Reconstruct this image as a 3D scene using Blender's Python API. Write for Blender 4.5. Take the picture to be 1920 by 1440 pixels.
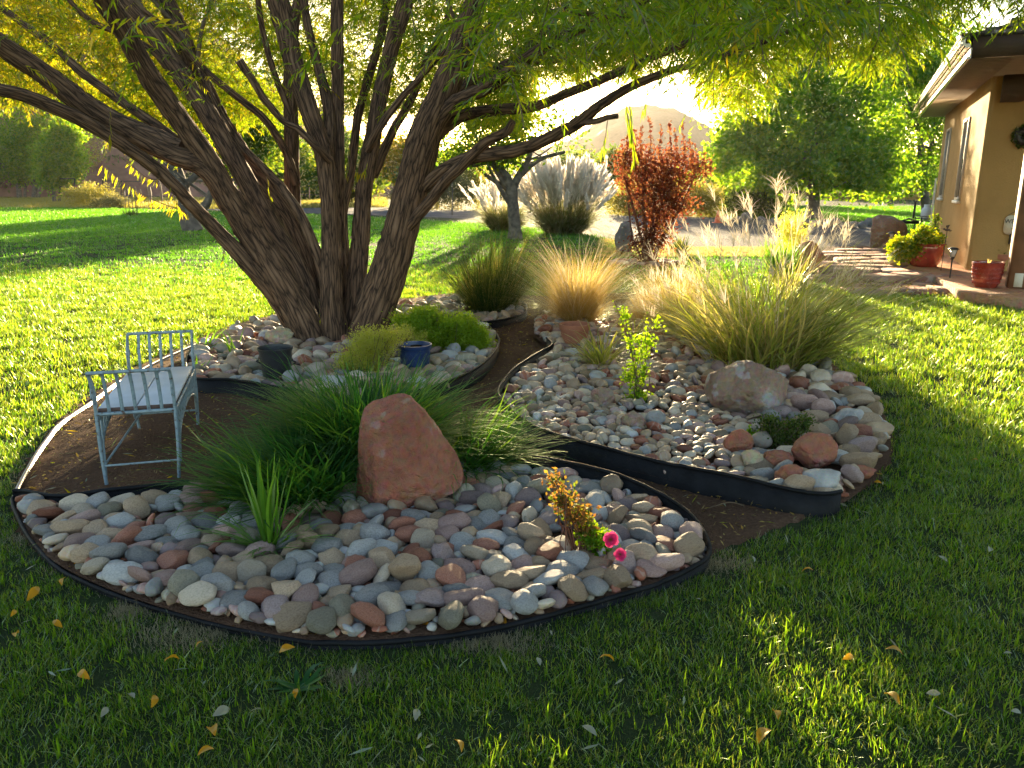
import bpy, math, random
import numpy as np
from mathutils import Vector, Matrix, noise as mnoise
from math import radians as R, sin, cos, pi, tan, atan2, sqrt

for o in list(bpy.data.objects): bpy.data.objects.remove(o, do_unlink=True)
SC = bpy.context.scene
COL = SC.collection

# ------------------------------------------------------------------ camera
EYE = np.array([0.0, 0.0, 1.6]); PITCH = R(14.0); FPX = 1500.0
cam = bpy.data.cameras.new("camera"); camo = bpy.data.objects.new("camera", cam); COL.objects.link(camo)
camo.location = EYE; camo.rotation_euler = (R(90) - PITCH, 0, 0)
cam.sensor_fit = 'HORIZONTAL'; cam.sensor_width = 36.0; cam.lens = 36.0 * FPX / 1920.0
cam.clip_start = 0.05; cam.clip_end = 5000
SC.camera = camo

# ------------------------------------------------------------------ light
SUN_EL = R(6.3); SUN_AZ = R(2.2)
SUNV = np.array([sin(SUN_AZ) * cos(SUN_EL), cos(SUN_AZ) * cos(SUN_EL), sin(SUN_EL)])
w = bpy.data.worlds.new("World"); SC.world = w; w.use_nodes = True
nt = w.node_tree
bg = nt.nodes["Background"]
sky = nt.nodes.new("ShaderNodeTexSky"); sky.sky_type = 'NISHITA'; sky.sun_disc = False
sky.sun_elevation = SUN_EL; sky.sun_rotation = SUN_AZ; sky.altitude = 1200; sky.air_density = 1.0
sky.dust_density = 2.2; sky.ozone_density = 0.7
nt.links.new(sky.outputs[0], bg.inputs[0]); bg.inputs[1].default_value = 0.088
sd = bpy.data.lights.new("sun", 'SUN'); so = bpy.data.objects.new("sun", sd); COL.objects.link(so)
sd.energy = 5.0; sd.angle = R(0.6); sd.color = (1.0, 0.78, 0.46)
so.rotation_euler = Vector(SUNV).to_track_quat('Z', 'Y').to_euler()
SC.view_settings.view_transform = 'Standard'; SC.view_settings.look = 'None'
SC.view_settings.gamma = 1; SC.view_settings.use_curve_mapping = False
SC.view_settings.exposure = 2.68
cy = SC.cycles
cy.max_bounces = 7; cy.diffuse_bounces = 4; cy.glossy_bounces = 2; cy.transmission_bounces = 4
cy.volume_bounces = 0; cy.transparent_max_bounces = 8; cy.sample_clamp_indirect = 6
cy.caustics_reflective = False; cy.caustics_refractive = False
cy.use_denoising = True; cy.use_adaptive_sampling = True; cy.adaptive_threshold = 0.02
try: cy.denoiser = 'OPENIMAGEDENOISE'; cy.denoising_input_passes = 'RGB_ALBEDO_NORMAL'
except Exception: pass

# ------------------------------------------------------------------ pixel <-> world (photo pixels 1920x1440)
_c, _s = cos(PITCH), sin(PITCH)
def ray(px, py):
    x = (np.asarray(px, float) - 960) / FPX; u = (720 - np.asarray(py, float)) / FPX
    return np.stack([x, _c + u * _s, u * _c - _s], -1)
def at(px, py, Y):
    r = ray(px, py); return EYE + r * (np.asarray(Y, float) / r[..., 1])[..., None]
def gnd(px, py, z=0.0):
    r = ray(px, py); return EYE + r * ((z - EYE[2]) / r[..., 2])[..., None]
def proj(p):
    p = np.asarray(p, float) - EYE
    f = p[..., 1] * _c - p[..., 2] * _s; u = p[..., 1] * _s + p[..., 2] * _c
    return np.stack([960 + FPX * p[..., 0] / f, 720 - FPX * u / f, f], -1)

# ------------------------------------------------------------------ mesh building
rng = np.random.default_rng(7)
class MB:
    def __init__(s): s.V = []; s.L = []; s.T = []; s.M = []; s.n = 0
    def add(s, V, F, m=0):
        V = np.asarray(V, np.float32).reshape(-1, 3)
        if isinstance(F, np.ndarray) and F.ndim == 2:
            if len(F):
                s.L.append((F + s.n).ravel()); s.T.append(np.full(len(F), F.shape[1])); s.M.append(np.full(len(F), m))
        else:
            for f in F:
                s.L.append(np.asarray(f) + s.n)
            s.T.append(np.array([len(f) for f in F])); s.M.append(np.full(len(F), m))
        s.V.append(V); s.n += len(V); return s
    def mesh(s, name, mats, smooth=False):
        me = bpy.data.meshes.new(name)
        if s.n:
            V = np.concatenate(s.V)
            me.vertices.add(len(V)); me.vertices.foreach_set('co', V.ravel())
            if s.L:
                L = np.concatenate(s.L).astype(np.int32); T = np.concatenate(s.T).astype(np.int32)
                me.loops.add(len(L)); me.loops.foreach_set('vertex_index', L)
                me.polygons.add(len(T)); st = np.zeros(len(T), np.int32); st[1:] = np.cumsum(T)[:-1]
                me.polygons.foreach_set('loop_start', st); me.polygons.foreach_set('loop_total', T)
                me.polygons.foreach_set('material_index', np.concatenate(s.M).astype(np.int32))
                if smooth: me.polygons.foreach_set('use_smooth', np.ones(len(T), bool))
        if not isinstance(mats, (list, tuple)): mats = [mats]
        for m in mats: me.materials.append(m)
        me.update(calc_edges=True); me.validate()
        return me
    def build(s, name, mats, parent=None, smooth=False, loc=None, sharp=None):
        me = s.mesh(name, mats, smooth)
        if sharp is not None and smooth:
            try: me.set_sharp_from_angle(angle=R(sharp))
            except Exception: pass
        o = bpy.data.objects.new(name, me); COL.objects.link(o)
        if loc is not None: o.location = loc
        if parent is not None: o.parent = parent
        return o

def tag(o, label=None, cat=None, group=None, kind=None):
    if label: o['label'] = label
    if cat: o['category'] = cat
    if group: o['group'] = group
    if kind: o['kind'] = kind
    return o
def empty(name, loc, label, cat, group=None, rz=0.0):
    o = bpy.data.objects.new(name, None); COL.objects.link(o); o.location = loc; o.rotation_euler = (0, 0, rz)
    o.empty_display_size = 0.1
    return tag(o, label, cat, group)
def copy_tree(o, parent=None):
    c = o.copy(); COL.objects.link(c); c.parent = parent
    for ch in list(o.children): copy_tree(ch, c)
    return c

def box(mb, x0, x1, y0, y1, z0, z1, m=0, M=None):
    V = np.array([[x0,y0,z0],[x1,y0,z0],[x1,y1,z0],[x0,y1,z0],[x0,y0,z1],[x1,y0,z1],[x1,y1,z1],[x0,y1,z1]], float)
    if M is not None: V = V @ M[:3, :3].T + M[:3, 3]
    F = np.array([[3,2,1,0],[4,5,6,7],[0,1,5,4],[1,2,6,5],[2,3,7,6],[3,0,4,7]])
    mb.add(V, F, m); return mb
def bevbox(mb, x0, x1, y0, y1, z0, z1, b=0.01, m=0, M=None):
    xs = [(x0, x0 + b), (x1, x1 - b)]; V = []; 
    c = np.array([(x0+x1)/2, (y0+y1)/2, (z0+z1)/2]); h = np.array([(x1-x0)/2, (y1-y0)/2, (z1-z0)/2])
    idx = {}
    for sx in (-1, 1):
        for sy in (-1, 1):
            for sz in (-1, 1):
                for a in range(3):
                    sg = np.array([sx, sy, sz]); p = c + sg * (h - b); p[a] = c[a] + sg[a] * h[a]
                    idx[(sx, sy, sz, a)] = len(V); V.append(p)
    F = []
    for a in range(3):
        u, v = (a + 1) % 3, (a + 2) % 3
        for sg in (-1, 1):
            q = []
            for (su, sv) in ((-1,-1),(1,-1),(1,1),(-1,1)):
                k = [0,0,0]; k[a] = sg; k[u] = su; k[v] = sv; q.append(idx[(k[0],k[1],k[2],a)])
            F.append(q if sg > 0 else q[::-1])
    for a in range(3):
        u, v = (a + 1) % 3, (a + 2) % 3
        for su in (-1, 1):
            for sv in (-1, 1):
                def g(sa, f):
                    k = [0,0,0]; k[a] = sa; k[u] = su; k[v] = sv; return idx[(k[0],k[1],k[2],f)]
                q = [g(-1,u), g(1,u), g(1,v), g(-1,v)]; F.append(q if su*sv < 0 else q[::-1])
    for sx in (-1, 1):
        for sy in (-1, 1):
            for sz in (-1, 1):
                t = [idx[(sx,sy,sz,a)] for a in range(3)]; F.append(t if sx*sy*sz > 0 else t[::-1])
    V = np.array(V)
    if M is not None: V = V @ M[:3, :3].T + M[:3, 3]
    mb.add(V, F, m); return mb
def T(x=0, y=0, z=0, rz=0.0):
    M = np.eye(4); M[0,0] = M[1,1] = cos(rz); M[0,1] = -sin(rz); M[1,0] = sin(rz); M[:3,3] = (x, y, z); return M

def smooth_path(P, n):
    """Catmull-Rom through the rows of P (any columns)."""
    P = np.asarray(P, float); k = len(P)
    if k < 3:
        t = np.linspace(0, 1, n)[:, None]; return P[0] * (1 - t) + P[-1] * t
    Q = np.vstack([2 * P[0] - P[1], P, 2 * P[-1] - P[-2]])
    t = np.linspace(0, k - 1 - 1e-6, n); i = t.astype(int); f = (t - i)[:, None]
    a, b, c, d = Q[i], Q[i+1], Q[i+2], Q[i+3]
    return 0.5 * (2*b + (c - a)*f + (2*a - 5*b + 4*c - d)*f**2 + (3*b - a - 3*c + d)*f**3)

def tube(mb, P, rad, sides=6, m=0, cap=True, rough=0.0, squash=None, seed=0):
    P = np.asarray(P, float); n = len(P); rad = np.broadcast_to(np.asarray(rad, float), (n,))
    t = np.gradient(P, axis=0); t /= np.linalg.norm(t, axis=1)[:, None] + 1e-12
    up = np.array([0.31, 0.17, 0.93]); 
    if abs(t[0] @ up) > 0.95: up = np.array([1.0, 0.1, 0.0])
    N = np.zeros_like(P); a = up - t[0] * (up @ t[0]); a /= np.linalg.norm(a); N[0] = a
    for i in range(1, n):
        a = N[i-1] - t[i] * (N[i-1] @ t[i]); N[i] = a / (np.linalg.norm(a) + 1e-12)
    B = np.cross(t, N); ang = np.arange(sides) * 2 * pi / sides
    rr = rad[:, None] * np.ones(sides)
    if rough:
        rs = np.random.default_rng(seed + 11)
        ph = rs.uniform(0, 6.28, 8); s = np.arange(n)[:, None] * 0.35
        for k in range(2, 7):
            rr = rr * (1 + rough / k * 1.5 * np.sin(k * ang[None] + ph[k-2] + s * 0.25 * (k - 3)) * (1 + 0.5 * np.sin(s * 0.8 + ph[k-1])))
        rr = rr * (1 + rough * 0.6 * rs.normal(size=rr.shape))
    V = P[:, None] + rr[..., None] * (N[:, None] * np.cos(ang)[None, :, None] + B[:, None] * np.sin(ang)[None, :, None])
    V = V.reshape(-1, 3)
    i = np.arange(n - 1)[:, None] * sides; j = np.arange(sides)[None]; j2 = (j + 1) % sides
    F = np.stack([i + j, i + j2, i + sides + j2, i + sides + j], -1).reshape(-1, 4)
    mb.add(V, F, m)
    if cap:
        mb.add(V[:sides], [list(range(sides))[::-1]], m); mb.add(V[-sides:], [list(range(sides))], m)
    return mb

def lathe(mb, prof, sides=32, m=0, close=False, c=(0, 0, 0)):
    prof = np.asarray(prof, float); a = np.arange(sides) * 2 * pi / sides
    V = np.stack([prof[:, 0:1] * np.cos(a), prof[:, 0:1] * np.sin(a), np.repeat(prof[:, 1:2], sides, 1)], -1).reshape(-1, 3) + np.array(c)
    n = len(prof); i = np.arange(n - 1)[:, None] * sides; j = np.arange(sides)[None]; j2 = (j + 1) % sides
    F = np.stack([i + j, i + j2, i + sides + j2, i + sides + j], -1).reshape(-1, 4)
    mb.add(V, F, m); return mb

def blades(mb, root, az, th0, bend, length, width, S=4, m=0, wp=1.6, twist=0.0, fold=0.0, r=rng):
    """Curved tapering blades. th0: tilt from vertical at the root, bend: added tilt at the tip (radians)."""
    root = np.asarray(root, float).reshape(-1, 3); N = len(root)
    f = lambda a: np.broadcast_to(np.asarray(a, float), (N,))
    az, th0, bend, length, width = map(f, (az, th0, bend, length, width))
    t = np.linspace(0, 1, S + 1)
    th = th0[:, None] + bend[:, None] * t[None] ** 1.3
    ds = (length / S)[:, None]
    h = np.zeros((N, S + 1)); z = np.zeros((N, S + 1))
    tm = (th[:, 1:] + th[:, :-1]) / 2
    h[:, 1:] = np.cumsum(np.sin(tm) * ds, 1); z[:, 1:] = np.cumsum(np.cos(tm) * ds, 1)
    azt = az[:, None] + r.normal(0, .28, N)[:, None] * t[None] + (r.normal(0, .10, (N, 1)) * np.sin(t[None] * 6 + r.uniform(0, 6, (N, 1))))
    P = np.stack([root[:, 0:1] + h * np.cos(azt), root[:, 1:2] + h * np.sin(azt), root[:, 2:3] + z], -1)
    tw = az + pi / 2 + f(twist)
    side = np.stack([np.cos(tw), np.sin(tw), np.zeros(N)], -1)
    wt = np.clip(1 - t ** wp, 0.0, 1) * (0.65 + 0.35 * np.minimum(1, t * 5))
    W = (width[:, None] * 0.5 * wt[None])[..., None] * side[:, None]
    A = P - W; Bv = P + W
    tip = P[:, -1:]
    V = np.concatenate([A[:, :-1], Bv[:, :-1], tip], 1)        # 2S+1 per blade
    k = 2 * S + 1; base = (np.arange(N) * k)[:, None]
    q = []
    for i in range(S - 1): q.append([i, S + i, S + i + 1, i + 1])
    if q:
        q = np.array(q); Q = (base[:, None] + q[None]).reshape(-1, 4)
    tr = (base + np.array([[S - 1, 2 * S - 1, 2 * S]])).reshape(-1, 3)
    n0 = mb.n
    mb.add(V.reshape(-1, 3), Q if S > 1 else tr, m)
    if S > 1:
        mb.L.append((tr + n0).ravel()); mb.T.append(np.full(len(tr), 3)); mb.M.append(np.full(len(tr), m))
    return P

def unit(v): return v / (np.linalg.norm(v, axis=-1, keepdims=True) + 1e-12)
def leaves(mb, P, D, length, width, m=0, nrm=None, r=rng, shape=0.42, fold=0.0):
    """Rhombic leaves: base P, direction D, random normals unless given."""
    P = np.asarray(P, float); N = len(P); D = unit(np.asarray(D, float))
    if nrm is None: nrm = r.normal(size=(N, 3))
    S = unit(np.cross(D, nrm)); L = np.broadcast_to(np.asarray(length, float), (N,))[:, None]; W = np.broadcast_to(np.asarray(width, float), (N,))[:, None] * .5
    up = np.cross(S, D)
    mid = P + D * L * shape
    V = np.stack([P, mid - S * W + up * W * fold, P + D * L, mid + S * W + up * W * fold], 1).reshape(-1, 3)
    b = (np.arange(N) * 4)[:, None]
    if fold:
        F = np.concatenate([b + np.array([[0, 1, 2]]), b + np.array([[0, 2, 3]])], 0)
    else: F = b + np.array([[0, 1, 2, 3]])
    mb.add(V, F, m); return mb

def ico(sub):
    bm = __import__('bmesh').new(); __import__('bmesh').ops.create_icosphere(bm, subdivisions=sub, radius=1)
    V = np.array([v.co[:] for v in bm.verts]); F = np.array([[v.index for v in f.verts] for f in bm.faces]); bm.free(); return V, F
ICO = {k: ico(k) for k in (2, 3, 4, 5)}
def nz(P, sc=1.0, off=0.0, octv=3):
    return np.array([mnoise.fractal(Vector((p[0] * sc + off, p[1] * sc - off, p[2] * sc + off * .7)), 1.0, 2.1, octv) for p in P])
def rock(size, seed, sub=4, cuts=5, rough=0.06, boxy=0.0, flat=0.12, cut_r=(0.62, 0.92)):
    """A boulder: a sphere cut by random planes, roughened; size = half extents."""
    r = np.random.default_rng(seed); V, F = ICO[sub]; V = V.copy()
    if boxy: V = unit(np.sign(V) * np.abs(V) ** (1 - boxy)) * (1 + boxy * .25)
    V *= (1 + 0.22 * nz(V, 0.8, seed * 3.1, 2))[:, None]
    for _ in range(cuts):
        n = unit(r.normal(size=3)); d = r.uniform(*cut_r); h = V @ n - d
        V -= np.where(h > 0, h * 0.92, 0)[:, None] * n
    V += unit(V) * (rough * nz(V, 3.0, seed * 1.7, 5))[:, None]
    V = V * np.asarray(size)
    return V, F

def inpoly(P, poly):
    x, y = P[..., 0], P[..., 1]; c = np.zeros(x.shape, bool); n = len(poly)
    for i in range(n):
        x0, y0 = poly[i][:2]; x1, y1 = poly[i - 1][:2]
        k = ((y0 > y) != (y1 > y)); 
        with np.errstate(divide='ignore', invalid='ignore'):
            c ^= k & (x < (x1 - x0) * (y - y0) / (y1 - y0 + 1e-12) + x0)
    return c
def dist_poly(P, poly, closed=True):
    poly = np.asarray(poly)[:, :2]; best = np.full(len(P), 1e9)
    for i in range(0 if closed else 1, len(poly)):
        a, b = poly[i - 1], poly[i]; ab = b - a
        t = np.clip(((P[:, :2] - a) @ ab) / (ab @ ab + 1e-12), 0, 1)
        best = np.minimum(best, np.linalg.norm(P[:, :2] - a - t[:, None] * ab, axis=1))
    return best
def gpoly(px, z=0.0, n=None, closed=True):
    """Pixel outline -> smooth ground outline."""
    G = gnd(*np.array(px, float).T, z) if np.isscalar(z) else np.array([gnd(a[0], a[1], zz) for a, zz in zip(px, z)])
    if n: 
        if closed:
            Q = smooth_path(np.vstack([G[-2:], G, G[:2]]), (len(G) + 4) * 10)
            k = (len(G) + 3) ; t = np.linspace(0, k, len(Q)); G = Q[(t >= 2) & (t < k - 1)]
            G = G[np.linspace(0, len(G) - 1, n).astype(int)]
        else: G = smooth_path(G, n)
    return G
# ------------------------------------------------------------------ materials
def newmat(name):
    m = bpy.data.materials.new(name); m.use_nodes = True; t = m.node_tree
    return m, t, t.nodes["Principled BSDF"]
def N(t, typ, **kw):
    n = t.nodes.new(typ)
    for k, v in kw.items():
        if isinstance(k, str) and hasattr(n, k) and not k.startswith('i_'): setattr(n, k, v)
    return n
def ramp(t, stops, interp='LINEAR'):
    n = t.nodes.new("ShaderNodeValToRGB"); n.color_ramp.interpolation = interp; e = n.color_ramp.elements
    while len(e) < len(stops): e.new(0.5)
    for i, (p, c) in enumerate(stops): e[i].position = p; e[i].color = (*c, 1)
    return n
def tex(t, typ, scale, coord='Object', detail=4, vec=None, dim=None):
    n = t.nodes.new(typ); n.inputs['Scale'].default_value = scale
    if 'Detail' in n.inputs: n.inputs['Detail'].default_value = detail
    if vec is None:
        c = t.nodes.new("ShaderNodeTexCoord"); t.links.new(c.outputs[coord], n.inputs['Vector'])
    else: t.links.new(vec, n.inputs['Vector'])
    return n
def stretched(t, sc, coord='Object'):
    c = t.nodes.new("ShaderNodeTexCoord"); mp = t.nodes.new("ShaderNodeMapping"); mp.inputs['Scale'].default_value = sc
    t.links.new(c.outputs[coord], mp.inputs['Vector']); return mp.outputs[0]
def bump(t, b, h, strength=0.4, dist=0.02, inv=False):
    n = t.nodes.new("ShaderNodeBump"); n.inputs['Strength'].default_value = strength; n.inputs['Distance'].default_value = dist
    n.invert = inv; t.links.new(h, n.inputs['Height'])
    if b is not None: t.links.new(n.outputs[0], b.inputs['Normal'])
    return n
def mat_plain(name, col, rough=0.6, metal=0.0, var=0.12, scale=8.0, bmp=0.2, spec=0.5, dist=0.01, coat=0.0):
    m, t, b = newmat(name); n = tex(t, "ShaderNodeTexNoise", scale, detail=6)
    c = np.array(col); r = ramp(t, [(0.3, tuple(c * (1 - var))), (0.7, tuple(np.minimum(c * (1 + var), 1)))])
    t.links.new(n.outputs[0], r.inputs[0]); t.links.new(r.outputs[0], b.inputs['Base Color'])
    b.inputs['Roughness'].default_value = rough; b.inputs['Metallic'].default_value = metal
    b.inputs['Specular IOR Level'].default_value = spec
    if coat: b.inputs['Coat Weight'].default_value = coat; b.inputs['Coat Roughness'].default_value = 0.08
    if bmp:
        n2 = tex(t, "ShaderNodeTexNoise", scale * 6, detail=5); bump(t, b, n2.outputs[0], bmp, dist)
    return m
def mat_leaf(name, cols, trans, tmix=0.5, rough=0.45, spec=0.3, coord_scale=None, big=None, gloss=0.12):
    """Leaf: per-leaf colour, reflects on one side and glows through from the other."""
    m, t, b = newmat(name); t.nodes.remove(b); out = t.nodes["Material Output"]
    g = t.nodes.new("ShaderNodeNewGeometry")
    k = len(cols); r1 = ramp(t, [((i + 0.5) / k, c) for i, c in enumerate(cols)])
    k2 = len(trans); r2 = ramp(t, [((i + 0.5) / k2, c) for i, c in enumerate(trans)])
    fac = g.outputs['Random Per Island']
    if big:
        n = tex(t, "ShaderNodeTexNoise", big, detail=2)
        mx = t.nodes.new("ShaderNodeMix"); mx.data_type = 'FLOAT'; mx.inputs[0].default_value = 0.6
        t.links.new(fac, mx.inputs[2]); 
        mr = t.nodes.new("ShaderNodeMapRange"); mr.inputs[1].default_value = 0.3; mr.inputs[2].default_value = 0.7
        t.links.new(n.outputs[0], mr.inputs[0]); t.links.new(mr.outputs[0], mx.inputs[3]); fac = mx.outputs[0]
    t.links.new(fac, r1.inputs[0]); t.links.new(fac, r2.inputs[0])
    d = t.nodes.new("ShaderNodeBsdfDiffuse"); tr = t.nodes.new("ShaderNodeBsdfTranslucent"); gl = t.nodes.new("ShaderNodeBsdfGlossy")
    gl.inputs['Roughness'].default_value = rough; gl.inputs['Color'].default_value = (.7, .8, .6, 1)
    t.links.new(r1.outputs[0], d.inputs[0]); t.links.new(r2.outputs[0], tr.inputs[0])
    m1 = t.nodes.new("ShaderNodeMixShader"); m1.inputs[0].default_value = tmix
    t.links.new(d.outputs[0], m1.inputs[1]); t.links.new(tr.outputs[0], m1.inputs[2])
    m2 = t.nodes.new("ShaderNodeMixShader"); fr = t.nodes.new("ShaderNodeFresnel"); fr.inputs[0].default_value = 1.4
    mm = t.nodes.new("ShaderNodeMath"); mm.operation = 'MULTIPLY'; mm.inputs[1].default_value = gloss * .9; mm.use_clamp = True
    t.links.new(fr.outputs[0], mm.inputs[0]); t.links.new(mm.outputs[0], m2.inputs[0])
    t.links.new(m1.outputs[0], m2.inputs[1]); t.links.new(gl.outputs[0], m2.inputs[2])
    t.links.new(m2.outputs[0], out.inputs[0]); return m

M = {}
M['grass'] = mat_leaf('grass_blade', [(.012,.032,.013),(.02,.05,.018),(.03,.066,.02),(.1,.11,.05)], [(.13,.32,.008),(.27,.52,.01),(.38,.6,.012),(.48,.55,.04)], 0.62, rough=.4, gloss=.25)
M['grass_far'] = mat_leaf('grass_blade_far', [(.025,.075,.022),(.04,.1,.025),(.06,.12,.028)], [(.1,.36,.015),(.17,.46,.018),(.26,.54,.02)], 0.52, big=0.35, gloss=.15)
M['willow'] = mat_leaf('willow_leaf', [(.04,.085,.012),(.06,.12,.015),(.09,.14,.015)], [(.25,.42,.008),(.4,.55,.01),(.55,.6,.012)], 0.55)
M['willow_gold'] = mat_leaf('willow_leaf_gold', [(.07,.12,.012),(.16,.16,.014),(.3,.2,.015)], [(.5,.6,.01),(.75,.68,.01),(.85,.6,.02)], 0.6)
M['maple'] = mat_leaf('maple_leaf', [(.04,.11,.025),(.06,.14,.028),(.08,.16,.03)], [(.2,.42,.012),(.32,.55,.014),(.5,.66,.02)], 0.55)
M['tree_green'] = mat_leaf('tree_leaf_green', [(.03,.07,.02),(.045,.09,.02),(.07,.11,.02)], [(.15,.3,.02),(.25,.4,.015),(.45,.5,.02)], 0.45)
M['tree_yellow'] = mat_leaf('tree_leaf_yellow', [(.09,.12,.015),(.14,.14,.015),(.2,.15,.02)], [(.5,.5,.01),(.6,.5,.01),(.7,.5,.02)], 0.5)
M['sage'] = mat_leaf('sage_leaf', [(.09,.1,.06),(.12,.12,.07),(.15,.14,.07)], [(.25,.25,.08),(.3,.28,.08),(.4,.33,.1)], 0.35)
M['rabbit'] = mat_leaf('rabbitbrush_leaf', [(.12,.12,.03),(.18,.15,.03),(.14,.14,.06)], [(.4,.38,.05),(.6,.5,.05),(.5,.45,.1)], 0.45)
M['redleaf'] = mat_leaf('red_shrub_leaf', [(.06,.015,.012),(.12,.025,.018),(.16,.05,.02)], [(.26,.05,.03),(.36,.09,.035),(.5,.2,.05)], 0.42)
M['dark_grass'] = mat_leaf('rush_blade', [(.025,.05,.02),(.04,.07,.025),(.08,.09,.03)], [(.1,.17,.02),(.2,.25,.03),(.4,.35,.06)], 0.4)
M['lily'] = mat_leaf('clump_blade', [(.018,.075,.02),(.03,.1,.024),(.05,.13,.03)], [(.08,.3,.02),(.16,.42,.02),(.35,.55,.03)], 0.42, gloss=.09)
M['yucca'] = mat_leaf('spiky_blade', [(.05,.12,.02),(.07,.16,.025),(.1,.2,.03)], [(.2,.45,.02),(.3,.55,.02)], 0.5, gloss=.2)
M['stipa'] = mat_leaf('golden_blade', [(.3,.2,.07),(.38,.26,.1),(.28,.24,.09)], [(.85,.58,.16),(.9,.68,.26),(.75,.58,.18)], 0.5, gloss=.15)
M['misc'] = mat_leaf('maiden_grass_blade', [(.08,.13,.03),(.14,.18,.05),(.28,.24,.1)], [(.45,.5,.05),(.65,.62,.08),(.85,.68,.22)], 0.5, gloss=.2)
M['plume'] = mat_leaf('plume', [(.5,.42,.3),(.6,.52,.42)], [(.8,.68,.5),(.88,.78,.66)], 0.55, gloss=.1)
M['pampas'] = mat_leaf('pampas_blade', [(.08,.1,.04),(.12,.13,.05),(.2,.18,.09)], [(.25,.3,.06),(.4,.4,.1),(.55,.45,.2)], 0.45, gloss=.12)
M['pplume'] = mat_leaf('pampas_plume', [(.78,.72,.62),(.85,.8,.72)], [(.93,.87,.78),(.97,.93,.88)], 0.55, gloss=.08)
M['fern'] = mat_leaf('feathery_leaf', [(.1,.2,.02),(.14,.24,.025),(.2,.26,.03)], [(.5,.7,.015),(.65,.75,.03)], 0.5)
M['airy'] = mat_leaf('airy_leaf', [(.28,.32,.05),(.38,.38,.08),(.34,.32,.1)], [(.8,.8,.06),(.85,.8,.15)], 0.55)
M['roseleaf'] = mat_leaf('rose_leaf', [(.05,.13,.015),(.08,.17,.02)], [(.4,.65,.01),(.55,.75,.015)], 0.6)
M['roseleaf_red'] = mat_leaf('rose_leaf_autumn', [(.06,.1,.02),(.17,.07,.03),(.2,.11,.03)], [(.25,.35,.02),(.5,.2,.04),(.55,.32,.04)], 0.42)
M['darkshrub'] = mat_leaf('dark_shrub_leaf', [(.03,.055,.015),(.05,.08,.02),(.08,.1,.02)], [(.1,.18,.02),(.2,.28,.02)], 0.4)
M['petal'] = mat_leaf('rose_petal', [(.55,.03,.14),(.7,.06,.2)], [(.8,.06,.25),(.85,.1,.3)], 0.4)
M['yellowflower'] = mat_leaf('coleus_leaf', [(.2,.24,.012),(.28,.27,.015),(.06,.13,.01),(.04,.1,.01)], [(.65,.68,.01),(.7,.62,.01),(.3,.5,.01),(.2,.4,.01)], 0.5)
M['deadleaf'] = mat_leaf('fallen_leaf_orange', [(.5,.2,.015),(.6,.28,.02)], [(.8,.4,.02),(.8,.45,.02)], 0.35)
M['paleleaf'] = mat_leaf('fallen_leaf_pale', [(.25,.26,.16),(.32,.28,.2),(.2,.26,.2)], [(.4,.4,.2),(.4,.36,.2)], 0.25)
M['litter'] = mat_leaf('leaf_litter', [(.1,.055,.03),(.3,.16,.05),(.45,.3,.06),(.05,.03,.02)], [(.3,.2,.05),(.5,.35,.05)], 0.3)
M['deadgrass'] = mat_leaf('dry_grass_blade', [(.2,.17,.11),(.3,.26,.17)], [(.5,.42,.25),(.6,.5,.3)], 0.4)

def bark(name, base, dark, warm, sc=1.0, strength=0.9, dist=0.03):
    m, t, b = newmat(name)
    v = stretched(t, (1, 1, 1), 'UV')
    mp = t.nodes.new("ShaderNodeMapping"); mp.inputs['Scale'].default_value = (1.25, 0.13, 1); t.links.new(v, mp.inputs[0])
    nw = tex(t, "ShaderNodeTexNoise", 6 * sc, vec=mp.outputs[0], detail=3)
    ad = t.nodes.new("ShaderNodeVectorMath"); ad.operation = 'MULTIPLY_ADD'; ad.inputs[1].default_value = (.12, .12, .12)
    t.links.new(nw.outputs['Color'], ad.inputs[0]); t.links.new(mp.outputs[0], ad.inputs[2])
    vo = tex(t, "ShaderNodeTexVoronoi", 26 * sc, vec=ad.outputs[0]); vo.feature = 'DISTANCE_TO_EDGE'
    n2 = tex(t, "ShaderNodeTexNoise", 60 * sc, vec=ad.outputs[0], detail=6)
    mul = t.nodes.new("ShaderNodeMath"); mul.operation = 'MULTIPLY'; mul.inputs[1].default_value = 2.2; mul.use_clamp = True
    t.links.new(vo.outputs[0], mul.inputs[0])
    mix = t.nodes.new("ShaderNodeMath"); mix.operation = 'MULTIPLY_ADD'; mix.inputs[1].default_value = 0.45
    t.links.new(n2.outputs[0], mix.inputs[0]); t.links.new(mul.outputs[0], mix.inputs[2])
    r = ramp(t, [(0.22, dark), (0.45, base), (0.9, warm)]); t.links.new(mix.outputs[0], r.inputs[0])
    t.links.new(r.outputs[0], b.inputs['Base Color']); b.inputs['Roughness'].default_value = 0.85
    b.inputs['Specular IOR Level'].default_value = 0.2
    bump(t, b, mix.outputs[0], strength, dist); return m
M['bark'] = bark('willow_bark', (.185,.105,.063), (.032,.019,.013), (.36,.22,.14), 1.0, .75, 0.025)
M['bark_old'] = mat_plain('grey_bark', (.12,.1,.085), .9, var=.4, scale=5, bmp=.8, dist=.03)
M['bark_pale'] = mat_plain('patchy_bark', (.14,.115,.09), .9, var=.6, scale=7, bmp=.8, dist=.03)
M['twig'] = mat_plain('twig_bark', (.14,.09,.05), .8, var=.3, scale=20, bmp=.3)
M['redtwig'] = mat_plain('red_twig', (.16,.06,.035), .7, var=.3, scale=20, bmp=.2)
M['cutwood'] = mat_plain('cut_wood', (.45,.34,.22), .8, var=.2, scale=40, bmp=.1)

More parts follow.
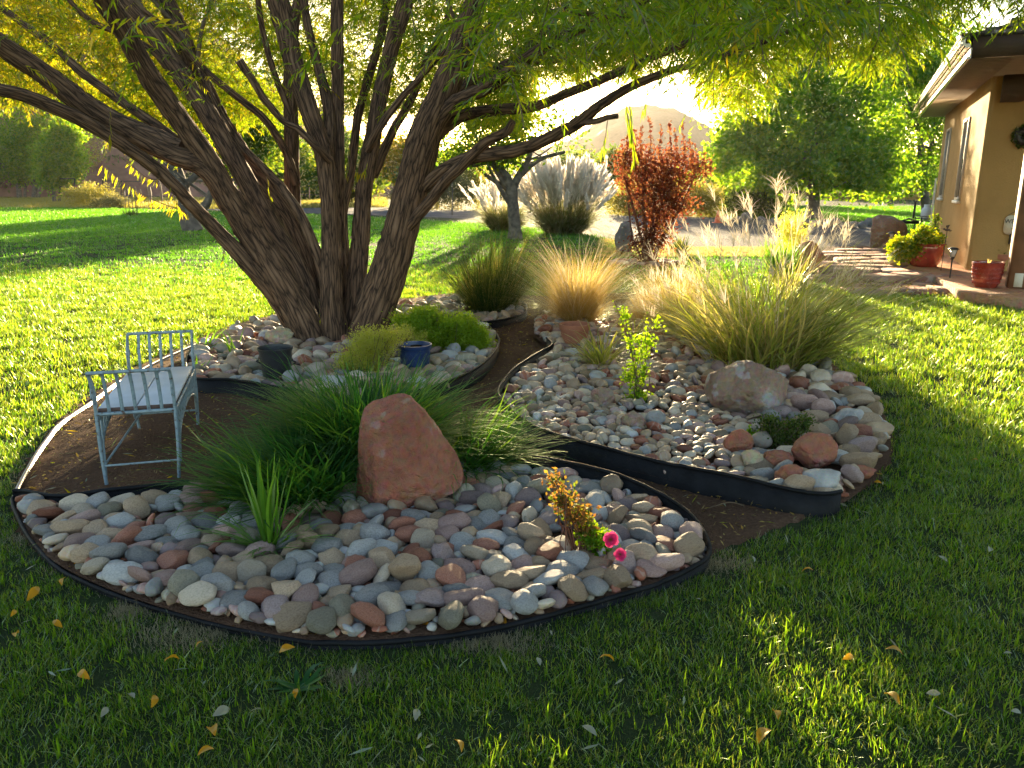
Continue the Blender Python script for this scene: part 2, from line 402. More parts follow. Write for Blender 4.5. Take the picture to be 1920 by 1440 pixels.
def mat_soil(name, c0, c1, c2, sc=1.0, st=0.8):
    m, t, b = newmat(name)
    a = tex(t, "ShaderNodeTexNoise", 2.0 * sc, detail=5); d = tex(t, "ShaderNodeTexNoise", 55 * sc, detail=8); v = tex(t, "ShaderNodeTexVoronoi", 90 * sc)
    r = ramp(t, [(0.3, c0), (0.55, c1), (0.75, c2)])
    mx = t.nodes.new("ShaderNodeMath"); mx.operation = 'MULTIPLY_ADD'; mx.inputs[1].default_value = 0.5
    t.links.new(a.outputs[0], mx.inputs[0]); 
    h = t.nodes.new("ShaderNodeMath"); h.operation = 'MULTIPLY'; h.inputs[1].default_value = 0.5; t.links.new(d.outputs[0], h.inputs[0]); t.links.new(h.outputs[0], mx.inputs[2])
    t.links.new(mx.outputs[0], r.inputs[0]); t.links.new(r.outputs[0], b.inputs['Base Color']); b.inputs['Roughness'].default_value = .95
    b.inputs['Specular IOR Level'].default_value = .1
    ad = t.nodes.new("ShaderNodeMath"); ad.operation = 'ADD'; t.links.new(d.outputs[0], ad.inputs[0]); t.links.new(v.outputs[0], ad.inputs[1])
    bump(t, b, ad.outputs[0], st, 0.02); return m
M['soil'] = mat_soil('brown_soil', (.075,.04,.025), (.145,.08,.05), (.24,.145,.09))
M['turf'] = mat_soil('turf_base', (.02,.035,.012), (.04,.06,.02), (.09,.08,.045))
M['gravel'] = mat_soil('grey_gravel', (.05,.048,.052), (.11,.105,.115), (.2,.19,.19), 0.35, .6)
M['road'] = mat_soil('pale_road', (.3,.25,.22), (.42,.36,.32), (.5,.44,.4), .3, .5)
M['hill'] = mat_soil('red_hill', (.13,.075,.06), (.24,.12,.09), (.3,.17,.13), 0.02, 1.0)
M['mount'] = mat_soil('far_mountain', (.1,.09,.07), (.17,.13,.1), (.2,.17,.13), 0.012, 1.0)

def mat_stone(name, col, col2, speck=0.25):
    m, t, b = newmat(name); c, c2 = np.array(col), np.array(col2)
    oi = t.nodes.new("ShaderNodeObjectInfo"); g = t.nodes.new("ShaderNodeNewGeometry")
    tc = t.nodes.new("ShaderNodeTexCoord"); 
    off = t.nodes.new("ShaderNodeVectorMath"); off.operation = 'MULTIPLY_ADD'
    cm = t.nodes.new("ShaderNodeCombineXYZ")
    for i in range(3): t.links.new(g.outputs['Random Per Island'], cm.inputs[i])
    off.inputs[1].default_value = (30, 30, 30); t.links.new(cm.outputs[0], off.inputs[0]); t.links.new(tc.outputs['Object'], off.inputs[2])
    off2 = t.nodes.new("ShaderNodeVectorMath"); off2.operation = 'MULTIPLY_ADD'; off2.inputs[1].default_value = (17, 23, 11)
    t.links.new(oi.outputs['Random'], off2.inputs[0]); t.links.new(off.outputs[0], off2.inputs[2]); vec = off2.outputs[0]
    n1 = tex(t, "ShaderNodeTexNoise", 9, vec=vec, detail=4); n2 = tex(t, "ShaderNodeTexNoise", 120, vec=vec, detail=6)
    sp = t.nodes.new("ShaderNodeMath"); sp.operation = 'ADD'
    rnd = t.nodes.new("ShaderNodeMath"); rnd.operation = 'ADD'; t.links.new(oi.outputs['Random'], rnd.inputs[0]); t.links.new(g.outputs['Random Per Island'], rnd.inputs[1])
    fr = t.nodes.new("ShaderNodeMath"); fr.operation = 'FRACT'; t.links.new(rnd.outputs[0], fr.inputs[0])
    r = ramp(t, [(0.32, tuple(c * .85)), (0.5, tuple((c + c2) / 2)), (0.68, tuple(c2))]); t.links.new(n1.outputs[0], r.inputs[0])
    hsv = t.nodes.new("ShaderNodeHueSaturation")
    wv = t.nodes.new("ShaderNodeTexWave"); wv.inputs['Scale'].default_value = 7; wv.inputs['Distortion'].default_value = 14; wv.inputs['Detail'].default_value = 3; t.links.new(vec, wv.inputs['Vector'])
    wr = ramp(t, [(.80, (0,0,0)), (.9, (1,1,1))]); t.links.new(wv.outputs['Fac'], wr.inputs[0])
    gt_ = t.nodes.new("ShaderNodeMath"); gt_.operation = 'GREATER_THAN'; gt_.inputs[1].default_value = .58; t.links.new(fr.outputs[0], gt_.inputs[0])
    wm = t.nodes.new("ShaderNodeMath"); wm.operation = 'MULTIPLY'; t.links.new(wr.outputs[0], wm.inputs[0]); t.links.new(gt_.outputs[0], wm.inputs[1])
    wm2 = t.nodes.new("ShaderNodeMath"); wm2.operation = 'MULTIPLY'; wm2.inputs[1].default_value = .22; t.links.new(wm.outputs[0], wm2.inputs[0])
    vein = t.nodes.new("ShaderNodeMix"); vein.data_type = 'RGBA'; vein.inputs[7].default_value = (.5, .45, .4, 1); t.links.new(wm2.outputs[0], vein.inputs[0])
    mr = t.nodes.new("ShaderNodeMapRange"); mr.inputs[3].default_value = .55; mr.inputs[4].default_value = 1.3; hsv.inputs['Saturation'].default_value = 1.12
    t.links.new(fr.outputs[0], mr.inputs[0]); t.links.new(mr.outputs[0], hsv.inputs['Value']); t.links.new(r.outputs[0], vein.inputs[6]); t.links.new(vein.outputs[2], hsv.inputs['Color'])
    mx = t.nodes.new("ShaderNodeMix"); mx.data_type = 'RGBA'; mx.blend_type = 'OVERLAY'; mx.inputs[0].default_value = speck
    t.links.new(hsv.outputs[0], mx.inputs[6]); t.links.new(n2.outputs['Color'], mx.inputs[7]); 
    t.links.new(mx.outputs[2], b.inputs['Base Color'])
    rr = t.nodes.new("ShaderNodeMapRange"); rr.inputs[3].default_value = .42; rr.inputs[4].default_value = .7
    t.links.new(n1.outputs[0], rr.inputs[0]); t.links.new(rr.outputs[0], b.inputs['Roughness']); b.inputs['Specular IOR Level'].default_value = .4
    nb = tex(t, "ShaderNodeTexNoise", 34, vec=vec, detail=8)
    b1 = bump(t, None, n2.outputs[0], .35, .006); b2 = bump(t, b, nb.outputs[0], .5, .02); t.links.new(b1.outputs[0], b2.inputs['Normal']); return m
STONE = [  # (word, material, weight)
    ('grey blue', mat_stone('stone_grey_blue', (.225,.215,.21), (.34,.32,.31)), 17),
    ('pale grey', mat_stone('stone_pale_grey', (.34,.325,.31), (.46,.44,.42)), 17),
    ('tan', mat_stone('stone_tan', (.34,.235,.16), (.45,.33,.23)), 23),
    ('rust red', mat_stone('stone_rust', (.24,.09,.06), (.34,.155,.11)), 15),
    ('pinkish', mat_stone('stone_pink', (.34,.21,.18), (.43,.3,.27)), 11),
    ('olive grey', mat_stone('stone_olive', (.21,.185,.135), (.3,.265,.205)), 9),
    ('mauve', mat_stone('stone_mauve', (.22,.155,.15), (.31,.23,.22)), 6),
    ('cream', mat_stone('stone_cream', (.46,.37,.28), (.55,.46,.37)), 8)]
def mat_boulder(name, c0, c1, c2, sc=3.0, patch=(.45,.4,.38), pw=0.62):
    m, t, b = newmat(name)
    n1 = tex(t, "ShaderNodeTexNoise", sc, detail=8); n2 = tex(t, "ShaderNodeTexNoise", sc * 9, detail=8); n3 = tex(t, "ShaderNodeTexNoise", sc * 2.1, detail=10)
    r = ramp(t, [(.3, c0), (.5, c1), (.7, c2)]); t.links.new(n1.outputs[0], r.inputs[0])
    r3 = ramp(t, [(pw, (0,0,0)), (pw + .04, (1,1,1))]); t.links.new(n3.outputs[0], r3.inputs[0])
    mul = t.nodes.new("ShaderNodeMath"); mul.operation = 'MULTIPLY'; mul.inputs[1].default_value = .75; t.links.new(r3.outputs[0], mul.inputs[0])
    mx = t.nodes.new("ShaderNodeMix"); mx.data_type = 'RGBA'; mx.inputs[7].default_value = (*patch, 1)
    t.links.new(mul.outputs[0], mx.inputs[0]); t.links.new(r.outputs[0], mx.inputs[6])
    m3 = t.nodes.new("ShaderNodeMix"); m3.data_type = 'RGBA'; m3.blend_type = 'OVERLAY'; m3.inputs[0].default_value = .5
    t.links.new(mx.outputs[2], m3.inputs[6]); t.links.new(n2.outputs['Color'], m3.inputs[7])
    t.links.new(m3.outputs[2], b.inputs['Base Color']); b.inputs['Roughness'].default_value = .85; b.inputs['Specular IOR Level'].default_value = .25
    ad = t.nodes.new("ShaderNodeMath"); ad.operation = 'MULTIPLY_ADD'; ad.inputs[1].default_value = .35
    t.links.new(n2.outputs[0], ad.inputs[0]); t.links.new(n3.outputs[0], ad.inputs[2])
    wv = tex(t, "ShaderNodeTexVoronoi", sc * 3.2); wv.feature = 'DISTANCE_TO_EDGE'; wr = ramp(t, [(0.0, (0,0,0)), (.05, (1,1,1))]); t.links.new(wv.outputs[0], wr.inputs[0])
    n5 = tex(t, "ShaderNodeTexNoise", sc * 40, detail=6); a2 = t.nodes.new("ShaderNodeMath"); a2.operation = 'MULTIPLY_ADD'; a2.inputs[1].default_value = .22
    t.links.new(n5.outputs[0], a2.inputs[0]); t.links.new(ad.outputs[0], a2.inputs[2])
    a3 = t.nodes.new("ShaderNodeMath"); a3.operation = 'MULTIPLY_ADD'; a3.inputs[1].default_value = .06; t.links.new(wr.outputs[0], a3.inputs[0]); t.links.new(a2.outputs[0], a3.inputs[2])
    bump(t, b, a3.outputs[0], 1.0, .06); return m
M['b_red'] = mat_boulder('red_sandstone', (.27,.10,.062), (.36,.14,.085), (.42,.19,.125), 3.2, (.38,.22,.18), .60)
M['b_tan'] = mat_boulder('tan_sandstone', (.22,.13,.09), (.33,.22,.16), (.42,.31,.24), 3.0, (.4,.36,.35), .56)
M['b_round'] = mat_boulder('cream_rock', (.4,.28,.17), (.5,.37,.24), (.55,.43,.3), 2.5, (.5,.42,.34), .64)
M['b_grey'] = mat_boulder('grey_rock', (.15,.14,.13), (.22,.2,.18), (.3,.27,.25), 2.5, (.4,.37,.33), .6)
M['flag'] = mat_boulder('red_flagstone', (.24,.12,.09), (.33,.19,.15), (.4,.26,.21), 1.4, (.45,.34,.3), .6)
M['slab'] = mat_boulder('stained_concrete', (.33,.15,.08), (.42,.2,.11), (.47,.26,.16), 1.2, (.5,.32,.22), .66)
M['edging'] = mat_plain('black_plastic', (.009,.009,.011), .55, var=.5, scale=9, bmp=.3, spec=.14)
M['edging_pale'] = mat_plain('weathered_plastic', (.28,.22,.21), .35, var=.4, scale=14, bmp=.15, spec=.6)
M['blackpot'] = mat_plain('black_pot_plastic', (.025,.026,.03), .42, var=.25, scale=10, bmp=.1)
M['bluepot'] = mat_plain('blue_pot_plastic', (.012,.035,.12), .32, var=.25, scale=12, bmp=.1, spec=.6)
M['terracotta'] = mat_plain('terracotta', (.36,.13,.07), .75, var=.2, scale=9, bmp=.2)
M['redglaze'] = mat_plain('red_glaze', (.3,.035,.02), .16, var=.35, scale=7, bmp=.12, spec=.7, coat=.6)
M['potsoil'] = mat_soil('potting_soil', (.02,.014,.01), (.04,.028,.02), (.08,.06,.04), 1.5)
def mat_metal():
    m, t, b = newmat('painted_iron'); n = tex(t, "ShaderNodeTexNoise", 40, detail=8)
    r = ramp(t, [(.32, (.1,.06,.045)), (.40, (.2,.26,.3)), (.6, (.27,.35,.4))]); t.links.new(n.outputs[0], r.inputs[0])
    t.links.new(r.outputs[0], b.inputs['Base Color']); b.inputs['Roughness'].default_value = .5; bump(t, b, n.outputs[0], .4, .003); return m
M['iron'] = mat_metal()
M['board'] = mat_plain('painted_board', (.55,.57,.62), .5, var=.1, scale=6, bmp=.15, dist=.003)
M['board_edge'] = mat_plain('board_edge', (.13,.08,.07), .8)
M['darkmetal'] = mat_plain('dark_metal', (.03,.027,.025), .45, var=.3, metal=.3)
M['rust'] = mat_plain('rusty_metal', (.07,.04,.03), .8, var=.4)
M['bronze'] = mat_plain('bronze_lamp', (.05,.045,.04), .4, metal=.5)
M['lampglass'] = mat_plain('frosted_glass', (.6,.58,.52), .25, var=.05)
def mat_stucco(name, col):
    m, t, b = newmat(name); c = np.array(col)
    a = tex(t, "ShaderNodeTexNoise", 1.3, detail=5); d = tex(t, "ShaderNodeTexNoise", 45, detail=6)
    r = ramp(t, [(.25, tuple(c * .74)), (.5, tuple(c)), (.75, tuple(c * 1.14))]); t.links.new(a.outputs[0], r.inputs[0]); t.links.new(r.outputs[0], b.inputs['Base Color'])
    b.inputs['Roughness'].default_value = .9; b.inputs['Specular IOR Level'].default_value = .2; bump(t, b, d.outputs[0], .7, .012); return m
M['stucco'] = mat_stucco('stucco', (.39,.245,.09))
M['stucco_far'] = mat_stucco('far_stucco', (.4,.34,.27))
M['soffit'] = mat_plain('soffit_metal', (.26,.18,.12), .5)
M['gutter'] = mat_plain('gutter_metal', (.42,.34,.28), .16, metal=.85, bmp=.02)
M['roof'] = mat_boulder('tile_roof', (.12,.09,.07), (.17,.13,.1), (.24,.19,.15), 4)
M['frame'] = mat_plain('window_frame', (.55,.5,.42), .5, bmp=0)
M['beam'] = mat_plain('stained_wood', (.17,.07,.028), .6, var=.35, scale=4, bmp=.3)
M['darkwood'] = mat_plain('dark_wood', (.07,.035,.02), .7, var=.35, scale=4, bmp=.3)
M['sign'] = mat_plain('cream_sign', (.62,.55,.42), .6)
M['ink'] = mat_plain('dark_paint', (.06,.045,.03), .6, bmp=0)
M['white'] = mat_plain('white_paint', (.78,.78,.76), .4, var=.05, bmp=.05)
M['whiteroof'] = mat_plain('white_metal_roof', (.7,.72,.75), .4, var=.06)
M['orange'] = mat_plain('cone_orange', (.75,.12,.03), .5, var=.1)
M['purple'] = mat_plain('purple_cloth', (.25,.05,.35), .8)
M['timber'] = mat_plain('weathered_timber', (.25,.16,.1), .8, var=.3)
m, t, b = newmat('window_glass'); b.inputs['Base Color'].default_value = (.03,.04,.045,1); b.inputs['Roughness'].default_value = .05
b.inputs['Specular IOR Level'].default_value = .9; M['glass'] = m
# ------------------------------------------------------------------ ground, beds, drive
mb = MB(); 
gx = np.linspace(-620, 620, 63); gy = np.linspace(-40, 640, 35)
X, Y = np.meshgrid(gx, gy); V = np.stack([X, Y, np.zeros_like(X)], -1).reshape(-1, 3)
i = (np.arange(34)[:, None] * 63 + np.arange(62)[None]).ravel(); mb.add(V, np.stack([i, i + 1, i + 64, i + 63], -1))
tag(mb.build('ground', M['turf']), kind='structure')

FRONT = [(28,938),(38,985),(75,1035),(135,1078),(245,1125),(400,1172),(560,1203),(640,1208),(800,1200),(950,1180),(1100,1140),(1210,1108),(1290,1075),(1330,1045),(1322,1005),(1290,965),(1230,930),(1150,900),(1060,880),(980,868),(900,858),(800,850),(650,850),(520,868),(400,905),(330,913),(200,925),(110,930)]
TREEB = [(362,716),(430,722),(480,730),(560,742),(650,752),(740,752),(830,730),(900,697),(930,664),(935,640),(915,615),(890,600),(860,590),(800,578),(740,572),(680,575),(600,582),(520,596),(450,612),(400,632),(362,655),(350,685)]
RIGHTB = [(935,742),(945,772),(985,808),(1040,832),(1130,858),(1250,888),(1400,918),(1500,937),(1583,934),(1640,893),(1668,858),(1664,805),(1645,765),(1610,733),(1560,705),(1500,680),(1440,640),(1370,610),(1290,590),(1200,578),(1110,578),(1045,583),(1005,600),(1000,622),(1022,640),(1034,655),(1010,672),(965,703)]
SMALLB = [(770,572),(830,562),(900,558),(975,570),(985,592),(940,606),(890,608),(850,592)]
SOIL = [(22,938),(38,890),(60,850),(100,800),(150,757),(215,712),(300,670),(380,632),(450,606),(520,592),(600,578),(700,566),(770,560),(850,552),(930,550),(1000,556),(1100,556),(1210,558),(1300,572),(1400,605),(1500,650),(1580,695),(1640,745),(1668,800),(1672,858),(1648,897),(1590,940),(1520,968),(1440,1000),(1380,1022),(1335,1048),(1290,1082),(1210,1114),(1100,1146),(950,1186),(800,1206),(640,1214),(560,1209),(400,1178),(245,1131),(135,1084),(72,1040),(34,988)]
DRIVE = [(150,371),(400,378),(600,388),(900,396),(1140,402),(1400,407),(1650,418),(1655,440),(1640,463),(1540,464),(1480,463),(1300,463),(1230,452),(1150,441),(1100,430),(1060,424),(960,414),(800,407),(650,402),(400,394),(200,389)]
gSOIL = gpoly(SOIL, 0.0, 260); gFRONT = gpoly(FRONT, [.02]*12 + [.03, .05, .075] + [.09]*13, 200); gTREE = gpoly(TREEB, 0.09, 180); gRIGHT = gpoly(RIGHTB, [.09]*8 + [.08, .05] + [.03]*10 + [.06]*3 + [.09]*6, 220); gSMALL = gpoly(SMALLB, 0.06, 60)
gDRIVE = gpoly(DRIVE, 0.0)
def sheet(name, poly, z, mat, kind='structure', edge=None):
    mb = MB(); n = len(poly); V = np.array([(p[0], p[1], z) for p in poly]); mb.add(V, [list(range(n))])
    return tag(mb.build(name, mat), kind=kind)
# soil as a fine grid with real lumps
def soil_grid(poly, step, name, mat, z0):
    lo = poly[:, :2].min(0) - .1; hi = poly[:, :2].max(0) + .1
    nx = int((hi[0]-lo[0])/step); ny = int((hi[1]-lo[1])/step)
    X, Y = np.meshgrid(np.linspace(lo[0], hi[0], nx), np.linspace(lo[1], hi[1], ny)); P = np.stack([X, Y], -1).reshape(-1, 2)
    ins = inpoly(P, poly); d = dist_poly(P, poly)
    h = (np.sin(P[:,0]*5.1+1)*np.sin(P[:,1]*4.3)*.007 + np.sin(P[:,0]*13+P[:,1]*9)*.003) + rng.normal(size=len(P))*.0022
    z = z0 + np.where(ins, h + .008, -.03)
    i = (np.arange(ny-1)[:, None]*nx + np.arange(nx-1)[None]).ravel(); q = np.stack([i, i+1, i+nx+1, i+nx], -1)
    keep = ins[q].any(1); used = np.unique(q[keep]); rm = -np.ones(len(P), int); rm[used] = np.arange(len(used))
    mb = MB(); mb.add(np.column_stack([P, z])[used], rm[q[keep]]); return tag(mb.build(name, mat, smooth=True), kind='structure')
soil_grid(gSOIL, .035, 'garden_soil', M['soil'], .006)
sheet('gravel_drive', gDRIVE, .006, M['gravel'])
sheet('valley_road', gnd(*np.array([(-900,368.6),(0,368.4),(300,368.6),(700,369),(700,373.5),(300,373),(0,373),(-900,373)], float).T), .01, M['road'])

def edging(poly, name, label, top, a=0.0, b=1.0, mat='edging', th=.005, bead=.0105, closed=True):
    n = len(poly); idx = np.arange(int(a * n), int(b * n) + 1) % n if closed else np.arange(n)
    P = poly[idx].copy(); k = len(P); tp = np.interp(np.linspace(0, 1, k), np.linspace(0, 1, len(top)), top) + np.cumsum(rng.normal(size=k)) * .0012
    mb = MB(); t = np.gradient(P[:, :2], axis=0); t /= np.linalg.norm(t, axis=1)[:, None] + 1e-9; nn = np.column_stack([-t[:, 1], t[:, 0]]) * th / 2
    wv = np.sin(np.arange(k) * .21)[:, None] * .004 * np.column_stack([-t[:, 1], t[:, 0]])
    def ring(sg, z): return np.column_stack([P[:, 0] + sg * nn[:, 0] + wv[:, 0], P[:, 1] + sg * nn[:, 1] + wv[:, 1], z])
    A0, A1, B1, B0 = ring(1, np.full(k, -.02)), ring(1, tp), ring(-1, tp), ring(-1, np.full(k, -.02))
    V = np.concatenate([A0, A1, B1, B0]); i = np.arange(k - 1); F = []
    for s_, e_ in ((0, 1), (1, 2), (2, 3)): F.append(np.stack([s_*k+i, s_*k+i+1, e_*k+i+1, e_*k+i], -1))
    mb.add(V, np.concatenate(F))
    C = np.column_stack([P[:, 0] + wv[:, 0], P[:, 1] + wv[:, 1], tp + bead * .6]); tube(mb, C, bead, 8)
    o = mb.build(name, M[mat], smooth=True); return tag(o, label, 'edging', 'plastic edging round the rock beds')
edging(gFRONT, 'garden_edging', 'low black plastic edging round the large rock bed by the lawn', [.03,.02,.015,.014,.012,.014,.02,.05,.09,.115,.12,.11,.1,.09,.08,.04])
edging(gRIGHT, 'garden_edging', 'tall black plastic edging curving along the dirt path below the tan boulder', [.13,.135,.145,.14,.14,.11], -.14, .285)
edging(gTREE, 'garden_edging', 'black plastic edging round the rock bed under the willow', [.12,.13,.12,.13,.14,.12,.1,.08,.06,.06,.08,.1,.12])
edging(gSMALL, 'garden_edging', 'short black edging in front of the dark rush clump', [.08,.1,.1,.08], .25, .75)
hp = gpoly([(28,945),(24,925),(38,890),(60,850),(88,812),(118,782),(165,748),(200,722),(238,700),(300,668),(380,632),(450,604)], .07, 90, closed=False)
edging(hp, 'garden_edging', 'pale weathered edging snaking from the lawn corner up past the bench', [.02,.03,.035,.03,.03,.03], mat='edging_pale', closed=False, bead=.011)
bk = gpoly([(1120,560),(1180,556),(1230,560),(1262,572)], .05, 20, closed=False)
edging(bk, 'garden_edging', 'short black edging at the back of the bed between golden grasses', [.09,.1,.09], closed=False)

# ------------------------------------------------------------------ boulders (named rocks)
def place_rock(name, px0, px1, pyt, pyb, label, mat, seed, cuts=5, depth=.8, sub=5, rz=0.0, z0=.0, sink=.12, cat='boulder', group=None, cr=(.62,.92), rough=.06, boxy=0.0, V=None):
    """Fits a rock to the photographed span: px0..px1 wide, top pyt, base pyb."""
    base = gnd((px0 + px1) / 2, pyb, z0); D = proj(base)[2]
    W = (px1 - px0) / FPX * D; H = (pyb - pyt) / FPX * D * 1.03
    hd = W * depth / 2
    if V is None: V, F = rock((1, 1, 1), seed, sub, cuts, rough, boxy, cut_r=cr)
    else: V, F = V
    V = V.copy(); lo, hi = V.min(0), V.max(0); V = (V - (lo + hi) / 2) / ((hi - lo) / 2)
    V = V * np.array([W / 2, hd, H / 2 * (1 + sink)])
    c, s_ = cos(rz), sin(rz); V = V @ np.array([[c, s_, 0], [-s_, c, 0], [0, 0, 1]])
    V[:, 2] += H / 2 * (1 - sink)
    mb = MB(); mb.add(V, F); o = mb.build(name, M[mat] if isinstance(mat, str) else mat, smooth=True)
    o.location = (base[0], base[1] + hd * .85, z0)
    return tag(o, label, cat, group)
def outline_rock(ol, c, seed, depthp=.55, cuts=(), rough=.02, ins=.5):
    """A boulder whose front silhouette follows a polygon; full, faceted depth."""
    V, F = ICO[5]; V = V.copy(); ol = np.array(ol, float) - c; ol[:, 1] *= -1
    th = np.arctan2(ol[:, 1], ol[:, 0]); o_ = np.argsort(th); th = th[o_]; ol = ol[o_]
    def R_(t):      # ray / polygon distance
        best = np.zeros(len(t)); n = len(ol)
        for i in range(n):
            a, b = ol[i], ol[(i+1) % n]; d = np.stack([np.cos(t), np.sin(t)], -1); e = b - a
            den = d[:, 0]*e[1] - d[:, 1]*e[0]; k = (a[0]*e[1] - a[1]*e[0]) / np.where(abs(den) < 1e-9, 1e-9, den); u = (a[0]*d[:, 1] - a[1]*d[:, 0]) / np.where(abs(den) < 1e-9, 1e-9, den)
            ok = (k > 0) & (u >= -1e-6) & (u <= 1 + 1e-6); best = np.where(ok, np.maximum(best, k), best)
        return best
    t = np.arctan2(V[:, 2], V[:, 0]); s_ = np.hypot(V[:, 0], V[:, 2]).clip(1e-6, 1) ** ins
    r0 = (R_(t) * 2 + R_(t - .04) + R_(t + .04)) / 4
    P = np.column_stack([np.cos(t) * r0 * s_, np.sign(V[:, 1]) * np.abs(V[:, 1]) ** .75 * depthp * r0.mean() * 1.1, np.sin(t) * r0 * s_]); P /= r0.mean()
    for n, d in cuts:
        n = unit(np.array(n, float)); h = P @ n - d; P -= np.where(h > 0, h * .9, 0)[:, None] * n
    P += unit(P) * (rough * nz(P, 1.8, seed, 6) + rough * .7 * nz(P, 6, seed + 4, 5) + rough * .35 * nz(P, 16, seed + 9, 3))[:, None]
    return P, F
RED = outline_rock([(655,925),(660,880),(668,820),(676,786),(700,768),(738,758),(765,764),(790,785),(820,822),(850,862),(866,892),(862,915),(820,928),(760,942),(700,956),(668,952)], (752,865), 3.3, .62,
    [((-.12,-.95,.28),.42),((-.75,-.6,.1),.66),((.7,-.6,.38),.60),((-.2,-.5,.85),.74),((.2,-.8,-.3),.62)], .03)
TAN = outline_rock([(1338,742),(1352,722),(1385,700),(1410,690),(1440,684),(1470,690),(1494,706),(1500,735),(1488,762),(1465,775),(1440,786),(1405,780),(1370,775)], (1422,737), 6.1, .8,
    [((-.6,-.6,.55),.56),((.25,-.85,.45),.50),((.35,.2,.9),.60),((-.35,.2,.9),.66),((.75,-.6,.1),.74),((-.3,-.8,-.5),.56),((-.9,-.1,.3),.95)], .05)
BR = place_rock('boulder', 655, 866, 758, 958, 'large red sandstone boulder shaped like a blunt pyramid in front of the long-leaved clump', 'b_red', 1, depth=.62, z0=.05, V=RED)
BT = place_rock('boulder', 1338, 1500, 684, 786, 'tan and grey boulder at the foot of the tall maiden grass', 'b_tan', 9, depth=.75, z0=.06, V=TAN)
place_rock('rock', 1360, 1416, 808, 856, 'pink sandstone rock beside the small dark shrub on the gravelly bed', 'b_red', 21, depth=.8, z0=.08, cat='rock', sub=4)
place_rock('rock', 1488, 1572, 818, 880, 'large maroon and pink rock beyond the small dark shrub', 'b_red', 23, depth=.7, z0=.08, cat='rock', sub=4)
place_rock('rock', 1436, 1492, 850, 882, 'flat maroon slab of rock in front of the small dark shrub', 'b_red', 24, depth=.8, z0=.08, cat='rock', sub=4, boxy=.3)
place_rock('rock', 1458, 1515, 876, 916, 'rough orange-pink rock against the tall black edging', 'b_red', 25, depth=.8, z0=.09, cat='rock', sub=4)
place_rock('rock', 1510, 1588, 888, 924, 'long pale grey rock at the end of the tall black edging', STONE[1][1], 26, cuts=2, depth=.7, z0=.09, cat='rock', sub=4)
place_rock('rock', 1586, 1645, 876, 900, 'long flat maroon rock at the lawn end of the gravelly bed', 'b_red', 27, depth=.6, z0=.07, cat='rock', sub=4)
place_rock('rock', 1392, 1436, 848, 880, 'round cream rock in front of the pink sandstone rock', 'b_round', 28, cuts=2, depth=.8, z0=.09, cat='rock', sub=4)
place_rock('rock', 1108, 1155, 730, 765, 'brown rock in the middle of the gravelly bed beside the rose sapling', 'b_tan', 29, depth=.8, z0=.08, cat='rock', sub=4)
place_rock('rock', 1568, 1626, 770, 800, 'smooth blue-grey stone at the lawn side of the tan boulder', STONE[0][1], 30, cuts=1, depth=.7, z0=.09, cat='rock', sub=4)
place_rock('rock', 1165, 1212, 772, 806, 'brown cobble at the foot of the rose sapling', 'b_tan', 31, cuts=2, depth=.8, z0=.08, cat='rock', sub=4)
place_rock('rock', 1212, 1250, 772, 800, 'round pale cobble beside the foot of the rose sapling', STONE[1][1], 32, cuts=1, depth=.8, z0=.08, cat='rock', sub=4)
place_rock('rock', 495, 548, 618, 650, 'rounded tan rock leaning on the willow trunk above the black pot', 'b_round', 33, cuts=3, depth=.8, z0=.09, cat='rock', sub=4)
place_rock('rock', 580, 655, 708, 730, 'long white flat stone at the edging below the willow', STONE[1][1], 34, cuts=2, depth=.6, z0=.09, cat='rock', sub=4)
# beyond the lawn
place_rock('boulder', 1634, 1706, 406, 470, 'tall orange boulder with a sloping shoulder at the end of the drive', 'b_tan', 41, cuts=4, depth=.6, sub=4, cr=(.65,.85))
place_rock('boulder', 1490, 1548, 456, 514, 'square reddish boulder carrying a round cream rock by the flagstone path', 'b_red', 42, cuts=6, depth=.9, sub=4, boxy=.45)
rb = place_rock('boulder', 1494, 1537, 428, 470, 'round cream rock sitting on top of the square reddish boulder', 'b_round', 43, cuts=2, depth=.8, sub=4)
rb.location = (rb.location[0], gnd(1519, 514)[1] + .45, 0.0)
place_rock('boulder', 1153, 1190, 418, 474, 'upright grey boulder behind the red shrub', 'b_grey', 44, cuts=3, depth=.8, sub=4)
EX = [(1362,412,18),(1384,413,14),(1402,412,24),(1428,416,18),(1452,417,16),(1475,416,22),(1512,420,17),(1530,422,16),(1548,421,18),(1568,421,22),(1602,424,16),(1620,425,18),(1631,420,20),(1588,425,12)]
for k, (x, yb, w_) in enumerate(EX):
    nm = ['low round', 'small', 'flat', 'wide pale', 'low grey', 'squat', 'broad', 'small dark', 'rounded', 'long', 'wide low', 'small rounded', 'upright pointed', 'tiny'][k]
    place_rock('edge_rock', x - w_/2, x + w_/2, yb - w_ * .55, yb + 4, nm + ' rock edging the drive, ' + ['beside the traffic cone','second from the traffic cone','third from the traffic cone','fourth from the traffic cone','fifth from the traffic cone','sixth from the traffic cone','below the big round-crowned tree','just past the trunk of the big tree','two past the trunk of the big tree','three past the trunk of the big tree','two before the orange boulder','one before the orange boulder','touching the orange boulder','between two longer rocks near the orange boulder'][k],
               'b_grey', 60 + k, cuts=3, depth=.8, sub=3, cat='rock', group='rocks edging the gravel drive')
# ring of small stones round the red shrub's bed
RS = gnd(1212, 494)
sheet('shrub_bed_soil', gpoly([(1120,497),(1160,489),(1230,486),(1280,488),(1292,494),(1270,501),(1200,504),(1145,503)], 0, 40), .012, M['soil'])

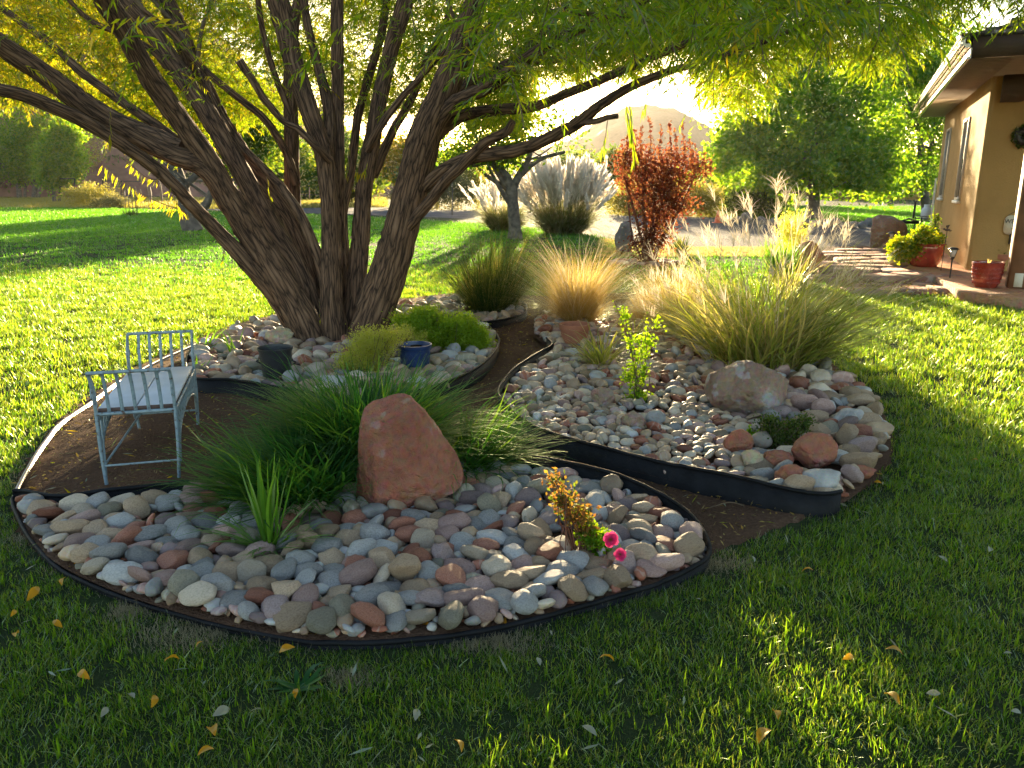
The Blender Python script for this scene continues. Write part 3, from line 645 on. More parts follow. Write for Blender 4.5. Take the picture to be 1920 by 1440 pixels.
# ------------------------------------------------------------------ river stones
BASES = []
for k in range(26):
    r_ = np.random.default_rng(300 + k); V, F = ICO[4]; V = V.copy()
    ang = k % 3 == 0
    V *= (1 + (.26 if ang else .2) * nz(V, .9, k * 7.7, 2))[:, None]
    for _ in range(7 if ang else 4):
        n = unit(r_.normal(size=3)); d = r_.uniform(.6, .85) if ang else r_.uniform(.78, .95); h = V @ n - d; V -= np.where(h > 0, h * .85, 0)[:, None] * n
    V += unit(V) * (.03 * nz(V, 2.6, k, 5))[:, None]
    lo, hi = V.min(0), V.max(0); V = (V - (lo + hi) / 2) / ((hi - lo) / 2)
    me = MB().add(V, F).mesh('stone_shape', STONE[0][1], True); V3, F3 = ICO[3]
    # coarse version for the far ones: nearest directions
    Dn = unit(ICO[4][0]); idx = np.array([np.argmax(Dn @ unit(v)) for v in V3]); BASES.append((me, V[idx], F3, ang))
def pack(poly, rad, tries, f, seed, avoid=(), have=None, margin=.6):
    r_ = np.random.default_rng(seed); poly2 = poly[:, :2]; lo, hi = poly2.min(0), poly2.max(0)
    C = [] if have is None else list(have); cell = .25; grid = {}
    def put(c): grid.setdefault((int(c[0] // cell), int(c[1] // cell)), []).append(c)
    for c in C: put(c)
    new = []
    cand = r_.uniform(lo, hi, (tries, 2)); ins = inpoly(cand, poly2); cand = cand[ins]
    d = dist_poly(cand, poly2); rr = np.sort(rad(r_, len(cand), cand))[::-1] if False else rad(r_, len(cand), cand)
    order = np.argsort(-rr * r_.uniform(.75, 1.25, len(rr)))
    for j in order:
        c, ra = cand[j], rr[j]
        if d[j] < ra * (.72 + .35 * margin) + (.01 if margin < 1 else .014): continue
        if any((c[0]-a[0])**2 + (c[1]-a[1])**2 < (a[2] + ra*.6)**2 for a in avoid): continue
        gi, gj = int(c[0] // cell), int(c[1] // cell); ok = True
        for a in (-1, 0, 1):
            for b_ in (-1, 0, 1):
                for q in grid.get((gi+a, gj+b_), ()):
                    if (c[0]-q[0])**2 + (c[1]-q[1])**2 < (f * (ra + q[2]))**2: ok = False; break
                if not ok: break
            if not ok: break
        if ok: t = (c[0], c[1], ra); put(t); new.append(t)
    return new
def bigrad(lo, hi, p=1.6): return lambda r_, n, P: lo + (hi - lo) * r_.uniform(0, 1, n) ** p
def smallband(r_, n, P):   # right bed: small gravelly stones along the path side, larger at the lawn side
    q = proj(np.column_stack([P, np.full(len(P), .1)])); t = np.clip((q[:, 0] - 1330) / 150, 0, 1); t2 = np.clip((770 - q[:, 1]) / 60, 0, 1); t = np.maximum(t, t2 * .6)
    return (.024 + .018 * r_.uniform(0, 1, n) ** 1.5) * (1 - t) + (.03 + .05 * r_.uniform(0, 1, n) ** 1.7) * t
def av(px, py, r_): g = gnd(px, py); return (g[0], g[1], r_)
AV_F = [av(760, 935, .22), av(690, 915, .16), av(505, 1030, .07), av(1075, 1030, .10), av(300, 990, .09)]
AV_R = [(BT.location[0], BT.location[1] + .02, .24), av(1195, 770, .06), av(1455, 845, .13), av(1388, 845, .09), av(1530, 860, .13), av(1464, 868, .09), av(1486, 900, .08), av(1549, 908, .12), av(1430, 690, .25), av(1414, 868, .06), av(1615, 892, .09), av(1130, 755, .09), av(1597, 790, .1), av(1188, 795, .07), av(1231, 792, .06), av(1120, 690, .12), av(1077, 645, .12), av(1080, 600, .2)]
AV_T = [av(520, 706, .17), av(520, 722, .12), av(780, 690, .15), av(780, 700, .12), av(625, 640, .42), av(840, 640, .3), av(385, 660, .05), av(433, 660, .06)]
stones = []
for poly, avoid, rads, zf, bed in ((gFRONT, AV_F, [(bigrad(.023,.062,1.7), 60000, .76), (bigrad(.015,.024), 30000, .70), (bigrad(.02,.034), 20000, .5)], .045, 'front'),
                             (gRIGHT, AV_R, [(smallband, 60000, .80), (bigrad(.016,.026), 26000, .72)], .07, 'right'),
                             (gTREE, AV_T, [(bigrad(.032,.08,1.9), 26000, .78), (bigrad(.02,.032), 14000, .7)], .07, 'tree'),
                             (gSMALL, [], [(bigrad(.04,.08,1.5), 3000, .8)], .04, 'small')):
    have = []
    for L_, (rad, tries, f) in enumerate(rads):
        new = pack(poly, rad, tries, f, 5 + L_ + len(stones), avoid, have, .35 if L_ == 0 else 1.0)
        if L_ < 2: have += new
        for c in new: stones.append((*c, zf - (.012 if L_ == 1 else .0 if L_ == 0 else .02), bed, L_))
    # bed fill sheet under the stones
    sheet('bed_soil', poly, zf - .012, M['soil'])
wts = np.array([s_[2] for s_ in STONE], float); wts /= wts.sum()
wts_sunwarm = wts * np.array([.4, .7, 2.0, 1.2, 1.7, 1.1, .8, 2.4]); wts_sunwarm /= wts_sunwarm.sum(); rs_ = np.random.default_rng(99); info = []  # grazing sun's warmth put into the stone colours: more tan, pink, cream
for (x, y, ra, z0, bed, L_) in stones:
    ci = rs_.choice(len(STONE), p=wts if bed == 'front' else wts_sunwarm); ang_ok = STONE[ci][0] in ('rust red', 'tan', 'mauve')
    ks = [k for k in range(len(BASES)) if BASES[k][3] == (ang_ok and rs_.uniform() < .75)] or list(range(len(BASES)))
    k = ks[rs_.integers(len(ks))]
    e = rs_.uniform(.95, 1.35); sx, sy, sz = ra * e * 1.06, ra / e ** .6 * 1.06, ra * rs_.uniform(.38, .72)
    tilt = rs_.normal(0, .38) if rs_.uniform() > .24 else rs_.uniform(.6, 1.2)
    rot = Matrix.Rotation(rs_.uniform(0, 2*pi), 3, 'Z') @ Matrix.Rotation(tilt, 3, 'X') @ Matrix.Rotation(rs_.uniform(-.2, .2), 3, 'Y')
    zc = z0 + max(sz, abs(sin(tilt)) * sy) * rs_.uniform(.6, 1.15)
    q = proj(np.array([x, y, zc])); vis = -60 < q[0] < 1980 and q[1] < 1440
    info.append(dict(p=(x, y, zc), s=(sx, sy, sz), rot=rot, ci=ci, k=k, e=e, area=(ra / q[2]) ** 2 * vis * (0.15 if L_ == 2 else .6 if L_ == 1 else 1), bed=bed, ra=ra, px=q))
hid = lambda q: (640 < q[0] < 870 and 700 < q[1] < 960)
order = sorted(range(len(info)), key=lambda i: -info[i]['area'] * (0.05 if hid(info[i]['px']) else 1))
LM = [(np.array(gnd(760, 945)[:2]), 'the red boulder'), (gnd(1150, 1050)[:2], 'the pink roses'), (gnd(505, 1032)[:2], 'the small spiky plant'),
      (gnd(190, 905)[:2], 'the bench leg'), (np.array(BT.location[:2]), 'the tan boulder'), (gnd(1195, 770)[:2], 'the rose sapling'),
      (gnd(520, 705)[:2], 'the black pot'), (gnd(780, 690)[:2], 'the blue pot'), (gnd(1455, 850)[:2], 'the dark shrub'), (gnd(1332, 1045)[:2], 'the lawn tip'), (gnd(1077, 648)[:2], 'the terracotta pot')]
def cmw(d): return str(max(5, int(round(d * 20) * 5)))
seen_lab = set()
def stone_label(d):
    P = np.array(d['p'][:2]); c = STONE[d['ci']][0]; r_ = d['ra']
    size = 'big' if r_ > .068 else 'middling' if r_ > .048 else 'small'
    sh = 'angular' if BASES[d['k']][3] else 'long' if d['e'] > 1.22 else 'oval' if d['e'] > 1.08 else 'round'
    ds = sorted([(np.linalg.norm(P - l[0]), l) for l in LM], key=lambda a: a[0])[:3]
    (d1, l1), (d2, l2) = ds[0], ds[1]
    rel = 'in front of' if P[1] < l1[0][1] - .04 else 'behind'
    import re as _re
    for nm, (dd, l_) in (('stone', ds[1]), ('cobble', ds[1]), ('stone', ds[2]), ('cobble', ds[2])):
        for pre in (f"{size} {sh} ", f"{sh} ", ""):
            for st in (0, 1):
                A_, B_ = (l1[1], l_[1]) if not st else (l1[1].replace('the ', '').replace('small ', ''), l_[1].replace('the ', '').replace('small ', ''))
                lab = f"{pre}{c} {nm}, {cmw(d1)} cm {rel} {A_}, {cmw(dd)} from {B_}"
                if len(_re.findall(r"[A-Za-z0-9][A-Za-z0-9'-]*", lab)) <= 16: break
            else: continue
            break
        if lab not in seen_lab: break
    seen_lab.add(lab); return lab
for i in order[:290]:
    d = info[i]; me = BASES[d['k']][0]; o = bpy.data.objects.new('river_stone', me); COL.objects.link(o)
    o.matrix_world = Matrix.Translation(d['p']) @ d['rot'].to_4x4() @ Matrix.Diagonal((*d['s'], 1))
    o.material_slots[0].link = 'OBJECT'; o.material_slots[0].material = STONE[d['ci']][1]
    tag(o, stone_label(d), 'river stone', 'river stones in the rock beds')
mb = MB()
for i in order[290:]:
    d = info[i]; V = BASES[d['k']][1] * np.array(d['s']); V = V @ np.array(d['rot']).T + np.array(d['p']); mb.add(V, BASES[d['k']][2], d['ci'])
# small stones round the red shrub
for _ in range(70):
    a = rs_.uniform(0, 6.28); q = np.array([RS[0] + cos(a) * .8 * rs_.uniform(.3, 1), RS[1] - .1 + sin(a) * .7 * rs_.uniform(.4, 1), .04]); k = rs_.integers(26); mb.add(BASES[k][1] * rs_.uniform(.04, .1) * np.array([1.2, 1, .6]) + q, BASES[k][2], rs_.integers(2, 5))
tag(mb.build('river_gravel', [s_[1] for s_ in STONE], smooth=True), 'many small river stones filling the rock beds between the larger cobbles', 'river stones', kind='stuff')
print('stones', len(stones))
# ------------------------------------------------------------------ grass: points + tuft variants in one mesh, instanced by geometry nodes
def grass_stuff(name, label, mat, variants, P, scale, group_seed=1):
    mb = MB(); tags = []
    for k, v in enumerate(variants):
        n0 = mb.n; v(mb); tags.append((n0, mb.n, k))
    n0 = mb.n; mb.V.append(np.asarray(P, np.float32)); mb.n += len(P)
    me = mb.mesh(name, mat)
    a = me.attributes.new('variant', 'INT', 'POINT'); vals = np.full(mb.n, -1, np.int32)
    for s_, e_, k in tags: vals[s_:e_] = k
    a.data.foreach_set('value', vals)
    b = me.attributes.new('psc', 'FLOAT', 'POINT'); sc = np.ones(mb.n, np.float32); sc[n0:] = scale; b.data.foreach_set('value', sc)
    o = bpy.data.objects.new(name, me); COL.objects.link(o)
    g = bpy.data.node_groups.new(name + '_nodes', 'GeometryNodeTree')
    g.interface.new_socket('Geometry', in_out='INPUT', socket_type='NodeSocketGeometry'); g.interface.new_socket('Geometry', in_out='OUTPUT', socket_type='NodeSocketGeometry')
    gi = g.nodes.new('NodeGroupInput'); go = g.nodes.new('NodeGroupOutput')
    na = g.nodes.new('GeometryNodeInputNamedAttribute'); na.data_type = 'INT'; na.inputs['Name'].default_value = 'variant'
    def sep(k):
        c = g.nodes.new('FunctionNodeCompare'); c.data_type = 'INT'; c.operation = 'EQUAL'
        g.links.new(na.outputs[0], c.inputs[2]); c.inputs[3].default_value = k
        s_ = g.nodes.new('GeometryNodeSeparateGeometry'); s_.domain = 'POINT'
        g.links.new(gi.outputs[0], s_.inputs[0]); g.links.new(c.outputs[0], s_.inputs[1]); return s_.outputs[0]
    gt = g.nodes.new('GeometryNodeGeometryToInstance')
    for k in range(len(variants) - 1, -1, -1): g.links.new(sep(k), gt.inputs[0])
    iop = g.nodes.new('GeometryNodeInstanceOnPoints'); g.links.new(sep(-1), iop.inputs['Points']); g.links.new(gt.outputs[0], iop.inputs['Instance'])
    iop.inputs['Pick Instance'].default_value = True
    ri = g.nodes.new('FunctionNodeRandomValue'); ri.data_type = 'INT'; ri.inputs[4].default_value = 0; ri.inputs[5].default_value = len(variants) - 1; ri.inputs['Seed'].default_value = group_seed
    g.links.new(ri.outputs[2], iop.inputs['Instance Index'])
    rr = g.nodes.new('FunctionNodeRandomValue'); rr.data_type = 'FLOAT_VECTOR'; rr.inputs[0].default_value = (0, 0, 0); rr.inputs[1].default_value = (0, 0, 6.283)
    g.links.new(rr.outputs[0], iop.inputs['Rotation'])
    sc_ = g.nodes.new('GeometryNodeInputNamedAttribute'); sc_.data_type = 'FLOAT'; sc_.inputs['Name'].default_value = 'psc'
    g.links.new(sc_.outputs[0], iop.inputs['Scale'])
    g.links.new(iop.outputs[0], go.inputs[0])
    md = o.modifiers.new('scatter', 'NODES'); md.node_group = g
    return tag(o, label, 'grass', kind='stuff')

def tuft(n, rad, hmin, hmax, wd, lean=.5, S=3, seed=0):
    def f(mb):
        r_ = np.random.default_rng(seed + 1000); a = r_.uniform(0, 2*pi, n); q = rad * np.sqrt(r_.uniform(0, 1, n))
        root = np.column_stack([q*np.cos(a), q*np.sin(a), np.full(n, -.004)])
        # clumps of blades that lean together
        c = r_.integers(0, max(3, n // 9), n); ca = r_.uniform(0, 2*pi, c.max()+1); cl = r_.uniform(0, lean, c.max()+1)
        blades(mb, root, ca[c] + r_.normal(0, .9, n), np.abs(cl[c] + r_.normal(0, .28, n)), r_.uniform(.1, .9, n), hmin + (hmax-hmin)*r_.uniform(0, 1, n)**1.6, wd*r_.uniform(.7, 1.3, n), S, twist=r_.uniform(-.6, .6, n), r=r_)
    return f
def scatter(region_fn, n, lo, hi, seed):
    r_ = np.random.default_rng(seed); P = r_.uniform(lo, hi, (n, 2)); return P[region_fn(P)]
SOIL2 = gSOIL[:, :2]; FR2 = gFRONT[:, :2]
gPATH = gpoly([(1500,520),(1545,464),(1640,463),(1700,480),(1740,500),(1830,530),(1920,560),(2050,600),(2050,470),(1930,470),(1700,560),(1640,556),(1560,545)], 0)
# walkway + patio + house footprint keep-out
gKEEP = gnd(*np.array([(1500,520),(1530,480),(1545,462),(1660,455),(2100,450),(2400,560),(2400,640),(1920,572),(1800,560),(1690,552),(1600,548),(1540,540)], float).T)
def lawn(P):
    q = proj(np.column_stack([P, np.zeros(len(P))])); ok = (q[:, 2] > .5) & (q[:, 0] > -700) & (q[:, 0] < 2700) & (q[:, 1] < 1900)
    ok &= ~inpoly(P, SOIL2); ok &= ~inpoly(P, gKEEP[:, :2])
    # far edge of the lawn
    xs = [-800, 0, 200, 420, 650, 900, 1000, 1080, 1130, 1200, 1290, 1480, 1545, 2700]; ys = [392, 390, 391, 398, 406, 420, 428, 438, 446, 466, 478, 478, 478, 478]
    ok &= q[:, 1] > np.interp(q[:, 0], xs, ys); return ok
E_ = dist_poly
# near: y 1.4..4.6
P1 = scatter(lawn, 38000, (-6.5, 1.0), (6.5, 6.0), 1); P1 = P1[rng.uniform(size=len(P1)) < np.clip((6.0 - P1[:, 1]) / 1.6, 0, 1)]; d1 = E_(P1, SOIL2); thin = (np.sin(P1[:,0]*3.1+P1[:,1]*1.7)*np.sin(P1[:,1]*4.1-P1[:,0]*2.0))
P1 = P1[(d1 > .012) & ((thin > -.86) | (rng.uniform(size=len(P1)) < .5))]; d1 = E_(P1, SOIL2)
worn = [(gnd(350, 1195)[:2], .2, .09), (gnd(245, 1150)[:2], .1, .06), (gnd(930, 1208)[:2], .17, .07), (gnd(60, 1010)[:2], .12, .1), (gnd(1350, 1060)[:2], .12, .06), (gnd(660, 1275)[:2], .09, .05)]
for c_, a_, b_ in worn:
    e_ = ((P1 - c_) / [a_, b_]); P1 = P1[(np.linalg.norm(e_, axis=1) > 1) | (rng.uniform(size=len(P1)) < .22)]
d1 = E_(P1, SOIL2)
near_v = [tuft(36, .055, .015, .05, .0034, .8, 3, k) for k in range(8)] + [tuft(24, .05, .02, .06, .0044, .6, 3, 40), tuft(14, .045, .03, .075, .0055, .4, 4, 41)]
grass_stuff('lawn_grass', 'short green lawn grass growing close in front of the rock beds', M['grass'], near_v, np.column_stack([P1, np.zeros(len(P1))]), rng.uniform(.75, 1.3, len(P1)) * np.clip(.6 + d1 * 2, .6, 1), 3)
P2 = scatter(lawn, 58000, (-13, 4.0), (17, 17), 2); P2 = P2[rng.uniform(size=len(P2)) < np.clip((P2[:, 1] - 4.0) / 1.6, 0, 1) * np.clip((17 - P2[:, 1]) / 5, 0, 1)]
mid_v = [tuft(34, .09, .02, .06, .006, .6, 2, 60 + k) for k in range(6)] + [tuft(18, .08, .04, .11, .009, .5, 2, 70)]
grass_stuff('lawn_grass', 'sunlit lawn grass between the beds and the far lawn', M['grass'], mid_v, np.column_stack([P2, np.zeros(len(P2))]), rng.uniform(.8, 1.35, len(P2)), 4)
P3 = scatter(lawn, 56000, (-48, 10), (26, 62), 3); q3 = P3[:, 1]; P3 = P3[rng.uniform(size=len(P3)) < np.clip((P3[:, 1] - 10) / 6, 0, 1)]; q3 = P3[:, 1]
P3 = P3[rng.uniform(size=len(P3)) < np.clip(30 / q3, .35, 1)]
far_v = [tuft(20, .28, .03, .09, .022, .5, 2, 80 + k) for k in range(5)]
grass_stuff('lawn_grass', 'far lawn grass stretching to the drive and the fence', M['grass_far'], far_v, np.column_stack([P3, np.zeros(len(P3))]), rng.uniform(.9, 1.5, len(P3)) * np.clip(P3[:, 1] / 28, .8, 1.5), 5)
# dry fringe along the edging, grass beyond the drive, weeds by the road
fr = gSOIL[rng.integers(0, len(gSOIL), 500)][:, :2] + rng.normal(0, .035, (500, 2)); fr = fr[~inpoly(fr, SOIL2)]; fr = np.vstack([fr] + [c_ + rng.normal(0, .6, (int(900 * a_), 2)) * [a_, b_] for c_, a_, b_ in worn]); fr = fr[~inpoly(fr, SOIL2)]
grass_stuff('dry_grass', 'dry pale grass tufts along the edging of the beds', M['deadgrass'], [tuft(16, .045, .01, .04, .003, 1.1, 3, 90), tuft(12, .05, .01, .05, .003, 1.3, 3, 91)], np.column_stack([fr, np.zeros(len(fr))]), rng.uniform(.7, 1.2, len(fr)), 6)
def beyond(P):
    q = proj(np.column_stack([P, np.zeros(len(P))])); ok = (q[:, 0] > 1330) & (q[:, 0] < 1800) & (q[:, 1] > 388)
    return ok & (q[:, 1] < np.interp(q[:, 0], [1330, 1400, 1650, 1700, 1800], [406, 408, 419, 440, 470]))
P4 = scatter(beyond, 26000, (5, 14), (45, 70), 4)
grass_stuff('meadow_grass', 'bright grass beyond the drive around the big round tree', M['grass_far'], [tuft(20, .28, .05, .14, .025, .5, 2, 95 + k) for k in range(4)], np.column_stack([P4, np.zeros(len(P4))]), rng.uniform(.9, 1.5, len(P4)), 7)
def strip(P):
    q = proj(np.column_stack([P, np.zeros(len(P))])); ok = (q[:, 0] > 1120) & (q[:, 0] < 1500) & (q[:, 1] > np.interp(q[:,0], [1120,1200,1300,1500],[446,458,464,464])) & (q[:, 1] < 482); return ok
P5 = scatter(strip, 9000, (1.5, 15), (8, 26), 8)
grass_stuff('dry_grass', 'straw coloured grass verge between lawn and gravel drive', M['stipa'], [tuft(18, .14, .02, .07, .012, .9, 2, 99 + k) for k in range(3)], np.column_stack([P5, np.zeros(len(P5))]), rng.uniform(.8, 1.3, len(P5)), 9)
def weeds(P):
    q = proj(np.column_stack([P, np.zeros(len(P))])); return (q[:, 0] > -100) & (q[:, 0] < 720) & (q[:, 1] > 372.5) & (q[:, 1] < np.interp(q[:,0],[-100,200,420,720],[391,390,392,388]))
P6 = scatter(weeds, 60000, (-90, 45), (0, 95), 9)
grass_stuff('weeds', 'rough olive weeds and ground cover along the drive below the hill', M['rabbit'], [tuft(16, .35, .05, .3, .035, 1.0, 2, 110 + k) for k in range(4)], np.column_stack([P6, np.zeros(len(P6))]), rng.uniform(.7, 1.5, len(P6)), 10)
# ------------------------------------------------------------------ the willow
def limb_obj(name, P, rad, parent, mat, sides=22, rough=.05, seed=0):
    """A limb with bark coordinates: u round the limb, v along it, in metres."""
    mb = MB(); tube(mb, P, rad, sides, cap=True, rough=rough, seed=seed)
    o = mb.build(name, mat, parent, smooth=True); me = o.data
    uv = me.uv_layers.new(name='UVMap'); n = len(P); seg = np.r_[0, np.cumsum(np.linalg.norm(np.diff(P, axis=0), axis=1))]
    nl = len(me.loops); vi = np.empty(nl, np.int32); me.loops.foreach_get('vertex_index', vi)
    ls = np.empty(len(me.polygons), np.int32); me.polygons.foreach_get('loop_start', ls)
    vi = vi % (n * sides); U = (vi % sides).astype(float); ring = (vi // sides).clip(0, n - 1)
    k = (n - 1) * sides * 4
    fj = (np.arange(k) // 4) % sides; wrap = (fj == sides - 1) & (U[:k] == 0); U[:k][wrap] = sides
    circ = 2 * pi * np.interp(ring, np.arange(n), np.broadcast_to(rad, (n,)).clip(.01)).mean()
    uvs = np.column_stack([U / sides * circ + seed * 1.37, seg[ring]]).astype(np.float32); uv.data.foreach_set('uv', uvs.ravel())
    return o
WB = gnd(625, 655, .05)
WIL = empty('willow_tree', (WB[0], WB[1], 0), 'big multi-stemmed willow with furrowed brown bark spreading over the rock bed', 'tree')
# (px, py, width px, distance)
LIMBS = [
 [(575,640,58,7.9),(520,560,44,7.75),(455,485,34,7.6),(400,428,29,7.5),(345,370,27,7.35),(300,325,26,7.25),(235,276,25,7.1),(150,225,25,6.9),(60,186,24,6.7),(-20,165,22,6.5),(-120,150,20,6.3)],
 [(590,655,95,7.8),(545,560,74,7.75),(485,460,64,7.7),(430,375,58,7.6),(385,315,52,7.5),(320,290,44,7.4),(250,255,42,7.3),(160,203,40,7.1),(80,140,38,6.9),(0,85,36,6.7),(-90,20,32,6.4)],
 [(500,480,44,7.72),(440,385,52,7.6),(398,310,50,7.5),(355,248,47,7.4),(300,170,45,7.2),(258,105,43,7.0),(230,50,42,6.8),(196,-5,40,6.6),(150,-90,34,6.3)],
 [(345,275,24,7.6),(310,262,30,7.8),(255,240,29,8.0),(200,212,28,8.2),(150,178,27,8.3),(105,145,26,8.4),(50,115,25,8.5),(0,80,24,8.6),(-80,40,20,8.8)],
 [(330,262,20,8.2),(270,218,19,8.3),(210,176,17,8.5),(150,130,16,8.6),(95,80,14,8.8),(40,40,13,9.0),(-30,-10,11,9.1)],
 [(605,640,66,8.0),(566,520,50,8.1),(512,425,46,8.2),(455,320,44,8.3),(405,235,40,8.4),(360,165,36,8.5),(318,105,33,8.6),(278,50,30,8.7),(235,0,28,8.8),(190,-70,24,8.9)],
 [(610,600,50,8.3),(560,450,42,8.5),(500,350,40,8.7),(450,285,38,8.8),(405,210,38,8.9),(365,130,37,9.0),(335,55,36,9.1),(305,-10,34,9.2),(270,-90,28,9.3)],
 [(600,620,44,8.5),(570,520,34,8.7),(553,420,30,8.9),(548,330,30,9.0),(547,240,30,9.1),(545,160,28,9.2),(548,80,24,9.3),(560,0,20,9.4),(575,-70,16,9.5)],
 [(628,650,74,7.85),(622,560,54,7.9),(620,460,46,8.0),(616,370,45,8.05),(604,285,46,8.1),(577,205,46,8.1),(553,130,45,8.15),(535,60,43,8.2),(520,-5,40,8.2),(505,-80,34,8.2)],
 [(640,600,40,8.2),(636,500,30,8.3),(634,400,27,8.4),(634,300,27,8.4),(632,200,26,8.5),(631,100,25,8.5),(630,0,24,8.6),(630,-90,20,8.6)],
 [(612,300,30,8.2),(618,215,26,8.4),(598,130,20,8.6),(580,60,17,8.7),(570,0,16,8.8),(560,-80,12,8.9)],
 [(655,650,70,8.0),(668,560,48,8.15),(676,460,38,8.3),(682,370,34,8.4),(694,290,34,8.5),(708,215,33,8.5),(722,140,33,8.6),(740,75,34,8.6),(762,5,34,8.6),(790,-80,28,8.6)],
 [(655,620,40,8.4),(640,420,26,8.9),(655,330,20,9.1),(670,215,18,9.3),(695,130,17,9.4),(715,60,16,9.5),(728,-10,15,9.6)],
 [(682,650,95,7.8),(710,560,88,7.75),(735,480,84,7.7),(757,400,82,7.65),(778,320,80,7.6),(800,245,78,7.5),(828,175,70,7.4),(855,105,62,7.3),(878,40,54,7.2),(900,-30,48,7.1),(930,-120,40,6.9)],
 [(735,470,40,7.85),(763,432,26,7.6),(805,380,24,7.4),(832,345,24,7.3),(860,318,24,7.2),(910,268,22,7.1),(950,246,19,7.0),(962,228,15,6.95)],
 [(775,370,36,7.7),(803,344,30,7.55),(842,311,28,7.4),(895,293,28,7.2),(970,280,27,7.0),(1035,254,26,6.8),(1085,228,25,6.6),(1120,200,22,6.45),(1175,168,19,6.3),(1240,140,17,6.1),(1300,122,15,5.9),(1400,90,12,5.6),(1500,50,8,5.3)],
 [(1085,229,15,6.6),(1110,228,13,6.5),(1140,221,12,6.4),(1158,218,10,6.35)],
 [(800,270,40,7.6),(833,238,32,7.6),(875,213,26,7.6),(940,203,24,7.6),(1005,197,22,7.6),(1070,172,19,7.5),(1130,148,18,7.4),(1200,118,16,7.3),(1280,84,14,7.1),(1380,50,11,6.9),(1480,10,8,6.7)],
 [(812,245,36,7.5),(845,200,30,7.3),(885,178,28,7.1),(925,155,27,6.9),(990,108,26,6.6),(1057,68,24,6.4),(1140,30,20,6.1),(1230,-10,16,5.8),(1330,-60,12,5.5)],
 [(830,200,34,7.7),(868,163,26,7.9),(915,140,24,8.1),(965,112,22,8.2),(1007,68,19,8.3),(1050,20,16,8.5),(1090,-40,13,8.6)],
 [(960,116,18,7.9),(1033,112,16,8.0),(1140,82,14,8.0),(1190,50,13,8.0),(1260,15,11,8.0),(1350,-25,9,8.0)],
 [(850,130,36,7.4),(895,78,24,7.6),(935,40,20,7.8),(975,22,13,8.0),(1060,24,11,8.2),(1150,30,9,8.4),(1240,28,7,8.6)],
 [(690,280,20,8.1),(712,240,17,7.9),(750,187,15,7.8),(790,143,14,7.7),(827,102,12,7.6),(860,60,9,7.5)],
 [(618,300,18,7.95),(593,275,16,7.8),(560,243,14,7.75),(533,228,14,7.7),(500,192,15,7.65),(478,158,15,7.6),(449,114,16,7.55)],
 [(555,345,20,8.9),(535,285,16,8.8),(493,222,15,8.7),(433,173,14,8.6),(378,124,12,8.5),(330,70,10,8.4),(270,20,9,8.3)],
 [(618,560,30,8.0),(592,470,22,8.0),(560,400,20,8.1),(520,345,18,8.3),(480,305,17,8.4),(443,262,16,8.5),(400,190,13,8.6),(370,120,11,8.8)],
 [(420,250,18,8.6),(380,205,14,8.8),(330,150,13,8.9),(285,95,12,9.0),(230,65,11,9.1),(170,40,10,9.2),(120,-10,8,9.3)],
 [(545,215,14,8.2),(520,150,12,8.1),(500,85,12,8.0),(487,30,11,7.9),(480,-30,9,7.8)],
 [(700,330,22,8.8),(735,250,18,9.0),(775,180,15,9.2),(800,110,13,9.3),(835,40,11,9.4),(850,-40,8,9.4)],
]
crown_feed = []
for k, L in enumerate(LIMBS):
    A = np.array(L, float); P = at(A[:, 0], A[:, 1], A[:, 3])
    D = np.linalg.norm(P - EYE, axis=1); rad = A[:, 2] / 2 / FPX * D * np.where(A[:, 2] > 40, .74, .84)
    if A[0, 1] > 590:      # stems that rise from the root flare
        foot = P[0].copy(); foot[2] = -.05; foot[:2] = foot[:2] * .94 + np.array([WB[0], WB[1]]) * .06
        P = np.vstack([foot, P]); rad = np.r_[rad[0] * 1.25, rad]
    n = max(24, int(np.linalg.norm(np.diff(P, axis=0), axis=1).sum() / .045)); Q = smooth_path(np.column_stack([P, rad]), n)
    wob = np.cumsum(np.random.default_rng(k).normal(0, .0016, (n, 3)), 0); wob -= np.linspace(0, 1, n)[:, None] * wob[-1]
    Q[:, :3] += wob; big = A[:, 2].max() > 40
    limb_obj('trunk' if k in (1, 5, 8, 13) else 'limb', Q[:, :3], Q[:, 3], WIL, M['bark'], 26 if big else 14, .06 if big else .045, k)
    crown_feed.append(Q)
    if A[-1, 1] < 130 and not (k in (16, 23)):   # carry on beyond, into the upper crown
        r_ = np.random.default_rng(500 + k)
        for j in range(3):
            d = unit(Q[-1, :3] - Q[-8, :3]); d = unit(d + np.array([r_.normal(0, .35), r_.normal(0, .35), .25 + .1 * j])); p = Q[-1, :3].copy(); pts = [p]
            for s_ in range(6): d = unit(d + r_.normal(0, .16, 3) - np.array([0, 0, .03])); p = p + d * .42; pts.append(p)
            PP = smooth_path(np.array(pts), 20); rr = np.linspace(Q[-1, 3] * .8, .012, 20)
            mb = MB(); tube(mb, PP, rr, 8); mb.build('limb', M['twig'], WIL, smooth=True); crown_feed.append(np.column_stack([PP, rr]))
# cut end of the pruned stub
e = crown_feed[0]
for Q in crown_feed:
    pass
stub = [Q for Q in crown_feed if abs(proj(Q[-1, :3])[0] - 449) < 4][0]
mb = MB(); d = unit(stub[-1, :3] - stub[-3, :3]); tube(mb, np.array([stub[-1, :3] + d * .001, stub[-1, :3] + d * .008]), stub[-1, 3] * .97, 14); mb.build('cut_end', M['cutwood'], WIL)
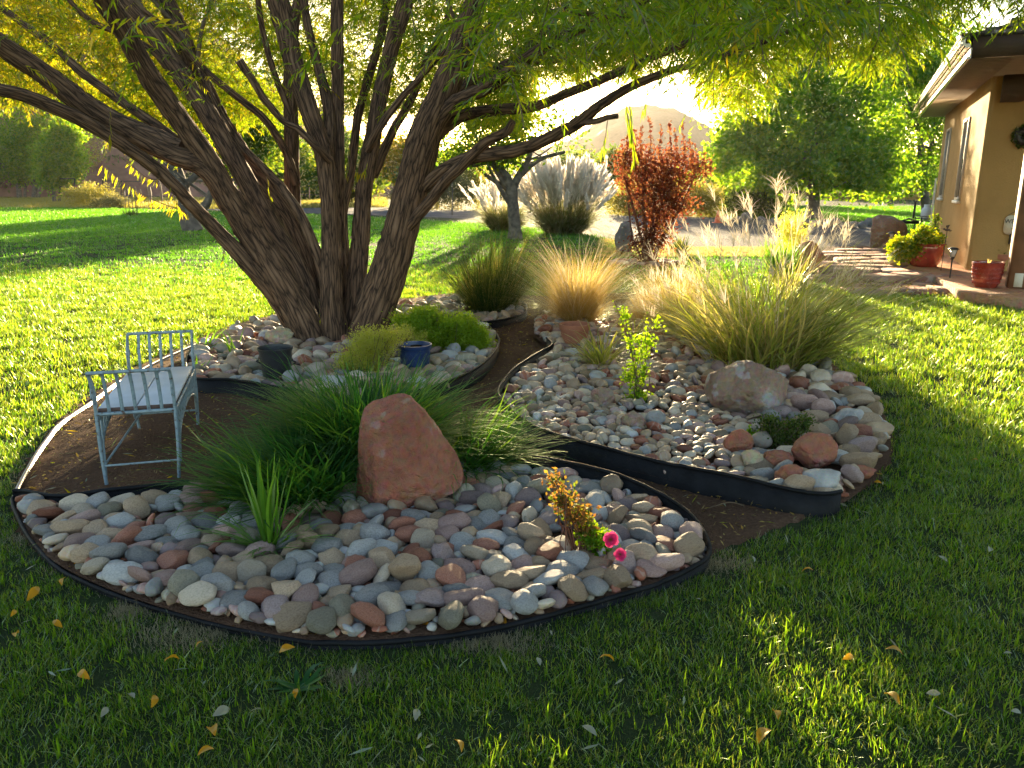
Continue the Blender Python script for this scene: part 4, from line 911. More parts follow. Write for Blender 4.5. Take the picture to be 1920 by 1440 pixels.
# foliage: drooping shoots of narrow leaves
YB = np.array([(-200,230),(0,222),(60,205),(150,215),(220,240),(300,262),(380,235),(450,205),(520,190),(600,230),(680,250),(760,230),(850,250),(930,275),(985,262),(1010,200),(1060,168),(1120,165),(1180,196),(1235,150),(1290,120),(1320,190),(1350,225),(1400,215),(1450,170),(1500,128),(1560,150),(1620,172),(1690,140),(1760,88),(1840,52),(1900,62),(2100,70)], float)
def shoots(n, seed, lo, hi, keep, ln=(.25,.5), nl=20, ll=(.05,.09), lw=.0105, droop=1.0):
    """n shoots: stems + leaves; returns stem MB pieces and leaf MB."""
    r_ = np.random.default_rng(seed); P = r_.uniform(lo, hi, (n, 3)); P = P[keep(P, r_)]; n = len(P)
    az = r_.uniform(0, 2*pi, n); th = r_.uniform(.5, 1.9, n); L = r_.uniform(*ln, n); S = 5
    t = np.linspace(0, 1, S + 1); thh = th[:, None] + (pi * .93 - th[:, None]) * droop * t[None] * .75
    ds = (L / S)[:, None]; h = np.zeros((n, S+1)); z = np.zeros((n, S+1)); tm = (thh[:, 1:] + thh[:, :-1]) / 2
    h[:, 1:] = np.cumsum(np.sin(tm) * ds, 1); z[:, 1:] = np.cumsum(np.cos(tm) * ds, 1)
    C = np.stack([P[:, 0:1] + h*np.cos(az)[:, None], P[:, 1:2] + h*np.sin(az)[:, None], P[:, 2:3] + z], -1)
    # leaves along the shoot
    tt = (np.arange(nl) + .5) / nl * .98; fi = tt * S; i0 = fi.astype(int); f = (fi - i0)[None, :, None]
    B = C[:, i0] * (1 - f) + C[:, np.minimum(i0 + 1, S)] * f; Dd = unit(C[:, np.minimum(i0 + 1, S)] - C[:, i0])
    side = np.stack([-np.sin(az), np.cos(az), np.zeros(n)], -1)[:, None] * np.where(np.arange(nl) % 2, 1, -1)[None, :, None]
    LD = unit(Dd * .75 + side * .6 + np.array([0, 0, -.45]) * droop + r_.normal(0, .25, (n, nl, 3)))
    nr = r_.normal(0, 1, (n, nl, 3)) + np.array([0, 0, .6])
    ml = MB(); leaves(ml, B.reshape(-1, 3), LD.reshape(-1, 3), r_.uniform(*ll, n * nl), lw * r_.uniform(.8, 1.25, n * nl), nrm=nr.reshape(-1, 3), r=r_, shape=.38)
    ms = MB(); wv = side[:, :1] * .0022
    A_, B_ = C - wv, C + wv; V = np.concatenate([A_, B_], 1).reshape(-1, 3); b = (np.arange(n) * 2 * (S+1))[:, None, None]
    q = np.array([[i, i+1, S+2+i, S+1+i] for i in range(S)])[None]; ms.add(V, (b + q).reshape(-1, 4))
    return ml, ms, P
CEN = np.array([-1.4, 8.6])
def kcrown(dens, goldside):
    def f(P, r_):
        q = proj(P); d = np.linalg.norm((P[:, :2] - CEN) / np.array([7.4, 6.4]), axis=1)
        ok = (d < 1) & (q[:, 2] > 2.6) & (P[:, 2] < 3.0 + 4.8 * np.sqrt(np.clip(1 - d**2, 0, 1)))
        yb = np.interp(q[:, 0], YB[:, 0], YB[:, 1]) - 44 * 8 / np.clip(q[:, 2], 3, 20)   # shoots hang down from their base
        yb = yb + np.clip((q[:, 2] - 8.2) * 22, 0, 60) * ((q[:, 0] < 560) & (q[:, 0] > 210))
        yb = yb + 22 * np.sin(q[:, 0] * .031) * np.sin(q[:, 0] * .0117 + 1)
        ok &= q[:, 1] < yb
        inview = (q[:, 1] > -120) & (q[:, 0] > -200) & (q[:, 0] < 2120)
        ok &= inview | (r_.uniform(size=len(P)) < .16)
        # gaps where the sky shows
        g = np.sin(P[:,0]*2.3+1)*np.sin(P[:,1]*2.1+P[:,0])*1.0 + np.sin(P[:,2]*5+P[:,0]*3.1)*.6 + r_.normal(0, .45, len(P))
        dn = np.interp(q[:, 0], [-200, 250, 500, 650, 820, 1250, 1500, 2000], [.85, .85, .75, .55, .9, 1., .85, .85])
        front = np.interp(q[:, 2], [5.5, 7.0, 8.2, 9.2], [.02, .06, .32, 1.0]); front = np.where(q[:, 0] > 1150, np.maximum(front, .8), np.where(q[:, 0] > 880, np.maximum(front, .45), front)); dn = dn * front
        nearsun = np.hypot(q[:, 0] - 1022, q[:, 1] - 192) < 42
        ok &= (r_.uniform(size=len(P)) < dn * (.12 + .88 * (g > -.1))) & ~(nearsun & (r_.uniform(size=len(P)) < .97))
        gold = (r_.uniform(size=len(P)) < np.interp(q[:, 0], [-100, 150, 420, 560, 700, 1900], [.8, .6, .26, .1, .03, .05]))  # autumn gold, thicker on one side, also stands in for backlit glow
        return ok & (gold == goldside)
    return f
lo, hi = (-8.8, 2.2, 2.0), (6.0, 15, 7.6)
DENS = 400000
ml, ms, P_ = shoots(DENS, 21, lo, hi, kcrown(1, False)); print('willow shoots', len(P_))
MLG = ml; ms.build('twigs', M['twig'], WIL)
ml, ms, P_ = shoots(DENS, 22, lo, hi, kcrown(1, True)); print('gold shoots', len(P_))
ML2, MS2 = ml, ms
# low sprigs, sunlight put into gold leaf colour, shaded ones green: along the lowest limb, below the fork limb's tip, on the trunk
ml, ms = ML2, MS2
def sprig(P0, P1, nl, ll, lw, hang=.9, sag=.06, gold=True):
    ml = MLG if P0[0] > .3 else ML2
    P0, P1 = np.array(P0), np.array(P1); t = np.linspace(0, 1, 12)[:, None]; C = P0*(1-t) + P1*t; C[:, 2] -= sag * np.sin(t[:, 0]*pi)
    tube(ms, C, np.linspace(.004, .0015, 12), 4); tt = np.linspace(.04, 1, nl); B = np.column_stack([np.interp(tt, t[:, 0], C[:, k]) for k in range(3)])
    d = unit(P1 - P0); LD = d * .35 + np.array([0, 0, -hang]) + rng.normal(0, .22, (nl, 3)); leaves(ml, B, LD, rng.uniform(ll*.7, ll*1.2, nl), lw, shape=.4, fold=.15)
sprig(at(345,395,7.3), at(192,310,7.1), 34, .1, .016); sprig(at(300,335,7.2), at(240,300,7.0), 18, .08, .014); sprig(at(352,400,7.3), at(320,352,7.25), 16, .09, .015)
sprig(at(205,200,6.9), at(205,270,6.9), 9, .08, .012); sprig(at(1140,222,6.4), at(1128,275,6.4), 8, .11, .012, 1.0); sprig(at(1180,190,6.3), at(1190,300,6.2), 22, .13, .014, 1.2, .0)
sprig(at(1172,190,6.3), at(1186,268,6.2), 14, .12, .014, 1.2, .0); sprig(at(1215,160,6.1), at(1205,205,6.1), 10, .1, .012, 1.1); sprig(at(420,470,7.6), at(412,486,7.6), 4, .06, .012)
sprig(at(500,330,7.6), at(510,370,7.6), 6, .08, .014); sprig(at(690,300,7.6), at(668,320,7.5), 16, .09, .013); sprig(at(655,270,8), at(650,330,7.9), 10, .09, .013); sprig(at(598,560,7.7), at(600,600,7.6), 14, .05, .008)
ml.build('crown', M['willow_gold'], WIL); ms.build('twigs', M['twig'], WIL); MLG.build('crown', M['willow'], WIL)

for ch in WIL.children: ch.matrix_parent_inverse = Matrix.Translation((-WB[0], -WB[1], 0))
# ------------------------------------------------------------------ other trees and shrubs
def leaf_plant(name, label, cat, base, trunks, ells, leafmat, ncl, per, ll, lw, clr, barkmat='bark_old', group=None, seed=0, cut=.0, branches=14, part='crown', upward=0.0, surf=2.4, shape=.5, flat=.0):
    """base: px on the ground (or (px,py,Y)); trunks: list of [(px,py,w)...]; ells: [(px,py,rx,ry[,depth offset, depth ratio])]."""
    r_ = np.random.default_rng(seed + 77); b = gnd(*base) if len(base) == 2 else np.array([at(base[0], 345, base[2])[0], base[2], 0.0])
    Yd = b[1]; sc = Yd / FPX / .97
    o = empty(name, (b[0], b[1], 0), label, cat, group)
    inv = Matrix.Translation((-b[0], -b[1], 0))
    mt = MB(); E = []
    for e in ells:
        c = at(e[0], e[1], Yd + (e[4] if len(e) > 4 else 0)); rx = e[2] * sc; rz = e[3] * sc; E.append((c, np.array([rx, rx * (e[5] if len(e) > 5 else .9), rz])))
    for tr in trunks:
        A = np.array(tr, float); P = at(A[:, 0], A[:, 1], np.full(len(A), Yd)); 
        if len(tr) and tr[0][1] >= base[1] - 8: P[0, 2] = -.05
        n = 18; Q = smooth_path(np.column_stack([P, A[:, 2] / 2 * sc]), n); tube(mt, Q[:, :3], Q[:, 3], 12, rough=.05, seed=seed)
        tip = Q[-1, :3]
        for _ in range(branches // max(1, len(trunks))):
            c, rr = E[r_.integers(len(E))]; s0 = Q[r_.integers(n // 2, n), :3]; e1 = c + unit(r_.normal(size=3)) * rr * r_.uniform(.3, .85); m1 = (s0 + e1) / 2 + np.array([0, 0, -.08 * np.linalg.norm(e1 - s0)])
            B = smooth_path(np.array([s0, m1, e1]), 9); tube(mt, B, np.linspace(max(Q[-1, 3] * .5, .012), .008, 9), 6)
    if mt.n:
        for i_, V in enumerate(mt.V): mt.V[i_] = V - np.array([b[0], b[1], 0], np.float32)
        mt.build('trunk', M[barkmat], o, smooth=True)
    vol = np.array([np.prod(rr) ** .8 for c, rr in E]); vol /= vol.sum(); ml = MB(); k = r_.choice(len(E), ncl, p=vol)
    C = np.array([E[j][0] for j in k]); RR = np.array([E[j][1] for j in k]); u = unit(r_.normal(size=(ncl, 3)))
    cc = C + u * RR * (r_.uniform(0, 1, ncl) ** (1 / surf))[:, None]
    g = np.sin(cc[:, 0] / clr * .9 + seed) * np.sin(cc[:, 2] / clr * .8 + 1) + np.sin(cc[:, 1] / clr * .7) * .5
    cc = cc[(g > cut - 1.2) & (cc[:, 2] > .02)]; n = len(cc) * per; out = unit(cc - C.mean(0))
    s_ = clr * r_.uniform(.6, 1.3, len(cc)); P = np.repeat(cc, per, 0) + r_.normal(size=(n, 3)) * np.repeat(s_, per)[:, None] * np.array([1, 1, 1 - flat]) * .6
    P[:, 2] = np.maximum(P[:, 2], .02)
    D = np.repeat(out, per, 0) * .5 + r_.normal(0, .7, (n, 3)) + np.array([0, 0, upward]); leaves(ml, P, D, ll * r_.uniform(.7, 1.3, n), lw * r_.uniform(.8, 1.2, n), r=r_, shape=shape)
    ml.V = [V - np.array([b[0], b[1], 0], np.float32) for V in ml.V]
    ml.build(part, M[leafmat], o); return o
leaf_plant('maple_tree', 'big round-crowned green tree with a short dark trunk beyond the drive', 'tree', (1527,412), [[(1528,416,30),(1527,395,21),(1526,370,20),(1524,330,16),(1518,260,10)]],
    [(1520,278,130,74),(1410,275,70,60),(1640,300,80,60),(1500,190,100,75),(1600,205,80,80),(1440,325,90,26),(1580,325,85,26),(1370,250,48,45),(1530,130,70,45),(1350,300,40,30)], 'maple', 1000, 42, .19, .16, .5, seed=1, branches=26, cut=.55)
leaf_plant('tree', 'slender-trunked leafy tree rising just behind the stucco house', 'tree', (1736,402), [[(1738,404,17),(1733,360,14),(1728,300,12),(1724,240,9)],[(1731,330,9),(1745,280,8),(1750,230,6)]],
    [(1720,200,90,80),(1800,180,90,90),(1680,325,75,42),(1650,140,75,60),(1735,100,110,60),(1760,300,60,40),(1640,250,40,40)], 'maple', 700, 42, .19, .15, .5, seed=2, branches=20, cut=.3)
leaf_plant('young_tree', 'small spreading tree with pale patches on its dark trunk in front of the pampas grass', 'tree', (965,448), [[(966,452,30),(965,425,22),(962,390,21),(958,350,22)],[(958,352,18),(945,325,14),(920,305,9),(880,312,6)],[(962,352,17),(975,325,13),(990,300,10),(1000,255,8)],[(970,335,10),(1010,300,8),(1060,285,5)]],
    [(900,262,70,40),(990,238,70,28),(935,290,44,20),(1062,250,38,14),(858,290,38,28),(960,215,75,28),(900,222,50,25)], 'tree_green', 190, 34, .13, .085, .36, barkmat='bark_pale', seed=3, branches=18, cut=.3)
leaf_plant('leaning_tree', 'leafy tree with a thick grey leaning trunk standing on the lawn behind the willow', 'tree', (362,433), [[(365,437,36),(352,408,30),(346,370,24),(330,320,22),(305,275,18),(290,235,12)],[(358,405,20),(385,385,16),(396,360,12),(420,300,8)],[(345,350,14),(400,300,10),(450,260,8)]],
    [(300,200,95,50),(440,240,75,60),(500,285,38,38),(380,170,90,50),(200,190,80,40),(460,310,45,22),(520,230,40,40)], 'tree_green', 620, 40, .14, .09, .4, seed=4, branches=22, cut=.2)
LFT = [((22,374),[(37,372,10),(33,340,7)],[(20,285,70,52),(-40,275,60,60),(40,235,40,30)],'broad dark green tree at the far side of the lawn, standing by the fence end'),
       ((63,374),[(63,372,9),(66,335,6)],[(75,290,55,48),(95,250,38,32),(55,325,40,18)],'dense bushy green tree in the middle of the trio beyond the lawn'),
       ((103,381),[(102,381,7),(100,340,6)],[(112,300,40,46),(125,255,25,30),(100,335,25,16)],'thin-stemmed bushy tree beside the black gate frame')]
for k, (b_, t_, e_, lab) in enumerate(LFT):
    leaf_plant('orchard_tree', lab, 'tree', b_, [t_, [(t_[0][0]+9, t_[0][1]+1, 5), (t_[0][0]+12, t_[0][1]-40, 4)]], e_, 'maple', 420, 36, .26, .16, .55, seed=10 + k, group='trees beyond the lawn by the fence', cut=.1)
    leaf_plant('tall_shrub', ['silvery yellow shrub top behind the broad dark green tree','silvery yellow shrub behind the middle bushy tree','silvery yellow shrub behind the thin-stemmed tree'][k], 'shrub', (b_[0] + 14, b_[1] - 6), [], [(e_[0][0] + 12, e_[0][1] - 30, 55, 45), (e_[0][0] + 30, e_[0][1] - 55, 22, 30)], 'rabbit', 160, 34, .34, .08, .7, seed=15 + k, upward=.6, part='foliage')
leaf_plant('yellow_bush', 'low yellow-green bush at the edge of the lawn near the black gate', 'shrub', (160,388), [], [(150,372,32,16),(180,368,30,20),(205,378,18,12)], 'rabbit', 110, 44, .2, .05, .35, seed=20, upward=.7, part='foliage')
leaf_plant('green_bush', 'low grey-green bush next to the low yellow bush at the lawn edge', 'shrub', (208,390), [], [(212,380,24,10),(190,383,16,8)], 'sage', 60, 40, .16, .07, .3, seed=21, part='foliage')
BU = [('large_bush','olive scrubby bush beyond the drive between willow and young tree',(835,394),[(850,362,42,30),(815,368,30,24)],'sage',160),
      ('large_bush','tall yellow-brown bush just behind the olive scrubby one',(885,392),[(882,338,28,34),(900,365,24,26)],'rabbit',120),
      ('large_bush','grey-green bush with sunlit tips beside the willow trunk',(768,392),[(780,366,34,24),(755,372,24,18)],'sage',100),
      ('large_bush','yellow flowering bush between the pampas grass and red shrub',(1178,404),[(1175,380,36,22),(1195,370,22,22)],'rabbit',130),
      ('large_bush','pale rabbitbrush behind the red shrub beside the traffic cone',(1308,407),[(1312,380,38,26),(1290,372,26,22),(1332,390,18,16)],'rabbit',150),
      ('large_bush','dark round bush between the traffic cone and the big round tree',(1412,410),[(1410,380,42,30),(1440,388,24,20),(1395,370,24,22)],'darkshrub',190)]
for k, (nm, lab, b_, e_, mt_, n_) in enumerate(BU):
    leaf_plant(nm, lab, 'bush', b_, [], e_, mt_, n_, 46, .13 if mt_ == 'darkshrub' else .2, .09 if mt_ == 'darkshrub' else .05, .4, seed=30 + k, upward=.5 if mt_ != 'darkshrub' else .1, part='foliage')
FT = [('far_tree','tall loose far tree filling the gap between the willow stems',(640,0,60),[(650,300,50,45),(610,330,40,30),(690,320,34,34)],'tree_green'),
      ('far_tree','loose far tree behind the low willow limbs by the wire fence',(540,0,62),[(540,310,50,40),(500,335,36,26)],'tree_green'),
      ('far_tree','loose far tree just past the thick willow trunk',(745,0,60),[(750,300,42,38),(780,320,34,30)],'tree_yellow'),
      ('far_tree','hazy rounded tree below the mountain beside the pampas plumes',(1080,0,120),[(1080,315,38,24),(1050,325,25,18),(1105,330,20,16)],'tree_green'),
      ('far_tree','upright conifer-like tree between pampas grass and red shrub',(1146,0,75),[(1146,345,20,26),(1140,318,14,20),(1150,300,8,14)],'tree_green'),
      ('far_tree','dense green tree behind the pale rabbitbrush',(1345,0,62),[(1345,360,45,30),(1300,355,35,25),(1370,335,38,30)],'maple'),
      ('far_tree','dark green tree filling the gap behind the dark round bush',(1440,0,66),[(1440,360,50,28),(1470,340,40,40)],'maple'),
      ('far_tree','yellow-green tree beyond the meadow near the far white-roofed house',(1690,0,95),[(1700,350,36,28),(1650,330,40,30),(1730,335,40,30)],'rabbit'),
      ('far_tree','tall far tree behind the big round-crowned tree',(1560,0,110),[(1560,300,70,55),(1500,310,60,50)],'tree_green'),
      ('far_tree','small hazy tree on the slope below the sun',(1010,0,130),[(1010,335,30,18),(985,330,22,18)],'tree_green'),
      ('far_tree','scrubby far tree seen between the willow stems',(655,0,70),[(655,345,40,30),(690,335,30,26)],'sage'),
      ('far_tree','low far tree behind the willow and the wire fence',(585,0,85),[(585,352,34,22),(545,355,30,16)],'tree_green'),
      ('far_tree','green tree behind the olive bush between willow and young tree',(820,0,58),[(830,325,50,24),(780,335,36,20),(870,318,34,22)],'tree_green')]
for k, (nm, lab, b_, e_, mt_) in enumerate(FT):
    leaf_plant(nm, lab, 'tree', b_, [[(b_[0], 372, 8), (b_[0], 345, 6)]], e_, mt_, 170, 36, .0045 * b_[2], .0032 * b_[2], .0085 * b_[2], seed=50 + k, branches=4)
# red smoke-coloured shrub
leaf_plant('red_shrub', 'tall vase-shaped shrub with copper-red leaves in its stone-edged bed', 'shrub', (1212,493),
    [[(1208,496,10),(1205,460,6),(1190,400,5),(1170,330,3)],[(1212,496,12),(1212,440,7),(1205,380,5),(1212,300,3)],[(1216,496,10),(1225,440,6),(1240,380,5),(1260,300,3)],[(1220,496,9),(1245,440,6),(1280,380,4),(1310,310,3)],[(1210,496,7),(1222,420,5),(1230,340,4)],[(1206,496,6),(1196,470,5),(1180,440,3)]],
    [(1205,315,38,32),(1265,320,42,34),(1235,350,52,34),(1180,300,22,26),(1300,315,26,22),(1230,395,38,30),(1270,380,30,22),(1225,440,30,26),(1196,462,18,22),(1175,340,18,16),(1235,455,20,24)], 'redleaf', 520, 24, .06, .036, .2, barkmat='redtwig', seed=71, branches=30, cut=.45, surf=2.4, upward=.3)
rs = bpy.data.objects['red_shrub']; ml = MB(); ms = MB(); b = np.array(rs.location)
for (x, yt, yb) in [(1216,222,300),(1190,243,300),(1204,236,300),(1240,234,300),(1255,229,300),(1266,244,310),(1279,228,300),(1292,262,310),(1302,270,320),(1176,250,300),(1166,280,320),(1320,290,330),(1330,300,330)]:
    P0, P1 = at(x + rng.uniform(-8, 8), yb, b[1]), at(x, yt, b[1] + rng.normal(0, .3)); C = smooth_path(np.array([P0, (P0+P1)/2 + rng.normal(0, .03, 3), P1]), 8); tube(ms, C - b, np.linspace(.008, .003, 8), 5)
    n = 60; t = rng.uniform(0, 1, n); B = np.column_stack([np.interp(t, np.linspace(0,1,8), C[:, k]) for k in range(3)]); leaves(ml, B - b, rng.normal(0, .7, (n, 3)) + [0, 0, .5], rng.uniform(.05, .09, n), .04, shape=.5)
ml.build('crown', M['redleaf'], rs); ms.build('twigs', M['redtwig'], rs)

# ------------------------------------------------------------------ hills
def hill(name, prof, r0, r1, mat, nr=46, na=220, rough=1.0, curve=1.3, kind='structure'):
    pr = np.array(prof, float); px = np.linspace(pr[0, 0], pr[-1, 0], na); py = np.interp(px, pr[:, 0], pr[:, 1])
    d = ray(px, py); hor = np.hypot(d[:, 0], d[:, 1]); u = np.column_stack([d[:, 0], d[:, 1]]) / hor[:, None]; H = np.maximum(EYE[2] + d[:, 2] / hor * r1, -.5)
    t = np.linspace(0, 1.5, nr); V = []
    for tt in t:
        r_ = r0 + (r1 - r0) * tt; s_ = (1 - (1 - min(tt, 1)) ** curve) if tt <= 1 else 1 - (tt - 1) * .5
        V.append(np.column_stack([u * r_, np.maximum(H * s_, -.5)]))
    V = np.array(V); P = V.reshape(-1, 3); n = nz(P, .035 * 150 / r1 * 2, 3, 5) * rough * r1 * .02 + nz(P, .2 * 150 / r1 * 2, 9, 3) * rough * r1 * .004
    n *= np.clip(P[:, 2] / (.02 * r1), 0, 1); P = P + np.column_stack([n * 0, n * 0, n]); P[:, 2] = np.where(V.reshape(-1,3)[:, 2] < .3, -.4, P[:, 2])
    i = (np.arange(nr-1)[:, None] * na + np.arange(na-1)[None]).ravel(); mb = MB(); mb.add(P, np.stack([i, i+1, i+na+1, i+na], -1))
    return tag(mb.build(name, M[mat], smooth=True), kind=kind), P.reshape(nr, na, 3)
_, HP = hill('hillside', [(-700,-420),(-400,-330),(-200,-250),(0,-150),(100,-60),(200,-60),(300,-5),(400,75),(500,165),(600,230),(700,278),(800,310),(900,332),(1000,344)], 108, 190, 'hill', rough=1.6)
hill('mountain', [(560,345),(700,330),(850,305),(960,292),(1040,280),(1090,262),(1130,230),(1170,211),(1215,204),(1262,207),(1300,224),(1350,262),(1420,292),(1520,310),(1650,325),(1800,335),(2000,345)], 300, 480, 'mount', rough=.6, curve=1.6)
hill('far_hills', [(1500,340),(1600,322),(1750,300),(2000,290),(2400,300),(2800,330)], 260, 520, 'mount', rough=.6)
# sagebrush on the hillside: one scatter
r_ = np.random.default_rng(5); ml = MB(); hp = HP[2:30].reshape(-1, 3); hp = hp[r_.integers(0, len(hp), 2600)] + r_.normal(0, 1.2, (2600, 3)) * [1, 1, .05]
n = 30; P = np.repeat(hp, n, 0) + r_.normal(size=(len(hp) * n, 3)) * np.repeat(r_.uniform(.3, 1.0, len(hp)), n)[:, None] * [1, 1, .6]; 
leaves(ml, P, r_.normal(size=P.shape) + [0, 0, .8], .55, .3, r=r_); tag(ml.build('sagebrush', M['sage']), 'grey-green sagebrush scattered over the red hillside', 'sagebrush', kind='stuff')
for k, (x, y, s_, lab) in enumerate([(165,300,1.0,'pale spreading brush clump on the red slope beside the orchard trees'),(195,318,.8,'smaller pale brush clump low on the red slope'),(620,310,.8,'brush clump on the slope seen between willow stems')]):
    leaf_plant('slope_brush', lab, 'shrub', (x, 0, 112), [], [(x, y + 15, 26 * s_, 18 * s_),(x+12, y + 5, 18 * s_, 16 * s_)], 'sage', 90, 36, .4, .1, .7, seed=90 + k, upward=.7, part='foliage')
# ------------------------------------------------------------------ garden plants
def clump(name, label, cat, g, parts, group=None):
    """g: ground point; parts: list of (part name, material, fn(mb, r)) in local coordinates."""
    o = empty(name, (g[0], g[1], g[2]), label, cat, group)
    for k, (pn, mt_, fn) in enumerate(parts):
        mb = MB(); fn(mb, np.random.default_rng(hash_(label) + k)); mb.build(pn, M[mt_], o)
    return o
def hash_(s): return sum(ord(c) * (i + 1) for i, c in enumerate(s)) % 100000
def tuftf(n, rad, az, th, bend, ln, wd, S=6, ez=0.0, sq=1.0, wp=2.2, tw=.5):
    def f(mb, r):
        a = r.uniform(0, 2*pi, n); q = rad * np.sqrt(r.uniform(0, 1, n)); root = np.column_stack([q*np.cos(a), q*np.sin(a)*sq, np.full(n, ez)])
        A = r.uniform(*az, n) if az else a + r.normal(0, .5, n)
        blades(mb, root, A, np.abs(r.uniform(*th, n)), r.uniform(*bend, n), r.uniform(*ln, n), wd * r.uniform(.7, 1.3, n), S, wp=wp, twist=r.uniform(-tw, tw, n), r=r)
    return f
def multi(*fs):
    def f(mb, r):
        for g_ in fs: g_(mb, r)
    return f
# long-leaved clump behind the red boulder: blades lie over to both sides
g = gnd(690, 880, .02)
clump('long_leaved_clump', 'wide clump of long dark green strap leaves fanning out behind the red boulder', 'plant', g, [
    ('leaves', 'lily', multi(tuftf(900, .2, (2.5, 4.5), (.4, 1.15), (.5, 1.1), (.5, .95), .0145, 7),
                             tuftf(450, .18, (3.6, 5.0), (.3, 1.1), (.7, 1.3), (.4, .75), .0135, 7),
                             tuftf(800, .2, (-.9, .9), (.4, 1.2), (.5, 1.1), (.5, .95), .0145, 7),
                             tuftf(450, .2, (.4, 2.6), (.1, .8), (.3, 1.2), (.4, .75), .0135, 7),
                             tuftf(450, .2, None, (.0, .5), (.2, 1.0), (.38, .7), .0135, 6),
                             tuftf(50, .1, (2.4, 4.6), (.5, .9), (.2, .5), (.7, .98), .006, 6)))])
g = gnd(560, 940, .03)
clump('long_leaved_clump', 'lower clump of dark strap leaves flopping over the pebbles beside the small spiky plant', 'plant', g, [
    ('leaves', 'lily', multi(tuftf(700, .22, (2.2, 5.2), (.5, 1.2), (.3, .9), (.35, .7), .0135, 6), tuftf(450, .2, None, (.1, .9), (.5, 1.1), (.25, .5), .0135, 6)))])
g = gnd(870, 880, .03)
clump('long_leaved_clump', 'sunlit clump of thin green leaves lying over the black edging beyond the red boulder', 'plant', g, [
    ('leaves', 'lily', multi(tuftf(500, .18, (-1.2, .9), (.5, 1.2), (.3, .8), (.3, .6), .012, 6), tuftf(260, .16, None, (.2, 1.0), (.5, 1.0), (.2, .45), .012, 6)))])
g = gnd(508, 1036, .05)
clump('spiky_plant', 'small bright green plant of upright spiky blades growing among the cobbles', 'plant', g, [
    ('leaves', 'yucca', multi(tuftf(30, .02, None, (.0, .32), (.0, .3), (.3, .48), .013, 6, wp=3), tuftf(20, .02, (2.5, 3.9), (.7, 1.1), (.3, .8), (.26, .4), .011, 6, wp=3), tuftf(22, .02, (-.7, .9), (.5, 1.1), (.3, .9), (.24, .42), .011, 6, wp=3),
                              tuftf(14, .02, (3.9, 5.3), (.8, 1.2), (.4, .8), (.15, .3), .011, 6, wp=3)))])
g = gnd(515, 955, .04)
clump('spiky_shoots', 'few tall thin yellow-green shoots standing up from the strap-leaved clump', 'plant', g, [
    ('leaves', 'yucca', multi(tuftf(9, .05, (2.4, 3.6), (.2, .6), (.1, .4), (.3, .5), .006, 6)))])
# dark rush
g = gnd(920, 588, .03)
clump('rush_clump', 'dense dark green rush clump with stiff upright needles on the short edged bed', 'ornamental grass', g, [
    ('leaves', 'dark_grass', multi(tuftf(1200, .26, None, (.05, .9), (.0, .35), (.65, 1.2), .007, 4), tuftf(340, .28, None, (.4, .95), (.8, 1.4), (.5, .9), .008, 6), tuftf(200, .2, (-.9, .9), (.5, .9), (.05, .3), (.9, 1.4), .0045, 4))),
    ('seed_heads', 'stipa', tuftf(60, .15, None, (.2, .7), (.1, .3), (.7, 1.0), .005, 4))])
# golden feather grasses
def stipa(px, py, s_, label, n=1500):
    g = gnd(px, py, .05)
    return clump('golden_grass', label, 'ornamental grass', g, [('leaves', 'stipa', multi(tuftf(n, .1 * s_, None, (.1, 1.0), (.6, 1.35), (.55 * s_, 1.0 * s_), .0036, 7), tuftf(n // 3, .1 * s_, None, (.0, .5), (.2, .8), (.5 * s_, .85 * s_), .0034, 6))),
        ('seed_heads', 'plume', tuftf(n // 7, .1 * s_, None, (.15, .8), (.4, 1.0), (.75 * s_, 1.1 * s_), .004, 6))])
stipa(1083, 612, 1.2, 'rounded clump of golden feather grass behind the terracotta pot', 1900)
stipa(1262, 622, 1.0, 'golden feather grass clump behind the tall maiden grass', 1100)
stipa(1205, 612, .6, 'small golden feather grass beside the back edging', 500)
# maiden grass with pale plumes
def plume_heads(n, rad, L, thr, azr=None, fr=.16, nfr=14, root=(0, 0)):
    """Stalks ending in drooping finger-like plumes."""
    def f(mb, r):
        a = r.uniform(0, 2*pi, n); q = rad * np.sqrt(r.uniform(0, 1, n)); rt = np.column_stack([q*np.cos(a)+root[0], q*np.sin(a)+root[1], np.zeros(n)])
        A = r.uniform(*azr, n) if azr else r.uniform(0, 2*pi, n)
        P = blades(mb, rt, A, r.uniform(*thr, n), r.uniform(.1, .5, n), r.uniform(*L, n), .004, 6, r=r, wp=5)
        tip, pre = P[:, -1], P[:, -2]; d = unit(tip - pre)
        for k in range(nfr):
            b = tip - d * r.uniform(0, fr * .5, (n, 1)); aa = A + r.normal(0, .8, n)
            blades(mb, b, aa, r.uniform(.1, .9, n), r.uniform(.5, 1.3, n), r.uniform(fr * .7, fr * 1.4, n), .0045, 4, r=r, wp=3)
    return f
g = gnd(1425, 690, .05)
